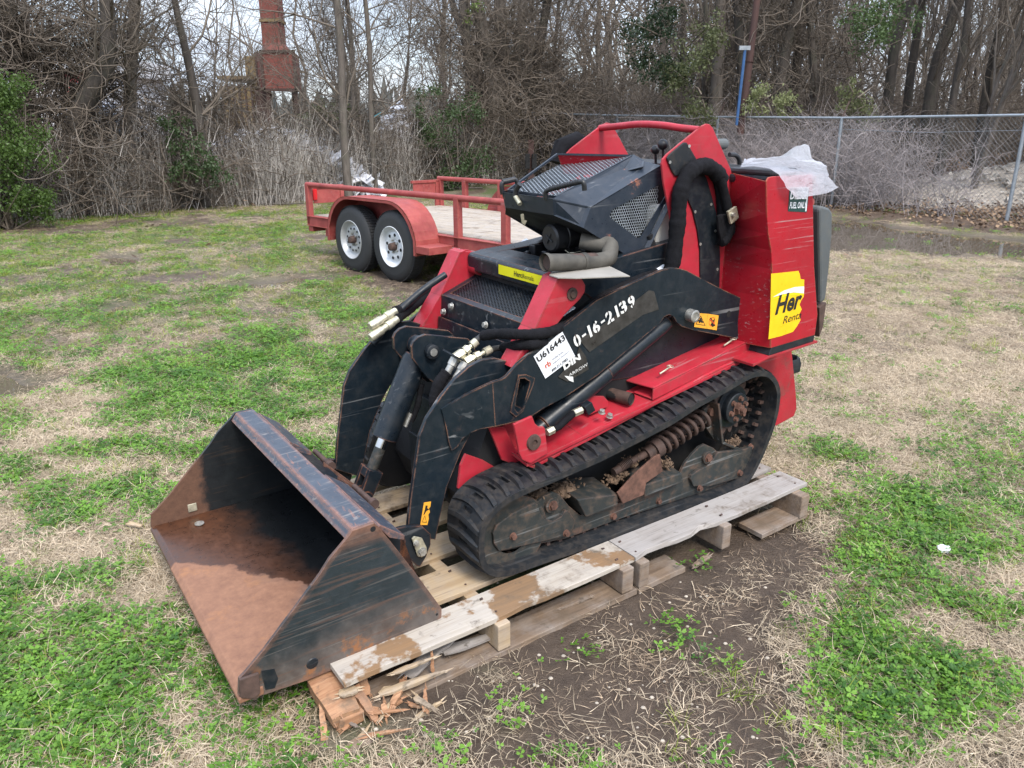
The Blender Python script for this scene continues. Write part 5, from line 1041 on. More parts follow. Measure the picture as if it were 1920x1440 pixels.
plank(.40, .62, -.150, -.050, -.010, .010, 'wood_old', pal2, b1, 'bottom_board', seed=32)
plank(.40, 1.28, .82, .93, -.008, .012, 'wood_old', pal2, b1, 'bottom_board', seed=33)
rc_ = random.Random(77)
for i in range(16):
    p = Vector((rc_.uniform(-.68,-.40), rc_.uniform(-.25,-.04), rc_.uniform(.010,.03))); an = rc_.uniform(0, 6.28); L_ = rc_.uniform(.03,.085)
    o = shard((0,0,0), (math.cos(an)*L_, math.sin(an)*L_, rc_.uniform(-.01,.02)), rc_.uniform(.008,.022), rc_.uniform(.004,.016), rc_.uniform(.004,.011), 'wood_raw', 300+i, 2).build('wood_chip', rc_.choice(['wood_raw','wood_raw','wood_old','wood_new']), None); o.matrix_world = MM @ Matrix.Translation(p); tag(o, 'small splintered wood chip under the crushed corner of the pallet', 'wood chip', 'small wood chips under the crushed pallet corner')

# ================================================================== UTILITY TRAILER
tax, tay, tbx, tby, tox, toy = (-0.68527,0.72829,0.72829,0.68527,-0.090,7.000)
TM = Matrix(((tax, tbx, 0, tox), (tay, tby, 0, toy), (0,0,1,0), (0,0,0,1)))
trl = thing('utility_trailer', 'faded red twin-axle utility trailer with wooden deck and mismatched wheel rims', 'trailer', mat=TM)
MT['tred'] = painted('trailer_paint', (.23,.036,.036), .55, rust=.16, scratch=.3, dust=.35, dustc=(.33,.13,.10), rustc=(.26,.10,.05), fade=(.31,.065,.058))
ZR = .845
aR = (3.467,0.85)[0]; ZD = .47; WID = 2.0
aF = -1.9
def bar(name, a, b, r=.028, m='tred', sides=None):
    MB().tube([a, b], r, 10).build(name, m, trl, auto=40)
bar('top_rail', (aR,0,ZR), (aF,0,ZR), .030); bar('top_rail', (aR,WID,ZR), (aF,WID,ZR), .030)
aE = (3.313,0.859)[0]
def post(a, b, z0=.38, z1=ZR, w_=.035, name='post'): MB().box((a-w_, b-.03, z0), (a+w_, b+.03, z1)).build(name, 'tred', trl, bevel=.004)
for a in (aR-.03, .62, -.05, -.72, -1.4): post(a, 0)
for a in (aR-.04, 2.9, 2.2, 1.5, .8, .1, -.6, -1.3): post(a, WID)
for b_ in (-.03, WID-.03):
    MB().box((aF, b_, .37), (aR, b_+.06, .48)).build('side_beam', 'tred', trl, bevel=.003)
    MB().box((aF, b_-.012, .475), (aR, b_+.072, .482)).build('side_beam_flange', 'tred', trl)
    MB().box((aF, b_-.012, .366), (aR, b_+.072, .372)).build('side_beam_flange', 'tred', trl)
st = MB()
for i in range(13):
    a = -1.7+i*.19; st.box((a, -.0335, .474-.0), (a+.13, -.0315, .4765)); 
for i in range(9):
    a = -1.6+i*.27; st.box((a, -.0330, .376), (a+.16, -.0312, .3785))
st.build('reflective_strip', 'paper', trl, kind='stuff')
MB().box((aR-.06, .0, .36), (aR, WID, .47)).build('rear_beam', 'tred', trl, bevel=.003)
MB().box((aR-.12, -.03, .30), (aR-.02, .40, .36)).build('rear_bumper', 'tred', trl, bevel=.003)
MB().tube([(aR-.40,.02,.27),(aR-.40,.02,.36)], .035, 10).build('jack_stub', 'tred', trl, auto=40)
for a in (2.6, 1.9, 1.2, .5, -.2, -.9, -1.6): MB().box((a, .03, .40), (a+.05, WID-.03, .455)).build('cross_member', 'tred', trl)
MT['deckw'] = woodmat('trailer_deck_board', (.33,.27,.21), (.43,.37,.30), .45)
nb_ = 13
for i in range(nb_):
    y0 = .04+(WID-.08)*i/nb_; MB().box((aF+.02, y0+.004, .456), (aR-.07, y0+(WID-.08)/nb_-.004, .490)).build('deck_board', 'deckw', trl, bevel=.003)
# rear light frame (near corner) and far corner frame
for b0_, lbl in ((.03, 0), (WID-.48, 1)):
    MB().box((aR-.045, b0_+.40, .47), (aR-.005, b0_+.45, ZR-.02)).build('rear_post', 'tred', trl, bevel=.003)
    MB().box((aR-.045, b0_, ZR-.05-.0), (aR-.005, b0_+.45, ZR-.015)).build('rear_frame_bar', 'tred', trl, bevel=.003)
    MB().box((aR-.030, b0_+.03, .62), (aR-.018, b0_+.40, ZR-.05)).build('light_plate', 'tred', trl, bevel=.002)
MT['tail'] = plain('tail_light_red', (.55,.01,.015), .15, 0, .1)
MB().box((aR-.05, .045, .66), (aR-.031, .105, .79)).build('tail_light', 'tail', trl, bevel=.008)
# tall front gate on the far side end
MB().box((aF, .0, .37), (aF+.05, WID, .47)).build('front_beam', 'tred', trl, bevel=.003)
# wheels, fender
WZ = .345; WR = .352
WA = [(1.478,-0.111), (2.165,-0.16)]
wa = [WA[0][0]-.16, WA[1][0]-.10]
def wheel(a, b, sgn, white):
    t = bpy.data.objects.new('wheel', None); col.objects.link(t); t.parent = trl
    W_ = .205; prof = [(0,.20),(.004,.215),(.000,.27),(.012,.325),(.03,.345),(.045,WR),(W_-.045,WR),(W_-.03,.345),(W_-.012,.325),(W_,.27),(W_-.004,.215),(W_,.20)]
    ty = MB().lathe((a, b, WZ), (0, sgn, 0), prof, 48)
    for i in range(72):
        t_ = 2*math.pi*i/72
        for o_, w_ in ((.042, .05), (.108, .05)):
            c, s_ = math.cos(t_), math.sin(t_); c2, s2 = math.cos(t_+.05), math.sin(t_+.05); r0, r1 = WR-.002, WR+.006
            y0, y1 = b+sgn*(o_-.012), b+sgn*(o_+w_)
            ty.hull8([(a+r1*c,y0,WZ+r1*s_),(a+r1*c2,y0,WZ+r1*s2),(a+r1*c2,y1,WZ+r1*s2),(a+r1*c,y1,WZ+r1*s_)], [(a+r0*c,y0,WZ+r0*s_),(a+r0*c2,y0,WZ+r0*s2),(a+r0*c2,y1,WZ+r0*s2),(a+r0*c,y1,WZ+r0*s_)])
    ty.build('tyre', 'rubber2', t, auto=35)
    MT.setdefault('rimw', plain('white_rim', (.55,.57,.60), .35, 0, .05)); MT.setdefault('rimg', plain('grey_rim', (.40,.41,.42), .4, .3, .1))
    rm = MB().lathe((a, b, WZ), (0, sgn, 0), [(.0,.205),(-.004,.200),(.004,.190),(.02,.185),(.045,.170),(.05,.150),(.038,.135),(.034,.09),(.048,.065),(.045,.045),(.045,.0005)], 40)
    r_ = rm.build('rim', 'rimw' if white else 'rimg', t, auto=35)
    hl = MB(); n_ = 8 if white else 12
    for i in range(n_):
        t_ = 2*math.pi*i/n_+.2; c = (a+.118*math.cos(t_), b+sgn*.0335, WZ+.118*math.sin(t_))
        hl.cyl(c, (c[0], c[1]-sgn*.002+sgn*.0, c[2]), .017 if white else .012, 12)
    hl.build('rim_holes', 'dark', r_)
    hb = MB().lathe((a, b, WZ), (0,-sgn,0), [(-.05,.045),(-.02,.042),(.015,.036),(.018,.030),(.018,.0005)], 20); hb.build('hub', 'rustd', r_, auto=35)
    ng = MB()
    for i in range(5):
        t_ = 2*math.pi*i/5; c = Vector((a+.062*math.cos(t_), b+sgn*.050, WZ+.062*math.sin(t_))); ng.cyl(c, c-Vector((0,sgn*.025,0)), .011, 6)
    ng.build('lug_nuts', 'steel', r_, kind='stuff')
FB = -.30
for a, wh in zip(wa, (True, False)): wheel(a, FB+.0, 1, wh)
for a, wh in zip(wa, (False, True)): wheel(a, WID+.30, -1, wh)
for b0_, b1_ in ((-.32, -.035), (WID+.035, WID+.32)):
    c0, c1 = wa[0], wa[1]; Rf = .45; pts = [(c0-Rf-.0, .36)]
    pts = [(c0-Rf*.98, .30)]+[(c0-Rf*math.cos(t), .36+Rf*.98*math.sin(t)) for t in [k*math.pi/2/8 for k in range(1, 8)]]+[(c0-.0, .80), (c1, .80)]+[(c1+Rf*math.sin(t), .36+Rf*.98*math.cos(t)) for t in [k*math.pi/2/8 for k in range(1, 8)]]+[(c1+Rf, .30)]
    inn = [(c0+c1)/2, .3]; p2 = [(x+(inn[0]-x)*.014, z-.008 if z > .6 else z) for x, z in pts]
    fd = MB()
    for i in range(len(pts)-1):
        fd.hull8([(pts[i][0],b0_,pts[i][1]),(pts[i+1][0],b0_,pts[i+1][1]),(p2[i+1][0],b0_,p2[i+1][1]),(p2[i][0],b0_,p2[i][1])], [(pts[i][0],b1_,pts[i][1]),(pts[i+1][0],b1_,pts[i+1][1]),(p2[i+1][0],b1_,p2[i+1][1]),(p2[i][0],b1_,p2[i][1])])
    lipb = b0_ if b0_ < 0 else b1_-.006
    for i in range(len(pts)-1):
        q0 = (pts[i][0]+(inn[0]-pts[i][0])*.05, pts[i][1]-.03 if pts[i][1] > .5 else pts[i][1]); q1 = (pts[i+1][0]+(inn[0]-pts[i+1][0])*.05, pts[i+1][1]-.03 if pts[i+1][1] > .5 else pts[i+1][1])
        fd.hull8([(pts[i][0],lipb,pts[i][1]),(pts[i+1][0],lipb,pts[i+1][1]),(q1[0],lipb,q1[1]),(q0[0],lipb,q0[1])], [(pts[i][0],lipb+.006,pts[i][1]),(pts[i+1][0],lipb+.006,pts[i+1][1]),(q1[0],lipb+.006,q1[1]),(q0[0],lipb+.006,q0[1])])
    fd.build('fender', 'tred', trl)
    MB().prism(pts, (-.036 if b0_ < 0 else WID+.030), (-.030 if b0_ < 0 else WID+.036)).build('fender_back', 'tred', trl)
    MB().box((c0-Rf-.20, min(b0_, b1_)+.0, .33), (c0-Rf+.02, max(b0_, b1_), .40)).build('fender_step', 'tred', trl, bevel=.004)
    MB().box((c0-Rf-.02, min(b0_,b1_), .365), (c0-Rf-.01, max(b0_,b1_), .37)).build('step_edge', 'paper', trl) if False else None
MB().box((wa[0]-.3, .2, .28), (wa[1]+.3, .26, .36)).build('spring_hanger', 'dark', trl)
MB().box((wa[0]-.3, WID-.26, .28), (wa[1]+.3, WID-.2, .36)).build('spring_hanger', 'dark', trl)
for a in wa: MB().cyl((a, -.1, WZ), (a, WID+.1, WZ), .035, 10).build('axle', 'rustd', trl, auto=40)

# ================================================================== GROUND
NT = {}
def fbm(x, y, seed=0, oct_=5, lac=2.0):
    """value noise on arrays"""
    tot = 0; amp = 1; s_ = 0
    for o_ in range(oct_):
        T_ = NT.setdefault((seed, o_), None)
        if T_ is None: T_ = NT[(seed, o_)] = np.random.RandomState(seed*31+o_).rand(256, 256)
        xi = np.floor(x).astype(int); yi = np.floor(y).astype(int); fx_ = x-xi; fy_ = y-yi
        fx_ = fx_*fx_*(3-2*fx_); fy_ = fy_*fy_*(3-2*fy_); a = T_[xi % 256, yi % 256]; b_ = T_[(xi+1) % 256, yi % 256]; c = T_[xi % 256, (yi+1) % 256]; d = T_[(xi+1) % 256, (yi+1) % 256]
        tot = tot+amp*((a*(1-fx_)+b_*fx_)*(1-fy_)+(c*(1-fx_)+d*fx_)*fy_); s_ += amp; amp *= .5; x = x*lac+17.3; y = y*lac+9.1
    return tot/s_
def sstep(a, b_, x): t = np.clip((x-a)/(b_-a), 0, 1); return t*t*(3-2*t)
def polymask(poly, x, y, soft):
    """signed soft mask of a polygon (1 inside)"""
    px_ = [p[0] for p in poly]; py_ = [p[1] for p in poly]; sel = (x > min(px_)-soft) & (x < max(px_)+soft) & (y > min(py_)-soft) & (y < max(py_)+soft)
    res = np.zeros(x.shape)
    if not sel.any(): return res
    x, y = x[sel], y[sel]; inside = np.zeros(x.shape, bool); dist = np.full(x.shape, 1e9); n_ = len(poly)
    for i in range(n_):
        x0, y0 = poly[i]; x1, y1 = poly[(i+1) % n_]
        c = ((y0 > y) != (y1 > y)) & (x < (x1-x0)*(y-y0)/((y1-y0) if abs(y1-y0) > 1e-9 else 1e-9)+x0); inside ^= c
        dx, dy = x1-x0, y1-y0; t = np.clip(((x-x0)*dx+(y-y0)*dy)/(dx*dx+dy*dy+1e-12), 0, 1); dist = np.minimum(dist, np.hypot(x-x0-t*dx, y-y0-t*dy))
    sd_ = np.where(inside, dist, -dist); res[sel] = sstep(-soft, soft, sd_); return res
PUD = [[(5.208,13.64),(6.105,14.001),(6.404,12.66),(6.796,11.806),(7.446,10.5),(7.789,9.898),(6.456,8.95),(5.866,9.532),(5.207,9.532),(4.604,9.804),(3.963,9.898),(3.279,9.898),(3.485,11.546)],
       [(-2.745,7.666),(-2.677,7.907),(-2.382,7.938),(-2.292,8.228),(-2.063,8.228),(-1.877,8.032),(-1.944,7.725),(-2.198,7.666),(-2.301,7.467),(-2.562,7.467)],
       [(-3.395,4.586),(-3.269,4.701),(-3.112,4.586),(-2.918,4.454),(-2.777,4.35),(-2.81,4.22),(-2.838,4.116),(-3.055,4.08)],
       [(-5.073,9.274),(-5.009,9.532),(-4.704,9.444),(-4.309,8.873),(-4.446,8.647),(-4.802,8.873)], [(-3.581,6.646),(-3.536,6.736),(-3.37,6.557),(-3.334,6.388),(-3.454,6.429)]]
MUD = [(-0.327,1.443),(-0.269,1.581),(-0.431,1.718),(-0.386,1.977),(0.066,2.058),(0.454,2.41),(0.716,2.734),(1.047,2.779),(1.176,2.667),(1.208,2.446),(1.056,2.207),(0.836,1.977),(0.906,1.829),(0.831,1.638),(0.829,1.443),(0.407,1.352),(-0.311,1.352)]
MUD2 = [[(1.258,2.115),(1.479,2.058),(1.591,1.951),(1.526,1.852),(1.372,1.876),(1.27,1.977)], [(0.955,1.443),(1.152,1.618),(1.438,1.718),(1.196,1.352),(0.885,1.352)], [(-2.332,6.471),(-2.05,6.601),(-1.829,6.471),(-1.896,6.226),(-2.161,6.226)], [(-1.323,7.251),(-1.035,7.385),(-0.845,7.071),(-0.962,6.829),(-1.21,6.876)],
        [(-5.3,8.468),(-4.966,8.721),(-4.47,8.228),(-4.67,7.969)], [(-4.888,10.941),(-4.653,11.297),(-4.244,10.828),(-4.397,10.291)], [(-2.544,3.556),(-2.433,3.592),(-2.323,3.452),(-2.41,3.385)], [(5.723,14.001),(8.27,12.078),(7.675,11.176),(7.025,12.219),(5.873,14.38)], [(-2.043,8.647),(-0.778,7.969),(-0.484,6.876),(-1.017,7.251),(-1.608,7.666)]]
BANK = [(5.227,14.78),(6.265,14.38),(7.087,12.971),(7.905,11.176),(8.711,11.546),(9.235,13.132),(7.836,14.577),(6.285,15.421)]
GRN = [[(1.08,2.339),(1.347,2.543),(1.496,2.238),(1.68,2.086),(1.574,1.925),(1.378,2.086),(1.169,2.145)], [(0.965,1.977),(1.156,2.115),(1.208,1.829),(1.424,1.698),(1.255,1.563),(0.98,1.443),(0.832,1.51),(0.877,1.718)], [(0.069,1.638),(0.173,1.718),(0.329,1.806),(0.346,1.638),(0.433,1.527),(0.365,1.381),(0.219,1.381),(0.216,1.581)],
       [(0.493,1.806),(0.644,1.864),(0.655,1.698),(0.526,1.638)], [(-1.51,1.829),(-1.38,2.03),(-1.057,1.829),(-0.872,1.638),(-0.766,1.381),(-1.215,1.381)], [(-2.046,2.875),(-1.919,3.003),(-1.623,2.734),(-1.693,2.523)], [(-1.75,3.029),(-1.567,3.084),(-1.371,2.689),(-1.456,2.604)], [(-1.206,1.977),(-1.047,2.058),(-0.915,1.852),(-1.027,1.829)], [(-2.317,3.199),(-2.067,3.14),(-2.025,2.95),(-2.16,2.95)],
       [(-2.12,5.08),(-2.107,5.681),(-1.499,5.219),(-1.132,4.586),(-1.275,4.37),(-1.731,4.586)], [(-1.463,4.821),(-1.053,5.681),(-0.763,3.99),(-1.078,4.08)], [(-3.242,6.876),(-2.572,6.759),(-2.142,6.034),(-2.35,5.681),(-2.827,6.034)], [(-2.662,3.742),(-2.542,3.822),(-2.323,3.452),(-2.478,3.452)], [(-1.966,4.269),(-1.785,4.37),(-1.556,3.99),(-1.785,3.904)], [(-3.597,5.219),(-3.459,5.365),(-3.216,5.08),(-3.275,4.821)]]
def masks0(x, y):
    g = fbm(x*1.1, y*1.1, 1, 5)*.6+fbm(x*4.5, y*4.5, 2, 4)*.4
    nz = (fbm(x*3.3, y*3.3, 5, 4)-.5)
    green = sstep(.46, .62, g+sstep(2.5, 8, y)*.035*(x < 1)+sstep(8, 14, y)*.03)*(1-.35*sstep(4, 9, y))
    wx, wy = x+nz*.35, y+(fbm(x*3.1+9, y*3.1, 6, 4)-.5)*.35
    for p in GRN: green = np.maximum(green, polymask(p, wx, wy, .10+.02*y.mean()*0)*.97)
    green = np.where((x > 1.6) & (y > 2.9) & (y < 9.5), green*.40, green)
    mud = polymask(MUD, wx, wy, .12)*sstep(.18, .38, fbm(x*5, y*5, 8, 4)+.12)
    for p in MUD2: mud = np.maximum(mud, polymask(p, x+nz*.25, y+nz*.5, .10)*.9)
    mud = np.maximum(mud, sstep(.60, .68, fbm(x*.9+30, y*.9, 11, 5))*sstep(4, 8, y)*.85)
    bank = polymask(BANK, wx, wy, .15)
    wet = np.zeros(x.shape)
    for i, p in enumerate(PUD): wet = np.maximum(wet, polymask(p, x+nz*(.5 if i == 0 else .25), y+nz*(1.0 if i == 0 else .5), .16 if i == 0 else .12))
    woods = sstep(0, 1.2, treeline(x, y)); 
    fl_ = sstep(3.2, 6.5, y)*(1-sstep(.2, 1.8, x-(y-4)*.12)); green = green*(1-fl_)+fl_*np.clip(.30+.75*sstep(.38,.62, fbm(x*2.2, y*1.3, 71, 5)), 0, 1)
    return green*(1-mud)*(1-wet), mud, wet, np.maximum(woods, bank)
TLX = np.array([-40,-12,-8,-7.6,-6.9,-4.6,-3.3,0.3,2.5,5.3,7.4,8.5,14,40]); TLY = np.array([12,12.4,13.2,13.9,15.2,17.0,18.4,21.5,19.8,15.9,13.4,11.8,3.2,-20])
def treeline(x, y): return y-np.interp(x, TLX, TLY)
def height(x, y):
    d = treeline(x, y); z = .55*sstep(0, 22, d)+.30*sstep(16, 24, y)*(1-sstep(0, 10, d)*.6)
    z = z+(fbm(x*.7, y*.7, 3, 4)-.5)*.05*sstep(3.5, 6, y)+(fbm(x*3, y*3, 4, 4)-.5)*.022
    return z
# the zones are worked out once on a raster and looked up from it
RX0, RY0, RS = -20.0, .6, .04
_rx, _ry = np.meshgrid(RX0+RS*np.arange(1050), RY0+RS*np.arange(700)); _m = masks0(_rx, _ry)
_bk = polymask(BANK, _rx, _ry, .25); _dz = -.006*_m[1]-_m[2]*.055+_bk*(.05+.05*fbm(_rx*3, _ry*3, 13, 4))*(1-_m[2])
def look(T_, x, y):
    fx_ = np.clip((np.asarray(x)-RX0)/RS, 0, T_.shape[1]-1.001); fy_ = np.clip((np.asarray(y)-RY0)/RS, 0, T_.shape[0]-1.001); i = fx_.astype(int); j = fy_.astype(int); u_ = fx_-i; v_ = fy_-j
    return (T_[j, i]*(1-u_)+T_[j, i+1]*u_)*(1-v_)+(T_[j+1, i]*(1-u_)+T_[j+1, i+1]*u_)*v_
def masks(x, y): return tuple(look(t, x, y) for t in _m[:3])+(np.where((y > 28) | (np.abs(x) > 20), 1.0, look(_m[3], x, y)),)
def ground_z(x, y): return height(x, y)+look(_dz, x, y)*((y < 28) & (y > .7))
def axis(lo, a, b_, hi, fine_, coarse):
    l_ = list(np.arange(a, b_, fine_)); s_ = fine_; p = b_
    while p < hi: l_.append(p); s_ *= 1.16; p += min(s_, coarse)
    l_.append(hi); s_ = fine_; p = a-fine_
    while p > lo: l_.insert(0, p); s_ *= 1.16; p -= min(s_, coarse)
    l_.insert(0, lo); return np.array(l_)
gx = np.concatenate([axis(-300, -9, -3.2, -3.15, .075, .08), axis(-3.1, -3.1, 3.6, 3.6, .028, .03)[1:], axis(3.62, 3.66, 9.5, 300, .075, 25)[1:]]); gx = np.unique(np.round(gx, 4))
gy = np.concatenate([axis(-120, .9, 5.2, 5.2, .028, 12), axis(5.22, 5.24, 14, 14, .07, .08)[1:], axis(14.02, 14.05, 24, 400, .16, 25)[1:]]); gy = np.unique(np.round(gy, 4))
GX, GY = np.meshgrid(gx, gy); gxf, gyf = GX.ravel(), GY.ravel()
gm, mmk, wmk, lmk = masks(gxf, gyf); gz_a = ground_z(gxf, gyf)+(fbm(gxf*22, gyf*22, 14, 3)-.5)*.010*(gyf < 6)
nx_, ny_ = len(gx), len(gy); idx = np.arange(nx_*ny_).reshape(ny_, nx_)
quads = np.stack([idx[:-1,:-1], idx[:-1,1:], idx[1:,1:], idx[1:,:-1]], -1).reshape(-1, 4)
me = bpy.data.meshes.new('ground'); me.vertices.add(nx_*ny_); me.vertices.foreach_set('co', np.stack([gxf, gyf, gz_a], 1).ravel())
me.loops.add(quads.size); me.loops.foreach_set('vertex_index', quads.ravel()); me.polygons.add(len(quads)); me.polygons.foreach_set('loop_start', np.arange(0, quads.size, 4)); me.polygons.foreach_set('loop_total', np.full(len(quads), 4)); me.update(calc_edges=True)
me.polygons.foreach_set('use_smooth', np.ones(len(quads), bool))
ca = me.color_attributes.new('zones', 'FLOAT_COLOR', 'POINT'); ca.data.foreach_set('color', np.stack([gm, mmk, wmk, lmk], 1).ravel())
n = NB('field_soil'); at = n.n('ShaderNodeAttribute', attribute_name='zones'); sp_ = n.n('ShaderNodeSeparateColor'); n.l(at.outputs['Color'], sp_.inputs[0]); al = at.outputs['Alpha']
f1 = n.noise(14, 8, .7); f2 = n.noise(70, 6, .75); f3 = n.noise(3, 5)
thatch = n.mix(n.ramp(f2, (.3,0),(.7,1)), (.075,.055,.035), (.26,.21,.155)); grn = n.mix(n.ramp(f2, (.3,0),(.7,1)), (.03,.042,.014), (.10,.125,.035))  # brown thatch, toned darker to put the shade between straws into the colour
soil = n.mix(n.ramp(f1, (.3,0),(.7,1)), (.045,.029,.019), (.100,.069,.047)); leaf = n.mix(n.ramp(f2, (.35,0),(.65,1)), (.055,.035,.024), (.17,.115,.08))
c_ = n.mix(sp_.outputs[0], thatch, grn); c_ = n.mix(sp_.outputs[1], c_, soil); c_ = n.mix(al, c_, leaf); c_ = n.mix(sp_.outputs[2], c_, (.060,.045,.032))
n.col(c_); n.set('Roughness', n.math('SUBTRACT', n.math('SUBTRACT', .95, n.math('MULTIPLY', sp_.outputs[2], .5)), n.math('MULTIPLY', sp_.outputs[1], n.ramp(f3, (.35,.05),(.6,.5))))); n.bump(n.mix(.5, f1, f2), 1.0, .022)
me.materials.append(n.m); gr = bpy.data.objects.new('ground', me); col.objects.link(gr); gr['kind'] = 'structure'
# puddle water: level sheets, the ground rising through them makes the shore
n = NB('muddy_water'); n.col((.11,.088,.064)); n.set('Roughness', .02); n.set('Specular IOR Level', .8); n.bump(n.noise(9, 3), .012, .01); MT['water'] = n.m
for i, p in enumerate(PUD):
    xs = [q[0] for q in p]; ys = [q[1] for q in p]; cx, cy = sum(xs)/len(xs), sum(ys)/len(ys)
    _x, _y = np.meshgrid(np.linspace(min(xs), max(xs), 80), np.linspace(min(ys), max(ys), 60)); _x, _y = _x.ravel(), _y.ravel(); _w = masks(_x, _y)[2] > .6; zz = float(np.percentile(ground_z(_x[_w], _y[_w]), 60))+.012
    m_ = .45 if i == 0 else .18
    me = MB().add([(cx+(x-cx)*(1+.04)+m_*np.sign(x-cx)*.3, cy+(y-cy)*1.04+m_*np.sign(y-cy)*.3, zz) for x, y in p], [tuple(range(len(p)))]).build('puddle', 'water', None); me['kind'] = 'structure'

# ---- scattering
protos = {}
def proto_coll(name, objs):
    c = bpy.data.collections.new(name)
    for o in objs: 
        for k in list(o.users_collection): k.objects.unlink(o)
        c.objects.link(o)
    protos[name] = c; return c
def scatter(name, P_, rot, scl, ids, coll, label=None, cat=None):
    me = bpy.data.meshes.new(name); me.vertices.add(len(P_)); me.vertices.foreach_set('co', P_.astype(np.float32).ravel())
    a = me.attributes.new('rot', 'FLOAT_VECTOR', 'POINT'); a.data.foreach_set('vector', rot.astype(np.float32).ravel())
    a = me.attributes.new('scl', 'FLOAT', 'POINT'); a.data.foreach_set('value', scl.astype(np.float32))
    a = me.attributes.new('ids', 'INT', 'POINT'); a.data.foreach_set('value', ids.astype(np.int32))
    o = bpy.data.objects.new(name, me); col.objects.link(o)
    g = bpy.data.node_groups.new(name, 'GeometryNodeTree'); g.interface.new_socket('Geometry', in_out='INPUT', socket_type='NodeSocketGeometry'); g.interface.new_socket('Geometry', in_out='OUTPUT', socket_type='NodeSocketGeometry')
    N_ = g.nodes.new; gi = N_('NodeGroupInput'); go = N_('NodeGroupOutput'); ip = N_('GeometryNodeInstanceOnPoints'); ci = N_('GeometryNodeCollectionInfo'); ci.inputs[0].default_value = coll; ci.inputs['Separate Children'].default_value = True; ci.inputs['Reset Children'].default_value = True
    def na(nm, ty): k = N_('GeometryNodeInputNamedAttribute'); k.data_type = ty; k.inputs[0].default_value = nm; return [q for q in k.outputs if q.enabled][0]
    er = N_('FunctionNodeEulerToRotation'); l_ = g.links.new
    l_(gi.outputs[0], ip.inputs['Points']); l_(ci.outputs[0], ip.inputs['Instance']); ip.inputs['Pick Instance'].default_value = True
    l_(na('ids', 'INT'), ip.inputs['Instance Index']); l_(na('rot', 'FLOAT_VECTOR'), er.inputs[0]); l_(er.outputs[0], ip.inputs['Rotation']); l_(na('scl', 'FLOAT'), ip.inputs['Scale']); l_(ip.outputs[0], go.inputs[0])
    md = o.modifiers.new('scatter', 'NODES'); md.node_group = g; o['kind'] = 'stuff'
    if label: o['label'] = label; o['category'] = cat
    return o
def leafmat(name, c, var=.3, trans=.35, rough=.6, hue=None):
    n = NB(name); oi = n.n('ShaderNodeObjectInfo'); f = n.noise(30, 3)
    k = n.mix(oi.outputs['Random'], tuple(x*(1-var) for x in c), tuple(min(1, x*(1+var)) for x in (hue or c))); k = n.mix(n.math('MULTIPLY', n.ramp(f, (.3,0),(.7,1)), .4), k, n.mix(1, k, (.6,.6,.55), 'MULTIPLY'))
    n.col(k); n.set('Roughness', rough)
    t = n.n('ShaderNodeBsdfTranslucent'); m_ = n.n('ShaderNodeMixShader'); m_.inputs[0].default_value = trans; n.l(k, t.inputs[0]); n.l(n.b.outputs[0], m_.inputs[1]); n.l(t.outputs[0], m_.inputs[2]); n.l(m_.outputs[0], n.t.nodes['Material Output'].inputs[0]); return n.m
MT['straw'] = leafmat('dead_grass', (.47,.375,.26), .30, .2, .7, (.60,.49,.36)); MT['straw2'] = leafmat('brown_dead_grass', (.25,.17,.115), .35, .15, .7, (.42,.32,.22))
MT['grass'] = leafmat('green_grass', (.17,.25,.028), .3, .4, .5, (.31,.36,.055)); MT['clover'] = leafmat('clover_leaf', (.065,.19,.022), .3, .4, .5, (.16,.31,.035))
MT['deadleaf'] = leafmat('dead_leaf', (.12,.070,.045), .5, .2, .7, (.24,.16,.10))
def blade(mb, c, ang, L_, w_, lift, bend, rr, seg=3):
    """a strand: flat ribbon curving away from c"""
    d = Vector((math.cos(ang), math.sin(ang), 0)); s_ = Vector((-d.y, d.x, 0)); p = Vector(c); vs_ = []; up = lift
    for i in range(seg+1):
        t = i/seg; ww = w_*(1-t*.8)/2; tw = Vector((0,0,1))*ww*rr.uniform(-.8,.8); vs_ += [p+s_*ww+tw, p-s_*ww-tw]
        p = p+(d*math.cos(up)+Vector((0,0,1))*math.sin(up))*(L_/seg); up -= bend/seg; d = Matrix.Rotation(rr.uniform(-.35,.35), 3, 'Z') @ d; s_ = Vector((-d.y, d.x, 0))
    mb.add(vs_, [(2*i, 2*i+1, 2*i+3, 2*i+2) for i in range(seg)])
def mk(name, fn, m, k):
    out_ = []
    for i in range(k):
        rr = random.Random(hash((len(name), i)) % 999+i*17); mb = MB(); fn(mb, rr, i); out_.append(mb.build(name, m, None))
    return out_
def straw_fn(mb, rr, i):
    for _ in range(56): blade(mb, (rr.gauss(0,.050), rr.gauss(0,.050), rr.uniform(0,.010)), rr.uniform(0,6.28), rr.uniform(.02,.065), rr.uniform(.0009,.0021), rr.uniform(-.05,.7), rr.uniform(.2,1.9), rr)
def straw2_fn(mb, rr, i):
    for _ in range(44): blade(mb, (rr.gauss(0,.05), rr.gauss(0,.05), rr.uniform(0,.008)), rr.uniform(0,6.28), rr.uniform(.02,.06), rr.uniform(.0010,.0020), rr.uniform(-.05,.4), rr.uniform(.2,1.0), rr)
def sparse_fn(mb, rr, i):
    for _ in range(5): blade(mb, (rr.gauss(0,.06), rr.gauss(0,.06), .002), rr.uniform(0,6.28), rr.uniform(.03,.09), rr.uniform(.0011,.0022), rr.uniform(-.02,.25), rr.uniform(0,.5), rr, 4)
def grass_fn(mb, rr, i):
    for _ in range(16): blade(mb, (rr.gauss(0,.022), rr.gauss(0,.022), 0), rr.uniform(0,6.28), rr.uniform(.025,.075), rr.uniform(.0018,.0035), rr.uniform(.6,1.4), rr.uniform(.3,1.2), rr)
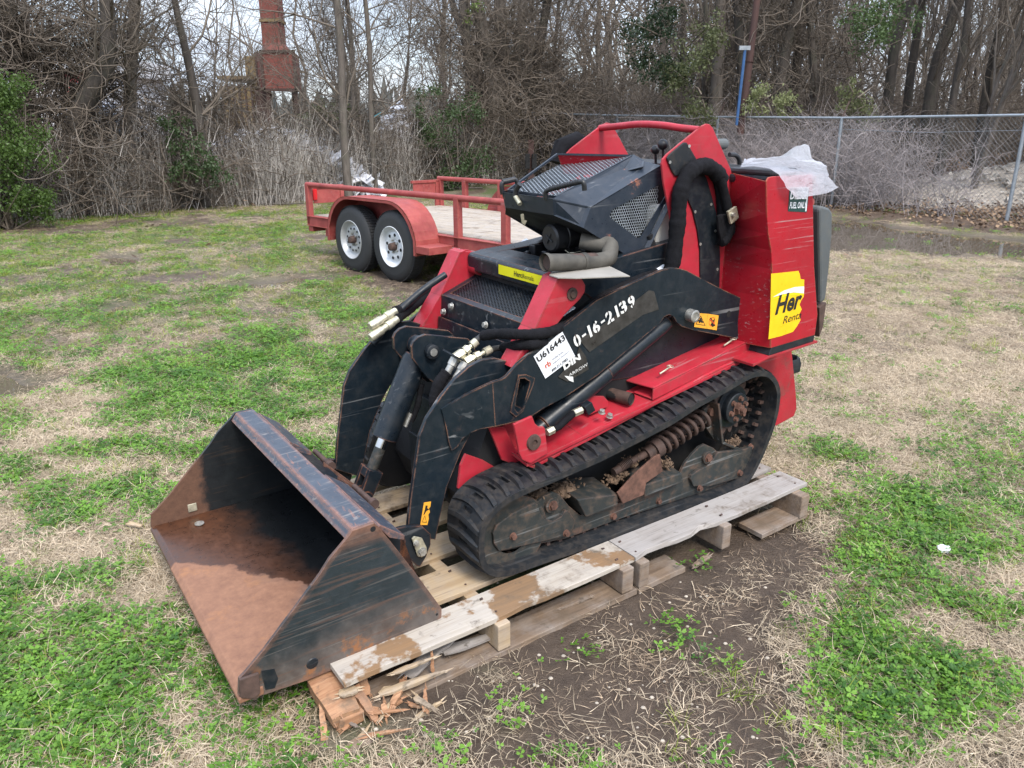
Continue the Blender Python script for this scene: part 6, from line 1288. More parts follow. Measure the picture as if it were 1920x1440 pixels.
def clover_fn(mb, rr, i):
    for _ in range(20):
        c = Vector((rr.gauss(0,.035), rr.gauss(0,.035), rr.uniform(.010,.034))); s_ = rr.uniform(.0045,.0085); a0 = rr.uniform(0,6.28); tilt = Vector((rr.gauss(0,.28), rr.gauss(0,.28), 0))
        for k in range(3):
            a = a0+k*2.094; d = Vector((math.cos(a), math.sin(a), rr.uniform(-.1,.25))); q = Vector((-d.y, d.x, 0)); z = lambda v: v+Vector((0,0,(v-c).dot(tilt)))
            mb.add([z(c), z(c+d*s_*.7+q*s_*.55), z(c+d*s_*1.5+q*s_*.4+Vector((0,0,.001))), z(c+d*s_*1.3), z(c+d*s_*1.5-q*s_*.4+Vector((0,0,.001))), z(c+d*s_*.7-q*s_*.55)], [(0,1,2,3),(0,3,4,5)])
def leaf_fn(mb, rr, i):
    for _ in range(7):
        c = Vector((rr.gauss(0,.09), rr.gauss(0,.09), rr.uniform(.003,.02))); a = rr.uniform(0,6.28); s_ = rr.uniform(.015,.04); d = Vector((math.cos(a),math.sin(a),rr.uniform(-.2,.4))); q = Vector((-d.y,d.x,rr.uniform(-.4,.4)))*.55
        mb.add([c, c+d*s_*.5+q*s_, c+d*s_*1.3, c+d*s_*.5-q*s_], [(0,1,2,3)])
CS = proto_coll('ground_cover', mk('a_straw', straw_fn, 'straw', 5)+mk('b_brown_straw', straw2_fn, 'straw2', 4)+mk('c_sparse_straw', sparse_fn, 'straw', 4)+mk('d_grass', grass_fn, 'grass', 4)+mk('e_clover', clover_fn, 'clover', 5)+mk('f_leaf', leaf_fn, 'deadleaf', 3))
def frustum_pts(n_, y0, y1, seed, power=1.0, xr=.74):
    rs = np.random.RandomState(seed); y = y0+(y1-y0)*rs.rand(n_)**power; x = (rs.rand(n_)*2-1)*(y*xr+.9); return x, y, rs
def put(name, kind_fn, x, y, rs, lo, k, smin, smax, label, cat, tilt=.12, zoff=0):
    keep = kind_fn(x, y, rs); x, y = x[keep], y[keep]; z = ground_z(x, y)+zoff; n_ = len(x)
    rot = np.stack([rs.randn(n_)*tilt, rs.randn(n_)*tilt, rs.rand(n_)*6.28], 1)
    return scatter(name, np.stack([x, y, z], 1), rot, smin+(smax-smin)*rs.rand(n_), lo+rs.randint(0, k, n_), CS, label, cat)
def under(x, y):
    """footprint of bucket/pallet timber where cover must stay low"""
    dx = x-MO[0]; dy = y-MO[1]; u_ = dx*RU[0]+dy*RU[1]; v_ = dx*LV[0]+dy*LV[1]
    return ((u_ > -.60) & (u_ < 1.30) & (v_ > -.165) & (v_ < .95)) | ((u_ > -.74) & (u_ < -.28) & (v_ > -.30) & (v_ < .02)) | ((u_ > -.3) & (u_ < .02) & (v_ > -.20) & (v_ < .0)), ((u_ > -.85) & (u_ < -.55) & (v_ > -.06) & (v_ < .97))
def k_straw(x, y, rs):
    g, m, wt, l_ = masks(x, y); a, b_ = under(x, y); nn_ = fbm(x*2.2, y*2.2, 21, 4); return (rs.rand(len(x)) < (1-g*.72)*(1-m*.97)*(1-sstep(.005,.12,wt))*(1-l_)*(.50+nn_)*np.where((y > 10) | ((x < -1) & (y > 4.5)), .42, 1)) & ~a
def k_brown(x, y, rs):
    g, m, wt, l_ = masks(x, y); a, b_ = under(x, y); return (rs.rand(len(x)) < (1-g*.6)*(1-m*.9)*(1-sstep(.2,.6,wt))*(1-l_*.5)*.9) & ~a
def k_sparse(x, y, rs):
    g, m, wt, l_ = masks(x, y); a, b_ = under(x, y); return (rs.rand(len(x)) < (.06+m*.20)*(1-wt)) & ~a
def k_clover(x, y, rs):
    g, m, wt, l_ = masks(x, y); a, b_ = under(x, y); return (rs.rand(len(x)) < g**1.3*(1-sstep(.01,.2,wt))*(1-l_)*1.15*(1-.72*sstep(4.5, 7.5, y))+.02) & ~a
def k_grass(x, y, rs):
    g, m, wt, l_ = masks(x, y); a, b_ = under(x, y); return (rs.rand(len(x)) < (g*.75+.22)*(1-m*.85)*(1-sstep(.01,.2,wt)*.93)*(1-l_*.9)) & ~a
x, y, rs = frustum_pts(22000, 1.15, 5.0, 31, 1.0); put('dead_grass', k_straw, x, y, rs, 0, 5, .75, 1.35, 'matted pale dead grass covering the near part of the field', 'dead grass')
x, y, rs = frustum_pts(36000, 5.0, 17.5, 32, .9); put('dead_grass', k_straw, x, y, rs, 0, 5, .75, 1.25, 'dead grass over the far part of the field', 'dead grass')
x, y, rs = frustum_pts(13000, 1.15, 6.5, 33); put('brown_thatch', k_brown, x, y, rs, 5, 4, .8, 1.4, 'brown flattened grass lying low between the paler straw', 'dead grass', .05)
x, y, rs = frustum_pts(9000, 6.5, 18, 43); put('brown_thatch', k_brown, x, y, rs, 5, 4, 1.2, 2.2, 'brown flattened grass toward the tree line', 'dead grass', .05)
x, y, rs = frustum_pts(2600, 1.15, 5.0, 34); put('loose_straw', k_sparse, x, y, rs, 9, 4, .8, 1.4, 'single loose straws strewn over the mud', 'straw', .05)
x, y, rs = frustum_pts(15000, 1.15, 5.0, 35); put('clover', k_clover, x, y, rs, 17, 5, .8, 1.35, 'low green clover patches in the near grass', 'clover', .1)
x, y, rs = frustum_pts(20000, 5.0, 15, 36); put('clover', k_clover, x, y, rs, 17, 5, 1.0, 1.5, 'green clover in the middle of the field', 'clover', .1)
x, y, rs = frustum_pts(6000, 1.15, 6.0, 37); put('green_grass', k_grass, x, y, rs, 13, 4, .7, 1.3, 'short green grass blades between the straw', 'grass', .2)
x, y, rs = frustum_pts(34000, 6.0, 17.5, 38, .85); put('green_grass', k_grass, x, y, rs, 13, 4, .7, 1.15, 'short green grass toward the tree line', 'grass', .2)
def k_leaf(x, y, rs):
    g, m, wt, l_ = masks(x, y); return rs.rand(len(x)) < np.maximum(l_*1.0, .006)*(1-wt)
x, y, rs = frustum_pts(26000, 8, 26, 39, .9); put('leaf_litter', k_leaf, x, y, rs, 22, 3, 1.0, 2.0, 'brown leaf litter along the bank and under the trees', 'leaf litter', .3)
# small stones and litter in the grass
for px_, lb, s_, c in (((1768,1046), 'small crumpled white scrap lying in the clover at right', .020, 'paper'),):
    (x, y) = (1.518,2.388); mb = MB().ball((x, y, .03), s_, 8, 5, (1.3,1,.6)); rr = random.Random(2); mb.v = [(a+rr.uniform(-.005,.005), b_+rr.uniform(-.005,.005), c_+rr.uniform(-.004,.004)) for a, b_, c_ in mb.v]
    o = mb.build('paper_scrap', c, None, (x, y, .03)); o.location = (x, y, .035); tag(o, lb, 'litter')
(x, y) = (-1.406,2.563); o = MB().hull8([(-.03,-.012,0),(.03,-.006,0),(.03,.008,0),(-.03,.010,0)], [(-.03,-.012,.005),(.03,-.006,.005),(.03,.008,.005),(-.03,.010,.005)]).build('wood_chip', 'wood_new', None); o.location = (x, y, .035); o.rotation_euler = (.1,.1,-.3); tag(o, 'flat tan wood chip on the grass left of the bucket', 'wood chip')
peb = MB(); rr = random.Random(12)
for _ in range(260):
    x = rr.uniform(-.4, 1.7); y = rr.uniform(1.35, 2.3)
    s_ = rr.uniform(.002,.006); peb.ball((x, y, float(ground_z(np.array([x]), np.array([y]))[0])+s_*.3), s_, 6, 4, (1.2,1,.7))
peb.build('gravel_bits', plain('pebble', (.38,.33,.27), .8, 0, .4, 90), None, kind='stuff')

# ================================================================== FENCE
GZC = {}
def gz1(x, y): return float(ground_z(np.array([float(x)]), np.array([float(y)]))[0])
FP = [(10.6,7.6),(9.45,9.95)]+[(7.959,12.584), (6.21,15.311)]+[(4.55,17.95),(2.6,20.1),(.30,21.8)]
fen = thing('chain_link_fence', 'galvanised chain link fence with top rail and barbed wire in front of the bare woods', 'fence', (7,14,0))
FH = 1.72; FZ = [z-1.72 for z in (1.64,1.67,1.70,1.71,1.78,1.86,1.96)]; BX = Vector((7,14,0))
mesh = MB(); 
for i, (x, y) in enumerate(FP):
    z = FZ[i]
    if i > 0 and i < len(FP)-0:
        MB().tube([(x,y,z-.15),(x,y,z+FH)], .030, 10).build('fence_post', 'galv', fen, BX, auto=40)
        d_ = Vector((FP[i][0]-FP[i-1][0], FP[i][1]-FP[i-1][1], 0)).normalized(); nn = Vector((d_.y, -d_.x, 0))*-1
        MB().tube([Vector((x,y,z+FH-.02)), Vector((x,y,z+FH+.30))-nn*.16], .014, 6).build('barb_arm', 'rustd', fen, BX)
for i in range(len(FP)-1):
    a = Vector((*FP[i], FZ[i])); b_ = Vector((*FP[i+1], FZ[i+1])); d = b_-a; L_ = d.length
    MB().tube([a+Vector((0,0,FH)), b_+Vector((0,0,FH))], .022, 8).build('top_rail', 'galv', fen, BX, auto=40)
    nn = Vector((d.y, -d.x, 0)).normalized()*-1
    for k in range(3):
        o_ = -nn*(.05+.05*k)+Vector((0,0,FH+.10+.10*k)); MB().tube([a+o_, a.lerp(b_, .5)+o_-Vector((0,0,.03)), b_+o_], .0025, 3).build('barbed_wire', 'rustd', fen, BX)
    s_ = .075; H_ = FH-.03; n_ = int(L_/s_); dh = d/L_
    for k in range(-int(H_/s_), n_+1):
        for sg in (1, -1):
            x0 = k*s_; x1 = x0+H_; 
            if sg == 1: p, q = (x0, 0), (x1, H_)
            else: p, q = (x1, 0), (x0, H_)
            def clip(p, q):
                (xa, za), (xb, zb) = p, q
                for lim, up in ((0, False), (L_, True)):
                    for t in (0, 1):
                        xx = xa if t == 0 else xb
                        if (xx > lim) == up and xx != lim:
                            ox, oz = (xb, zb) if t == 0 else (xa, za)
                            if (ox > lim) == up: return None
                            f_ = (lim-xx)/(ox-xx); nx2, nz2 = lim, (za if t == 0 else zb)+f_*(oz-(za if t == 0 else zb))
                            if t == 0: xa, za = nx2, nz2
                            else: xb, zb = nx2, nz2
                return (xa, za), (xb, zb)
            c = clip(p, q)
            if not c: continue
            (xa, za), (xb, zb) = c; P_ = a+dh*xa; Q_ = a+dh*xb; P_ = P_+Vector((0,0,za+.04)); Q_ = Q_+Vector((0,0,zb+.04)); w_ = .0028
            e_ = Vector((0,0,w_)); e2 = nn*w_; mesh.add([P_+e_, P_-e_*.5+e2, P_-e_*.5-e2, Q_+e_, Q_-e_*.5+e2, Q_-e_*.5-e2], [(0,1,4,3),(1,2,5,4),(2,0,3,5)])
mesh.build('chain_link_mesh', 'wire', fen, BX, kind='stuff')
a = Vector((*FP[2], FZ[2]+1.50)); b_ = Vector((*FP[3], FZ[3]+1.52)); MB().tube([a, a.lerp(b_,.5)-Vector((0,0,.05)), b_], .004, 4).build('tension_wire', 'galv', fen, BX)

# ================================================================== BARE TREES
def barkmat(name, c1, c2):
    n = NB(name); f = n.noise(1, 7, .65, stretch=(14,14,3)); g = n.noise(2.5, 4); oi = n.n('ShaderNodeObjectInfo')
    k = n.mix(n.ramp(f, (.3,0),(.7,1)), c1, c2); k = n.mix(n.math('MULTIPLY', n.ramp(g, (.5,0),(.7,1)), .4), k, (.10,.11,.07)); k = n.mix(n.math('MULTIPLY', oi.outputs['Random'], .5), k, n.mix(1, k, (.6,.6,.62), 'MULTIPLY'))
    n.col(k); n.set('Roughness', .9); n.bump(f, .6, .02); return n.m
MT['bark'] = barkmat('grey_bark', (.075,.062,.052), (.17,.145,.125)); MT['bark2'] = barkmat('dark_bark', (.045,.038,.032), (.11,.092,.078)); MT['twig'] = plain('bare_twigs', (.145,.120,.096), .85, 0, .35, 3)
MT['cane'] = plain('dry_canes', (.50,.46,.42), .8, 0, .4, 2.5); MT['vine'] = plain('tangled_vines', (.125,.100,.078), .9, 0, .45, 3)
MT['weed'] = plain('grey_dry_weeds', (.30,.265,.262), .85, 0, .3, 2)
MT['leafg'] = leafmat('privet_leaf', (.085,.165,.035), .35, .4, .5, (.22,.32,.07)); MT['leafd'] = leafmat('ivy_leaf', (.030,.065,.025), .4, .35, .5, (.09,.14,.05)); MT['leafo'] = leafmat('olive_leaf', (.10,.12,.05), .3, .35, .55, (.20,.22,.10))
class TB:
    """fast tube accumulator on arrays"""
    def __init__(s): s.V = []; s.F = []; s.n = 0
    def tube(s, P_, r_, k=3):
        P_ = np.asarray(P_, float); m_ = len(P_); d = np.gradient(P_, axis=0); d /= np.linalg.norm(d, axis=1, keepdims=True)+1e-9
        ref = np.array([0.,0,1]) if abs(d[0][2]) < .9 else np.array([1.,0,0]); u = np.cross(d, ref); u /= np.linalg.norm(u, axis=1, keepdims=True)+1e-9; v = np.cross(d, u)
        t = np.arange(k)*2*np.pi/k; R_ = np.asarray(r_)[:, None, None]
        V = P_[:, None, :]+R_*(np.cos(t)[None, :, None]*u[:, None, :]+np.sin(t)[None, :, None]*v[:, None, :]); s.V.append(V.reshape(-1, 3))
        i = np.arange(m_-1)[:, None]*k; j = np.arange(k)[None, :]; a = i+j; b_ = i+(j+1) % k; F = np.stack([a, b_, b_+k, a+k], -1).reshape(-1, 4)+s.n; s.F.append(F); s.n += m_*k
    def build(s, name, m, parent=None, smooth=False):
        me = bpy.data.meshes.new(name); V = np.concatenate(s.V); F = np.concatenate(s.F)
        me.vertices.add(len(V)); me.vertices.foreach_set('co', V.astype(np.float32).ravel()); me.loops.add(F.size); me.loops.foreach_set('vertex_index', F.astype(np.int32).ravel()); me.polygons.add(len(F)); me.polygons.foreach_set('loop_start', np.arange(0, F.size, 4, dtype=np.int32)); me.polygons.foreach_set('loop_total', np.full(len(F), 4, np.int32)); me.update(calc_edges=True)
        me.materials.append(MT[m] if isinstance(m, str) else m)
        if smooth: me.polygons.foreach_set('use_smooth', np.ones(len(F), bool))
        o = bpy.data.objects.new(name, me); col.objects.link(o); o.parent = parent; return o
def tree_proto(seed, H_=11, r=.16, lean=(0,0), fork=.35, density=1.0, low=.22):
    rs = np.random.RandomState(seed); tr_ = TB(); cr = TB()
    def grow(p, d, L_, r0, lev):
        m_ = 7 if lev == 0 else (6 if lev == 1 else 4); pts = [p]; rad = [r0*(1.25 if lev == 0 else 1)]
        for i in range(m_):
            d = d+rs.randn(3)*(.05 if lev == 0 else .11+.04*lev)+np.array([0,0,.07 if lev else .02]); d /= np.linalg.norm(d); p = p+d*L_/m_; pts.append(p); rad.append(max(.0035, r0*(1-.78*(i+1)/m_)))
        (tr_ if lev == 0 else cr).tube(pts, rad, 9 if lev == 0 else (5 if lev == 1 else 3))
        if lev >= 4: return
        nb = [int(14*density), int(6*density), 5, 3][lev]
        for _ in range(nb):
            t = rs.uniform(low if lev == 0 else .15, 1)*m_; i = min(int(t), m_-1); q = pts[i]+(pts[i+1]-pts[i])*(t-i); rr_ = rad[i]*(.55 if lev == 0 else .6)
            ang = rs.uniform(0, 2*np.pi); out_ = np.array([math.cos(ang), math.sin(ang), 0]); base = pts[i+1]-pts[i]; base /= np.linalg.norm(base)
            dd = base*rs.uniform(.6,1.3)+out_*rs.uniform(.35,.8)+np.array([0,0,rs.uniform(-.1,.4)]); dd /= np.linalg.norm(dd)
            grow(q, dd, L_*[rs.uniform(.22,.42), rs.uniform(.35,.6), rs.uniform(.35,.6), rs.uniform(.4,.7)][lev], min(rr_, r0*.5, [.045,.02,.01,.006][lev]), lev+1)
    d0 = np.array([lean[0], lean[1], 1.]); d0 /= np.linalg.norm(d0); grow(np.array([0.,0,-.15]), d0, H_, r, 0)
    if fork > .5:
        for k in range(2): dd = np.array([rs.uniform(-.5,.5), rs.uniform(-.4,.4), 1.]); dd /= np.linalg.norm(dd); grow(np.array([0.,0,.1+.5*k]), dd, H_*.85, r*.7, 0)
    return tr_, cr
def mk_tree(name, seed, label, group, **kw):
    a, b_ = tree_proto(seed, **kw); t = thing(name, label, 'tree', group=group); a.build('trunk', 'bark' if seed % 2 else 'bark2', t, True); b_.build('crown', 'twig', t); return t
WG = 'bare trees of the winter woods'; LW = 'slender leafless grey tree in the winter woods behind the fence'
TP = [mk_tree('bare_tree', 100+i, LW, WG, H_=rnd.uniform(9,13), r=[.07,.09,.12,.06,.10,.075,.13][i], lean=(rnd.uniform(-.15,.15), rnd.uniform(-.1,.1)), fork=[.2,.6,.2,.2,.7,.2,.2][i], density=[1,.9,1,.8,.9,1.1,1][i]) for i in range(7)]
used = set()
def put_tree(i, x, y, s_=1, rz=0, label=None, group=None):
    o = TP[i] if i not in used else dup(TP[i]); used.add(i); o.location = (x, y, gz1(x, y)); o.scale = (s_, s_, s_*1.0); o.rotation_euler = (0, 0, rz)
    o['label'] = label or LW
    if label: 
        if 'group' in o: del o['group']
        if group: o['group'] = group
    else: o['group'] = WG
    return o
def at(px_, py_, Y):
    y_ = (720-py_)/1442; k_ = math.cos(R(18))+y_*math.sin(R(18)); return ((px_-960)/1442*Y/k_, Y, 1.42+Y*(-math.sin(R(18))+y_*math.cos(R(18)))/k_)
def X_(px, Y): return (px-960)/1442*Y*.955
# the ones that can be told apart in the photograph
rs = random.Random(21)
def feature_tree(name, pts, r0, r1, label, twigs=1.0, seed=0, nb=16, m='bark', lo=.25, up=.15, wander=True, leaves=None, cat='tree'):
    """a tree whose trunk follows the given path; limbs and twigs grow from it"""
    base = Vector(pts[0]); t = thing(name, label, cat, base); q = [np.array(Vector(p)-base) for p in smooth_path(pts, 2)]; k = len(q); rad = [r0+(r1-r0)*i/(k-1) for i in range(k)]
    a = TB(); a.tube(q, rad, 10); a.build('trunk', m, t, True); c = TB(); rs_ = np.random.RandomState(seed)
    def grow(p, d, L_, rr_, lev):
        m_ = 5; P_ = [p]; R__ = [rr_]
        for i in range(m_): d = d+rs_.randn(3)*.15+np.array([0,0,.05]); d /= np.linalg.norm(d); p = p+d*L_/m_; P_.append(p); R__.append(max(.0028, rr_*(1-.75*(i+1)/m_)))
        c.tube(P_, R__, 5 if lev == 1 else 3)
        if lev >= 4: return
        for _ in range([0, 7, 5, 3][lev]):
            i = rs_.randint(1, m_); base_ = P_[i]-P_[i-1]; base_ /= np.linalg.norm(base_); an = rs_.randn(3)*.7; dd = base_+an; dd /= np.linalg.norm(dd); grow(P_[i], dd, L_*rs_.uniform(.35,.65), R__[i]*.6, lev+1)
    for _ in range(int(nb*twigs)):
        i = rs_.randint(int(k*lo), k); ang = rs_.uniform(0, 6.28); dd = np.array([math.cos(ang), math.sin(ang), rs_.uniform(.1,1.5)]); dd /= np.linalg.norm(dd); grow(q[i], dd, rs_.uniform(1.0, 2.6), min(.028, rad[i]*.35), 1)
    c.build('crown', 'twig', t); return t
def pl3(Y, *pp): return pp
feature_tree('leaning_tree', [(x, y, z) for x, y, z in [(-8.109,14.3,-0.05),(-7.954,14.3,0.98),(-7.708,14.3,1.567),(-7.268,14.3,2.225),(-7.039,14.3,2.44),(-6.907,14.3,2.738),(-6.845,14.3,3.238),(-6.802,14.3,3.888),(-6.638,14.3,4.672)]], .20, .09, 'crooked leafless tree with a sharp elbow in the brush at the left', 0.8, 5, m='bark2')
feature_tree('tall_tree', [(-9.078,14.8,-0.101),(-8.853,14.8,0.965),(-8.79,14.8,1.893),(-8.805,14.8,2.696),(-8.826,14.8,3.387),(-8.811,14.8,4.139)], .24, .13, 'vine-wrapped leafless tree behind the green shrub at far left', 1.0, 6, m='bark2')
feature_tree('tall_tree', [(-7.361,15.2,-0.04),(-7.229,15.2,0.953),(-7.113,15.2,1.906),(-6.957,15.2,2.731),(-6.791,15.2,3.44),(-6.611,15.2,4.38)], .13, .09, 'straight grey trunk right of the crooked elbow tree', 1.1, 7)
feature_tree('tall_tree', [(-6.247,16,-0.032),(-6.16,16,0.928),(-6.153,16,1.833),(-6.236,16,2.8),(-6.323,16,3.455),(-6.375,16,4.181)], .11, .05, 'dark leaning trunk left of the rusty hopper', 0.5, 8, m='bark2')
for px_, Y, r_, lb, sd_ in ((648,17.2,.10,'thin tree just right of the rusty hopper, first of three',9),(668,19.0,.075,'thin dark tree right of the rusty hopper, second of three',10),(700,18.2,.07,'thin tree right of the rusty hopper, third of three',11)):
    feature_tree('thin_tree', [(X_(px_, Y), Y, gz1(X_(px_,Y),Y)), (X_(px_-3, Y), Y, 1.5), (X_(px_+4, Y), Y, 3.2), (X_(px_-6, Y), Y, 5.2), (X_(px_-10, Y), Y, 7.5)], r_, r_*.5, lb, .9, sd_)
# the vine-hung clump of trunks in the middle
Yc = 21.3
CL = [(905,352, 900,260, 890,170, 875,90, 868,0, 862,-90, .17), (925,352, 925,260, 925,160, 905,60, 888,-20, 880,-90, .20), (940,352, 938,260, 935,150, 940,60, 935,-30, 930,-90, .22), (955,352, 955,250, 965,160, 975,60, 985,-30, 990,-90, .18), (968,352, 975,260, 1000,160, 1015,70, 1030,-20, 1040,-90, .16), (915,352, 910,250, 905,150, 880,80, 850,20, 835,-60, .13)]
names_cl = ['left outer', 'second', 'thick middle', 'fourth', 'right leaning', 'thin inner']
for i, c_ in enumerate(CL):
    pts = [at(px_, py_, Yc+.15*i) for px_, py_ in zip(c_[0:12:2], c_[1:12:2])]; pts[0] = (pts[0][0], pts[0][1], gz1(pts[0][0], pts[0][1])-.1)
    feature_tree('clump_tree', pts, c_[12], c_[12]*.6, names_cl[i]+' trunk of the vine-covered clump of trees in the middle background', 1.1, 30+i, nb=5, m='bark' if i % 2 else 'bark2', lo=.35)
# trunks on the right that stand out against the woods
for (pts, r_, lb, sd_) in (((1735,250, 1745,180, 1755,120, 1775,60, 1800,0, 1820,-70), .16, 'thick dark leaning trunk near the right side behind the fence', 41), ((1395,240, 1392,150, 1385,60, 1380,-60), .13, 'dark trunk just left of the rusty iron pole', 42), ((1458,240, 1462,150, 1478,70, 1500,-10, 1515,-80), .14, 'dark curved trunk right of the rusty iron pole', 43),
                       ((1530,240, 1528,150, 1520,60, 1512,-60), .10, 'straight dark trunk between the curved trunk and the ivy tree', 44), ((1340,240, 1345,150, 1350,60, 1352,-60), .17, 'broad pale trunk half hidden by ivy left of the iron pole', 45), ((1665,250, 1668,160, 1680,70, 1708,0, 1720,-70), .13, 'forked dark trunk left of the thick leaning trunk', 46), ((1840,250, 1850,170, 1868,80, 1890,0, 1900,-70), .12, 'slanting trunk at the far right edge of the woods', 47)):
    Y = 19.5; p_ = [at(a_, b__, Y) for a_, b__ in zip(pts[::2], pts[1::2])]; p_[0] = (p_[0][0], Y, gz1(p_[0][0], Y)-.1)
    feature_tree('woodland_tree', p_, r_, r_*.6, lb, 1.0, sd_, m='bark2' if sd_ != 45 else 'bark', nb=7, lo=.3)
# individual trees filling the woods
def dline(x, y): return float(treeline(np.array([x]), np.array([y]))[0])
cnt = 0
for k in range(2000):
    if cnt >= 74: break
    y = rs.uniform(15, 46); x = rs.uniform(-.76, .80)*y
    if dline(x, y) < 3.0: continue
    px_ = 960+x/y*1442*.95
    if px_ < 820 and rs.random() < .86: continue
    if 400 < px_ < 620 and y < 32: continue
    if 820 < px_ < 1300 and rs.random() < .5: continue
    put_tree(rs.randrange(7), x, y, rs.uniform(.75, 1.2), rs.uniform(0, 6.28), None if px_ > 980 else 'slender leafless tree beyond the brush left of the middle', 'bare trees beyond the left brush' if px_ <= 980 else None); cnt += 1
# far woods as one mass
FW = TB(); rs_ = np.random.RandomState(77)
for _ in range(420):
    y = rs_.uniform(34, 80); x = rs_.uniform(.02, .85)*y if rs_.rand() < .86 else rs_.uniform(-.8, 0)*y; r_ = rs_.uniform(.05,.16); h_ = rs_.uniform(6,11); z = gz1(x, y)
    P_ = np.array([[x+rs_.randn()*.12*i, y, z+h_*i/5] for i in range(6)]); FW.tube(P_, [r_*(1-.15*i) for i in range(6)], 4)
    for _ in range(12):
        i = rs_.randint(0, 5); q = P_[i]; an = rs_.uniform(0, 6.28); L_ = rs_.uniform(1.0, 3.5); d = np.array([math.cos(an), math.sin(an)*.4, rs_.uniform(.1, 1.2)]); FW.tube([q, q+d*L_*.5+rs_.randn(3)*.2, q+d*L_+rs_.randn(3)*.3], [r_*.35, r_*.2, .012], 3)
o = FW.build('distant_woods', 'twig'); o['kind'] = 'stuff'; o['label'] = 'far mass of bare winter woods filling the right background'; o['category'] = 'woods'

# ================================================================== BRUSH
def brush_proto(name, seed, n_, h0, h1, spread, m, curl=.25, r_=.005, side=5):
    t = TB(); rs_ = np.random.RandomState(seed)
    for _ in range(n_):
        p = np.array([rs_.randn()*spread, rs_.randn()*spread, -.05]); d = np.array([rs_.randn()*.22, rs_.randn()*.22, 1.]); L_ = rs_.uniform(h0, h1); P_ = [p]; rr_ = []
        for i in range(5): d = d+rs_.randn(3)*curl*.5; d /= np.linalg.norm(d); p = p+d*L_/5; P_.append(p)
        t.tube(P_, [r_*(1-.14*i) for i in range(6)], 3)
        for _ in range(side):
            i = rs_.randint(1, 6); an = rs_.uniform(0,6.28); dd = np.array([math.cos(an), math.sin(an), rs_.uniform(-.1,1.1)]); l2 = rs_.uniform(.12,.45); q = P_[i]; t.tube([q, q+dd*l2*.5, q+dd*l2+rs_.randn(3)*.06], [r_*.6, r_*.5, r_*.3], 3)
    return t.build(name, m)
def tangle_proto(name, seed, n_, R_, m):
    t = TB(); rs_ = np.random.RandomState(seed)
    for _ in range(n_):
        p = rs_.randn(3)*np.array([R_,R_*.6,R_*.7])+np.array([0,0,R_*.9]); d = rs_.randn(3); d /= np.linalg.norm(d); P_ = [p]; ax = rs_.randn(3)*.55
        for i in range(9): d = d+np.cross(d, ax)*.6+rs_.randn(3)*.30+np.array([0,0,-.03]); d /= np.linalg.norm(d); p = p+d*.16; P_.append(p)
        r_ = rs_.uniform(.003,.009); t.tube(P_, [r_]*10, 3)
    return t.build(name, m)
def leaf_proto(name, seed, n_, R_, m, s0=.025, s1=.05, flat=1):
    rs_ = np.random.RandomState(seed); V = []; F = []
    for i in range(n_):
        v = rs_.randn(3); v /= np.linalg.norm(v); v *= R_*rs_.rand()**.45*np.array([1,1,flat]); a = rs_.randn(3); a /= np.linalg.norm(a); b_ = np.cross(a, rs_.randn(3)); b_ /= np.linalg.norm(b_); s_ = rs_.uniform(s0, s1)
        V += [v, v+a*s_*.5+b_*s_*.3, v+a*s_, v+a*s_*.5-b_*s_*.3]; F.append((4*i,4*i+1,4*i+2,4*i+3))
    return MB().add(V, F).build(name, m)
BR = proto_coll('brush_kinds', [brush_proto('a_cane', 1, 26, .9, 1.9, .22, 'cane', .05, .0062, 1), brush_proto('a_cane', 2, 24, .8, 2.2, .25, 'cane', .09, .0068, 1),
    brush_proto('b_weed', 3, 34, .7, 1.5, .28, 'weed', .25, .0052, 8), brush_proto('b_weed', 4, 34, .6, 1.3, .28, 'weed', .3, .0052, 8),
    tangle_proto('c_tangle', 5, 110, .55, 'vine'), tangle_proto('c_tangle', 6, 110, .55, 'vine'),
    brush_proto('d_brush', 7, 24, .9, 2.2, .3, 'vine', .5, .006, 9), brush_proto('d_brush', 8, 24, .8, 1.9, .3, 'vine', .5, .006, 9),
    leaf_proto('e_leaves', 9, 260, .32, 'leafd'), leaf_proto('e_leaves', 10, 260, .32, 'leafg')])
def band(name, n_, seed, x0, x1, d0, d1, lo, k, s0, s1, label, zoff=(0,0), maxh=None, cond=None, dens=None):
    rs_ = np.random.RandomState(seed); x = x0+(x1-x0)*rs_.rand(n_); d = d0+(d1-d0)*rs_.rand(n_); y = np.interp(x, TLX, TLY)+d
    keep = np.ones(n_, bool) if cond is None else cond(x, y, rs_); x, y = x[keep], y[keep]; m_ = len(x); z = ground_z(x, y)+zoff[0]+(zoff[1]-zoff[0])*rs_.rand(m_)
    rot = np.stack([rs_.randn(m_)*.08, rs_.randn(m_)*.08, rs_.rand(m_)*6.28], 1)
    if lo in (4,): rot[:, :2] *= 3
    return scatter(name, np.stack([x, y, z], 1), rot, s0+(s1-s0)*rs_.rand(m_), lo+rs_.randint(0, k, m_), BR, label, 'brush')
band('cane_thicket', 300, 1, -12.5, .6, .1, 1.3, 0, 2, .65, 1.1, 'pale dry upright canes along the far edge of the field')
band('vine_tangle', 120, 2, -13, 1.0, .3, 2.8, 4, 2, .7, 1.25, 'dense grey tangle of bare vines behind the canes', (-.3, .9), cond=lambda x, y, r: ~((np.abs(x/y*1.047*1442+960-520) < 125) & (r.rand(len(x)) < .75)))
band('vine_tangle', 26, 12, -13, -7.2, .5, 2.5, 4, 2, .8, 1.3, 'bare vines hanging high in the trees at the left', (1.0, 3.4))
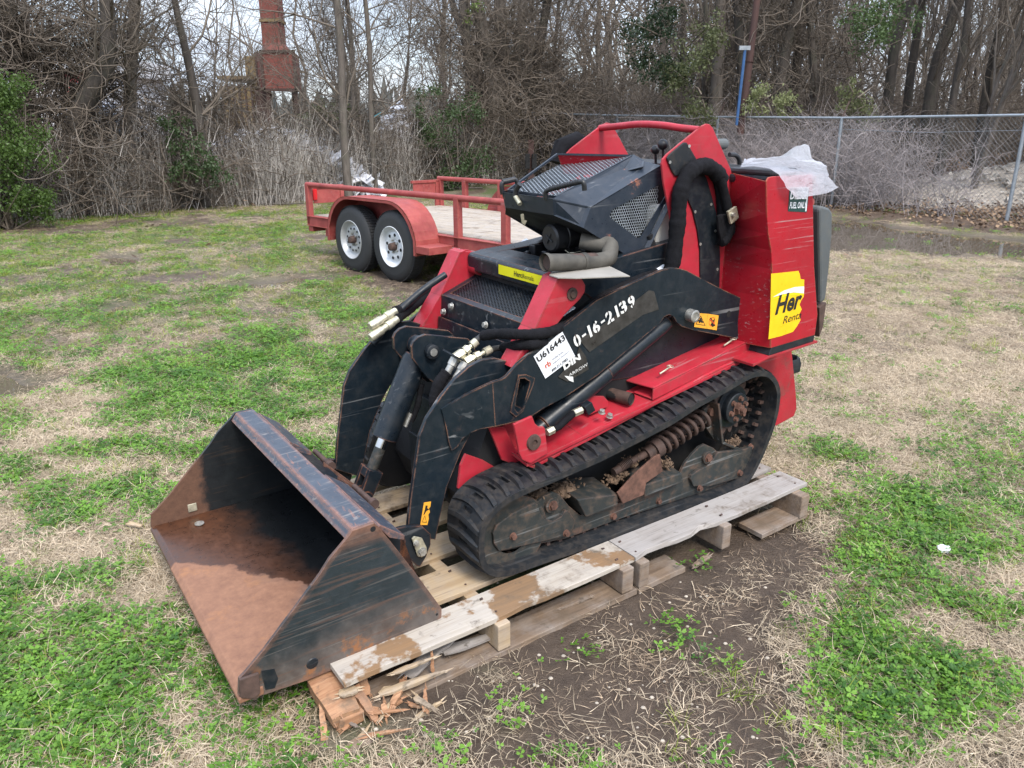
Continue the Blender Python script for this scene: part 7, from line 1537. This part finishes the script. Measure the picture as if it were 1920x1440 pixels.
band('vine_tangle', 30, 13, -7.2, .8, 1.5, 4, 4, 2, .7, 1.2, 'thin bare vines hanging between the left trees', (1.0, 3.6), cond=lambda x, y, r: (np.abs(x/y+.29) > .05) & (r.rand(len(x)) < .6))
band('vine_tangle', 22, 14, -1.2, 1.6, -.3, 1.5, 4, 2, .7, 1.2, 'bare vines wrapped round the clump of trees in the middle', (.2, 4.6))
band('underbrush', 120, 3, -13, 1.5, .6, 2.6, 6, 2, .7, 1.1, 'leafless brown brush at the foot of the left trees', cond=lambda x, y, r: ~((np.abs(x/y*1.047*1442+960-520) < 125) & (r.rand(len(x)) < .75)))
band('dry_weeds', 300, 4, .8, 12.5, .4, 4.0, 2, 2, .8, 1.35, 'grey mauve dry weeds standing behind the chain link fence', cond=lambda x, y, r: ~((x/y > .475) & (y < 21) & (r.rand(len(x)) < .90)))
band('underbrush', 420, 5, .5, 16, 2.5, 14, 6, 2, .8, 1.5, 'leafless brown brush in the woods behind the fence', cond=lambda x, y, r: ~((x/y > .46) & (y < 21)))
band('underbrush', 200, 6, 1, 26, 9, 26, 6, 2, 1.0, 2.1, 'tall bare brush deep in the woods behind the fence')
band('vine_tangle', 12, 15, .8, 5, .6, 5, 4, 2, .9, 1.4, 'bare vines over the fence in the middle background', (0, 2.6))
band('vine_tangle', 25, 16, 1, 22, 4, 18, 4, 2, 1.0, 1.9, 'bare vines among the trunks of the right woods', (.6, 5.0))

# green shrubs (things) made of leaf clusters round stems
def shrub(name, loc, blobs, label, m='leafg', n_=900, s0=.03, s1=.06, cat='shrub', stems=5, seed=0):
    base = Vector(loc); t = thing(name, label, cat, base); rs_ = np.random.RandomState(seed+5); V = []; k = 0
    for (cx, cy, cz, R_) in blobs:
        nsub = max(6, int(26*R_)); cent = rs_.randn(nsub, 3); cent /= np.linalg.norm(cent, axis=1, keepdims=True); cent *= (rs_.rand(nsub, 1)**.5)*R_*np.array([1,1,.9]); cent += np.array([cx, cy, cz])
        m_ = int(n_*R_*R_*2.2); w_ = cent[rs_.randint(0, nsub, m_)]+rs_.randn(m_, 3)*R_*.17; a = rs_.randn(m_, 3); a /= np.linalg.norm(a, axis=1, keepdims=True); b_ = np.cross(a, rs_.randn(m_, 3)); b_ /= np.linalg.norm(b_, axis=1, keepdims=True); s_ = rs_.uniform(s0, s1, (m_, 1))
        V.append(np.stack([w_, w_+a*s_*.5+b_*s_*.28, w_+a*s_, w_+a*s_*.5-b_*s_*.28], 1).reshape(-1, 3)); k += m_
    V = np.concatenate(V); V = V[V[:, 2].repeat(1) > -9]; F = np.arange(len(V)).reshape(-1, 4)
    me = bpy.data.meshes.new('foliage'); me.vertices.add(len(V)); me.vertices.foreach_set('co', V.astype(np.float32).ravel()); me.loops.add(F.size); me.loops.foreach_set('vertex_index', F.astype(np.int32).ravel()); me.polygons.add(len(F)); me.polygons.foreach_set('loop_start', np.arange(0, F.size, 4, dtype=np.int32)); me.polygons.foreach_set('loop_total', np.full(len(F), 4, np.int32)); me.update(calc_edges=True); me.materials.append(MT[m])
    o = bpy.data.objects.new('foliage', me); col.objects.link(o); o.parent = t; tb = TB()
    for (cx, cy, cz, R_) in blobs:
        for _ in range(stems):
            e = np.array([cx, cy, cz])+rs_.randn(3)*R_*.5; b0_ = np.array([rs_.randn()*.1, rs_.randn()*.1, -.1]) if base.z < 1.2 else np.array([cx, cy, cz])+rs_.randn(3)*R_*.3; tb.tube([b0_, b0_*.5+e*.5+rs_.randn(3)*.08, e], [.02, .014, .005], 4)
    tb.build('stem', 'twig', t); return t
gx0 = -8.0; gy0 = 12.3
shrub('green_shrub', (gx0, gy0, gz1(gx0, gy0)), [(-.7,-.4,.6,.85),(.15,-.3,.55,.62),(.45,.0,1.15,.55),(-.3,-.3,1.5,.85),(.30,.1,1.85,.50),(-.8,0,2.3,.8),(-.2,.1,2.6,.45),(-1.5,-.8,1.0,1.0),(.55,-.1,.35,.4)], 'big leafy green shrub at the left edge of the field', 'leafg', 4200, .035, .065, stems=4, seed=1)
for i, (px_, py_, Y, bl, m, lb) in enumerate((
    (850,335,19.5, [(0,0,.05,.6),(.5,0,.3,.5),(-.2,0,1.0,.6),(-.6,0,1.3,.4),(.3,0,1.6,.5),(-.5,0,2.0,.35)], 'leafd', 'green evergreen bush in front of the vine-covered clump of trees'),
    (345,335,15.2, [(0,0,.2,.4),(.25,0,.6,.4),(-.1,0,1.0,.3),(.5,0,.2,.4)], 'leafd', 'dark green bush half hidden in the left thicket'),
    (1210,60,18.3, [(0,0,0,.55),(.4,0,.3,.5),(.1,0,-.6,.5),(.6,0,-.9,.5),(.2,0,.9,.5)], 'leafd', 'ivy mass high on the trees right of the middle'),
    (1310,110,17.9, [(0,0,0,.6),(-.4,0,-.4,.45),(.3,0,.5,.45),(.1,0,-1.0,.5)], 'leafo', 'pale ivy covering the broad trunk left of the iron pole'),
    (1440,185,17.2, [(0,0,0,.42),(.35,0,-.15,.32),(-.3,0,-.1,.3)], 'leafo', 'loose olive green bush right of the iron pole'),
    (1610,190,16.6, [(0,0,0,.36),(-.2,0,.2,.25),(.15,0,-.25,.3)], 'leafo', 'olive green bush above the fence rail right of the bent post arm'),
    (1645,60,18, [(0,0,0,.6),(.4,0,.3,.5),(-.4,0,.4,.4)], 'leafd', 'dark green ivy high in the right woods'),
    (600,215,20, [(0,0,0,.45),(.6,0,.0,.35),(-.4,0,-.2,.3)], 'leafo', 'green scrub right of the rusty hopper legs'),
    (880,30,21.2, [(0,0,0,.22),(.2,0,.2,.2)], 'leafg', 'small tuft of green leaves high in the vine-covered clump'),
    (1560,355,15.7, [(0,0,-.3,.25),(.4,0,-.35,.22)], 'leafo', 'low green weeds at the foot of the fence post'))):
    p = at(px_, py_, Y); shrub('ivy_clump' if py_ < 130 else 'green_bush', p, bl, lb, m, 1500, .045, .085, 'ivy' if py_ < 130 else 'bush', 3, 40+i)

# ================================================================== BACKGROUND STRUCTURES
MT['rustred'] = painted('rusted_red_sheet', (.15,.040,.030), .7, rust=.75, scratch=.2, dust=.2, edge=False, rustc=(.09,.04,.03)); MT['rusty'] = painted('rusted_ochre_sheet', (.17,.12,.055), .8, rust=.6, scratch=.2, dust=.3, edge=False, rustc=(.10,.06,.04)); MT['beam'] = plain('dark_rusted_beam', (.05,.028,.022), .85, 0, .4, 3)
YH = 30.0
def wy(px_, py_, Y=YH): q_ = at(px_, py_, Y); return (q_[0], q_[2])
x0, z1 = wy(465, 96); x1, z0 = wy(556, 168); hp = thing('rusty_hopper', 'rusted red hopper on steel legs with a tall square chimney beyond the brush', 'hopper', (x0, YH, 0)); HB_ = Vector((x0, YH, 0)); dpt = 1.9
xm = x0+(x1-x0)*.28
b = MB(); b.hull8([(x0,YH+.9,z0),(xm,YH,z0),(x1,YH+.0,z0),(x1-.3,YH+dpt,z0)], [(x0,YH+.9,z1),(xm,YH,z1),(x1,YH,z1),(x1-.3,YH+dpt,z1)]); b.build('hopper_body', 'rustred', hp, HB_, bevel=.01)
fr_ = MB()
for x, y in ((xm,YH),(x1,YH),(x0,YH+.9)): fr_.box((x-.05,y-.05,z0-.05),(x+.05,y+.05,z1+.05))
for z in (z0,z1): fr_.box((xm-.05,YH-.05,z-.05),(x1+.05,YH+.0,z+.04))
fr_.build('corner_frame', 'beam', hp, HB_)
px0, _z = wy(488, 90); px1, zt_ = wy(522, 90); _, zc = wy(500,-120)
MB().hull8([(x0+.25,YH+.7,z1+.02),(xm+.1,YH+.1,z1+.02),(x1-.15,YH+.1,z1+.02),(x1-.4,YH+1.6,z1+.02)], [(px0,YH+.5,zt_+.2),(px0+.1,YH+.25,zt_+.2),(px1,YH+.25,zt_+.2),(px1,YH+1.1,zt_+.2)]).build('hopper_roof', 'rustred', hp, HB_)
MB().box((px0,YH+.3,zt_+.1),(px1,YH+1.1,zc)).build('chimney', 'rustred', hp, HB_, bevel=.02)
MB().box((px0-.04,YH+.26,zt_+.9),(px1+.04,YH+1.14,zt_+1.0)).build('chimney_band', 'rusty', hp, HB_)
zg = gz1(x0, YH)-.3
for x, y in ((x0+.25,YH+.9),(xm+.1,YH+.1),(x1-.5,YH+1.5),(x1-.07,YH+.1)): MB().box((x-.07,y-.07,zg),(x+.07,y+.07,z0)).build('leg', 'beam', hp, HB_)
MB().box((x0,YH+.3,zg),(x0+.45,YH+.9,z0)).build('lower_duct', 'beam', hp, HB_)
x0, z1 = wy(402, 140); x1, z0 = wy(470, 250); sh = thing('rusty_shed', 'ochre and green rusted sheet metal shed left of the hopper', 'shed', (x0, YH+.6, 0)); SB = Vector((x0, YH+.6, 0))
MB().box((x0,YH+.6,z0-.6),(x1,YH+2.4,z1-.35)).build('wall', 'rusty', sh, SB)
for k in range(6): xk = x0+(x1-x0)*k/5; MB().box((xk-.03,YH+.54,z0-.6),(xk+.03,YH+.6,z1-.3)).build('batten', 'beam', sh, SB)
MB().box((x0-.1,YH+.5,z1-.12),(x1+.1,YH+2.5,z1)).build('roof', 'rusty', sh, SB)
xa, za = wy(440, 100); xb, zb = wy(474, 100); _, zl = wy(440, 160); MB().box((xa,YH+1.0,zl),(xb,YH+2.2,za)).build('upper_bin', 'rusty', sh, SB, bevel=.01)
# red and white building far left
YB = 34; x0, z1 = wy(112, 96, YB); x1, z0 = wy(190, 240, YB); bd = thing('metal_building', 'red and white metal building glimpsed through the left trees', 'building', (x0, YB, 0)); BB = Vector((x0, YB, 0))
MT['bwhite'] = plain('white_metal_siding', (.62,.62,.64), .6, 0, .1, 1); MT['bred'] = plain('red_metal_siding', (.42,.08,.085), .6, 0, .15, 1)
MB().box((x0-2,YB,z0-1),(x1+.3,YB+6,z1-.8)).build('wall', 'bwhite', bd, BB); MB().box((x0,YB-.05,z0-1),(x0+1.1,YB,z1-.1)).build('door_panel', 'bred', bd, BB); MB().prism([(x0-2.3,z1-.8),(x0-2.3,z1-.1),(x1+.6,z1-.1),(x1+.6,z1-.8)], YB-.3, YB+6.3).build('roof', 'bwhite', bd, BB)
for k in range(5): xk = x0-1.8+k*.9; MB().box((xk-.02,YB-.03,z0-1),(xk+.02,YB,z1-.8)).build('siding_rib', 'bwhite', bd, BB)
# scrap heaps seen through the thicket
MT['scrap'] = plain('pale_scrap_metal', (.62,.63,.68), .45, .2, .45, 1.2)
def heap(name, px0_, px1_, Y0, Y1, h_, n_, seed, label, m='scrap'):
    rs_ = random.Random(seed); mb = MB()
    for _ in range(n_):
        Y = rs_.uniform(Y0, Y1); t = rs_.random(); x = X_(px0_+(px1_-px0_)*t, Y); z = gz1(x, Y)+rs_.random()**1.6*h_*math.sin(math.pi*(.08+.84*t)); s_ = rs_.uniform(.06,.26)
        a = Vector((rs_.gauss(0,1), rs_.gauss(0,1), rs_.gauss(0,.6))).normalized()*s_; b2 = a.orthogonal().normalized()*s_*rs_.uniform(.2,.7); c2 = a.cross(b2).normalized()*s_*.06; c = Vector((x, Y, z))
        mb.hull8([c-a-b2-c2, c+a-b2-c2, c+a+b2-c2, c-a+b2-c2], [c-a-b2+c2, c+a-b2+c2, c+a+b2+c2, c-a+b2+c2])
    o = mb.build(name, m, None, kind='stuff'); o['label'] = label; o['category'] = 'scrap heap'; return o
heap('scrap_heap', 330, 700, 18.0, 22, 1.3, 2600, 1, 'heap of pale scrap metal seen through the canes below the hopper')
heap('scrap_heap', 110, 250, 16.2, 19, 2.3, 1200, 2, 'pale scrap behind the left thicket')
heap('scrap_heap', 690, 810, 20.5, 23, 1.9, 420, 3, 'crumpled pale sheet metal in the brush left of the clump of trees')
MT['cyan'] = plain('cyan_strip', (.05,.38,.50), .4, 0, .1); p, q = at(690, 228, 19.6), at(714, 216, 19.6); o = MB().hull8([(p[0],p[1],p[2]),(q[0],q[1],q[2]),(q[0],q[1]+.05,q[2]),(p[0],p[1]+.05,p[2])], [(p[0],p[1],p[2]+.05),(q[0],q[1],q[2]+.07),(q[0],q[1]+.05,q[2]+.07),(p[0],p[1]+.05,p[2]+.05)]).build('plastic_strip', 'cyan', None); tag(o, 'turquoise plastic strip caught in the brush left of the clump of trees', 'plastic strip')
# rusted pole and blue pole
Yp = 17.3; pol = thing('iron_pole', 'tall brown rusted iron pole behind the fence', 'pole', (X_(1398,Yp), Yp, gz1(X_(1398,Yp),Yp))); e0, e1 = Vector(at(1388,252,Yp)), Vector(at(1427,-60,Yp)); MT['polerust'] = plain('pole_rust', (.060,.030,.026), .8, 0, .3, 4)
MB().tube([e0, e1], [.078,.066], 14).build('shaft', 'polerust', pol, pol.location, auto=40); MB().tube([e0.lerp(e1,.45), e0.lerp(e1,.452)+Vector((.002,0,.01))], .090, 14).build('collar', 'polerust', pol, pol.location)
MT['blue'] = plain('blue_paint', (.03,.09,.22), .5, 0, .2, 6); pb_ = thing('blue_pole', 'slim bright blue pole leaning beside the rusted iron pole', 'pole', (X_(1387,18.3), 18.3, 0)); e0, e1 = Vector(at(1381,235,17.0)), Vector(at(1397, 92, 17.0)); MB().tube([e0, e1], .030, 8).build('shaft', 'blue', pb_, pb_.location); MB().box(tuple(e1-Vector((.12,.03,.02))), tuple(e1+Vector((.10,.03,.06)))).build('cap', 'galv', pb_, pb_.location)
# post with dark boxes beside the clump
Yq = 20.2; qp = thing('service_post', 'short brown post carrying two dark boxes behind the trailer', 'post', (X_(996,Yq), Yq, gz1(X_(996,Yq),Yq))); x, z = X_(996,Yq), gz1(X_(996,Yq),Yq)
MB().box((x-.07,Yq-.07,z-.1),(x+.07,Yq+.07,at(0,262,Yq)[2])).build('shaft', 'polerust', qp, qp.location)
for dx in (-.09,.08): MB().box((x+dx-.06,Yq-.17,at(0,316,Yq)[2]),(x+dx+.06,Yq-.07,at(0,288,Yq)[2])).build('box', 'dark', qp, qp.location, bevel=.01)
# pale limestone rubble mound beyond the fence
def mound():
    xs = np.linspace(6.5, 19, 90); ys = np.linspace(13.5, 21, 60); X, Y = np.meshgrid(xs, ys); h_ = .62*np.exp(-((X-13.2)/4.0)**2-((Y-17.8)/1.5)**2)+.25*np.exp(-((X-10.2)/2.0)**2-((Y-16.6)/1.0)**2)
    Z = ground_z(X.ravel(), Y.ravel()).reshape(X.shape)-.03+h_*(.6+.8*fbm(X*1.6, Y*1.6, 61, 5)); n_ = X.size; i = np.arange(n_).reshape(X.shape); q = np.stack([i[:-1,:-1], i[:-1,1:], i[1:,1:], i[1:,:-1]], -1).reshape(-1, 4)
    zc = Z.ravel(); keep = (h_.ravel()[q].max(1) > .03); return MB().add(np.stack([X.ravel(), Y.ravel(), zc], 1).tolist(), q[keep].tolist())
MT['lime'] = plain('limestone_rubble', (.30,.26,.215), .9, 0, .5, 9, .8); o = mound().build('gravel_mound', 'lime', None, smooth=True); o['kind'] = 'structure'
rk = MB(); rr = random.Random(8)
for _ in range(1300):
    x, y = rr.gauss(12.2, 2.8), rr.gauss(17.0, 1.4); hh = .62*math.exp(-((x-13.2)/4.0)**2-((y-17.8)/1.5)**2)+.25*math.exp(-((x-10.2)/2.0)**2-((y-16.6)/1.0)**2)
    if hh < .06 or x < 6.8: continue
    s_ = rr.uniform(.03,.11); c = Vector((x, y, gz1(x, y)+hh*.95)); vv = [c+Vector((rr.uniform(-1,1), rr.uniform(-1,1), rr.uniform(-.6,.9)))*s_ for _ in range(6)]; rk.add(vv, [(0,1,2),(0,2,3),(0,3,4),(1,2,5),(2,3,5),(3,4,5),(0,1,4),(1,4,5)])
o = rk.build('limestone_rubble', plain('limestone_rock', (.42,.385,.34), .85, 0, .2, 3), None, kind='stuff'); o['label'] = 'pale limestone rubble on the mound beyond the fence'; o['category'] = 'rubble'
# low wall of dark distant tree line at the horizon, left
HL = TB(); rs_ = np.random.RandomState(5)
for _ in range(700):
    y = rs_.uniform(70, 110); x = rs_.uniform(-.85, .1)*y; z = gz1(x, y); h_ = rs_.uniform(2.5, 5.5); HL.tube([(x,y,z),(x+rs_.randn()*.3,y,z+h_*.5),(x+rs_.randn()*.6,y,z+h_)], [.25,.6,.05], 5)
o = HL.build('distant_treeline', plain('far_trees', (.085,.085,.075), .9, 0, .3, .4)); o['kind'] = 'stuff'; o['label'] = 'low distant line of trees on the left horizon'; o['category'] = 'woods'
# fallen branches at the field edge
for i, (a_, b__, c_, lb) in enumerate(((at(468,380,16.6), at(520,392,16.3), at(570,390,16.4), 'thin fallen branch lying on the grass left of the trailer'), (at(830,362,19.6), at(870,368,19.4), at(905,360,19.6), 'fallen branch on the leaf litter behind the trailer'))):
    pts = [Vector(q) for q in (a_, b__, c_)]; pts = [Vector((q.x, q.y, gz1(q.x, q.y)+.04)) for q in pts]; o = MB().tube(smooth_path([tuple(q-pts[0]) for q in pts], 2), .018, 6).build('fallen_branch', 'bark', None); o.location = pts[0]; tag(o, lb, 'branch')
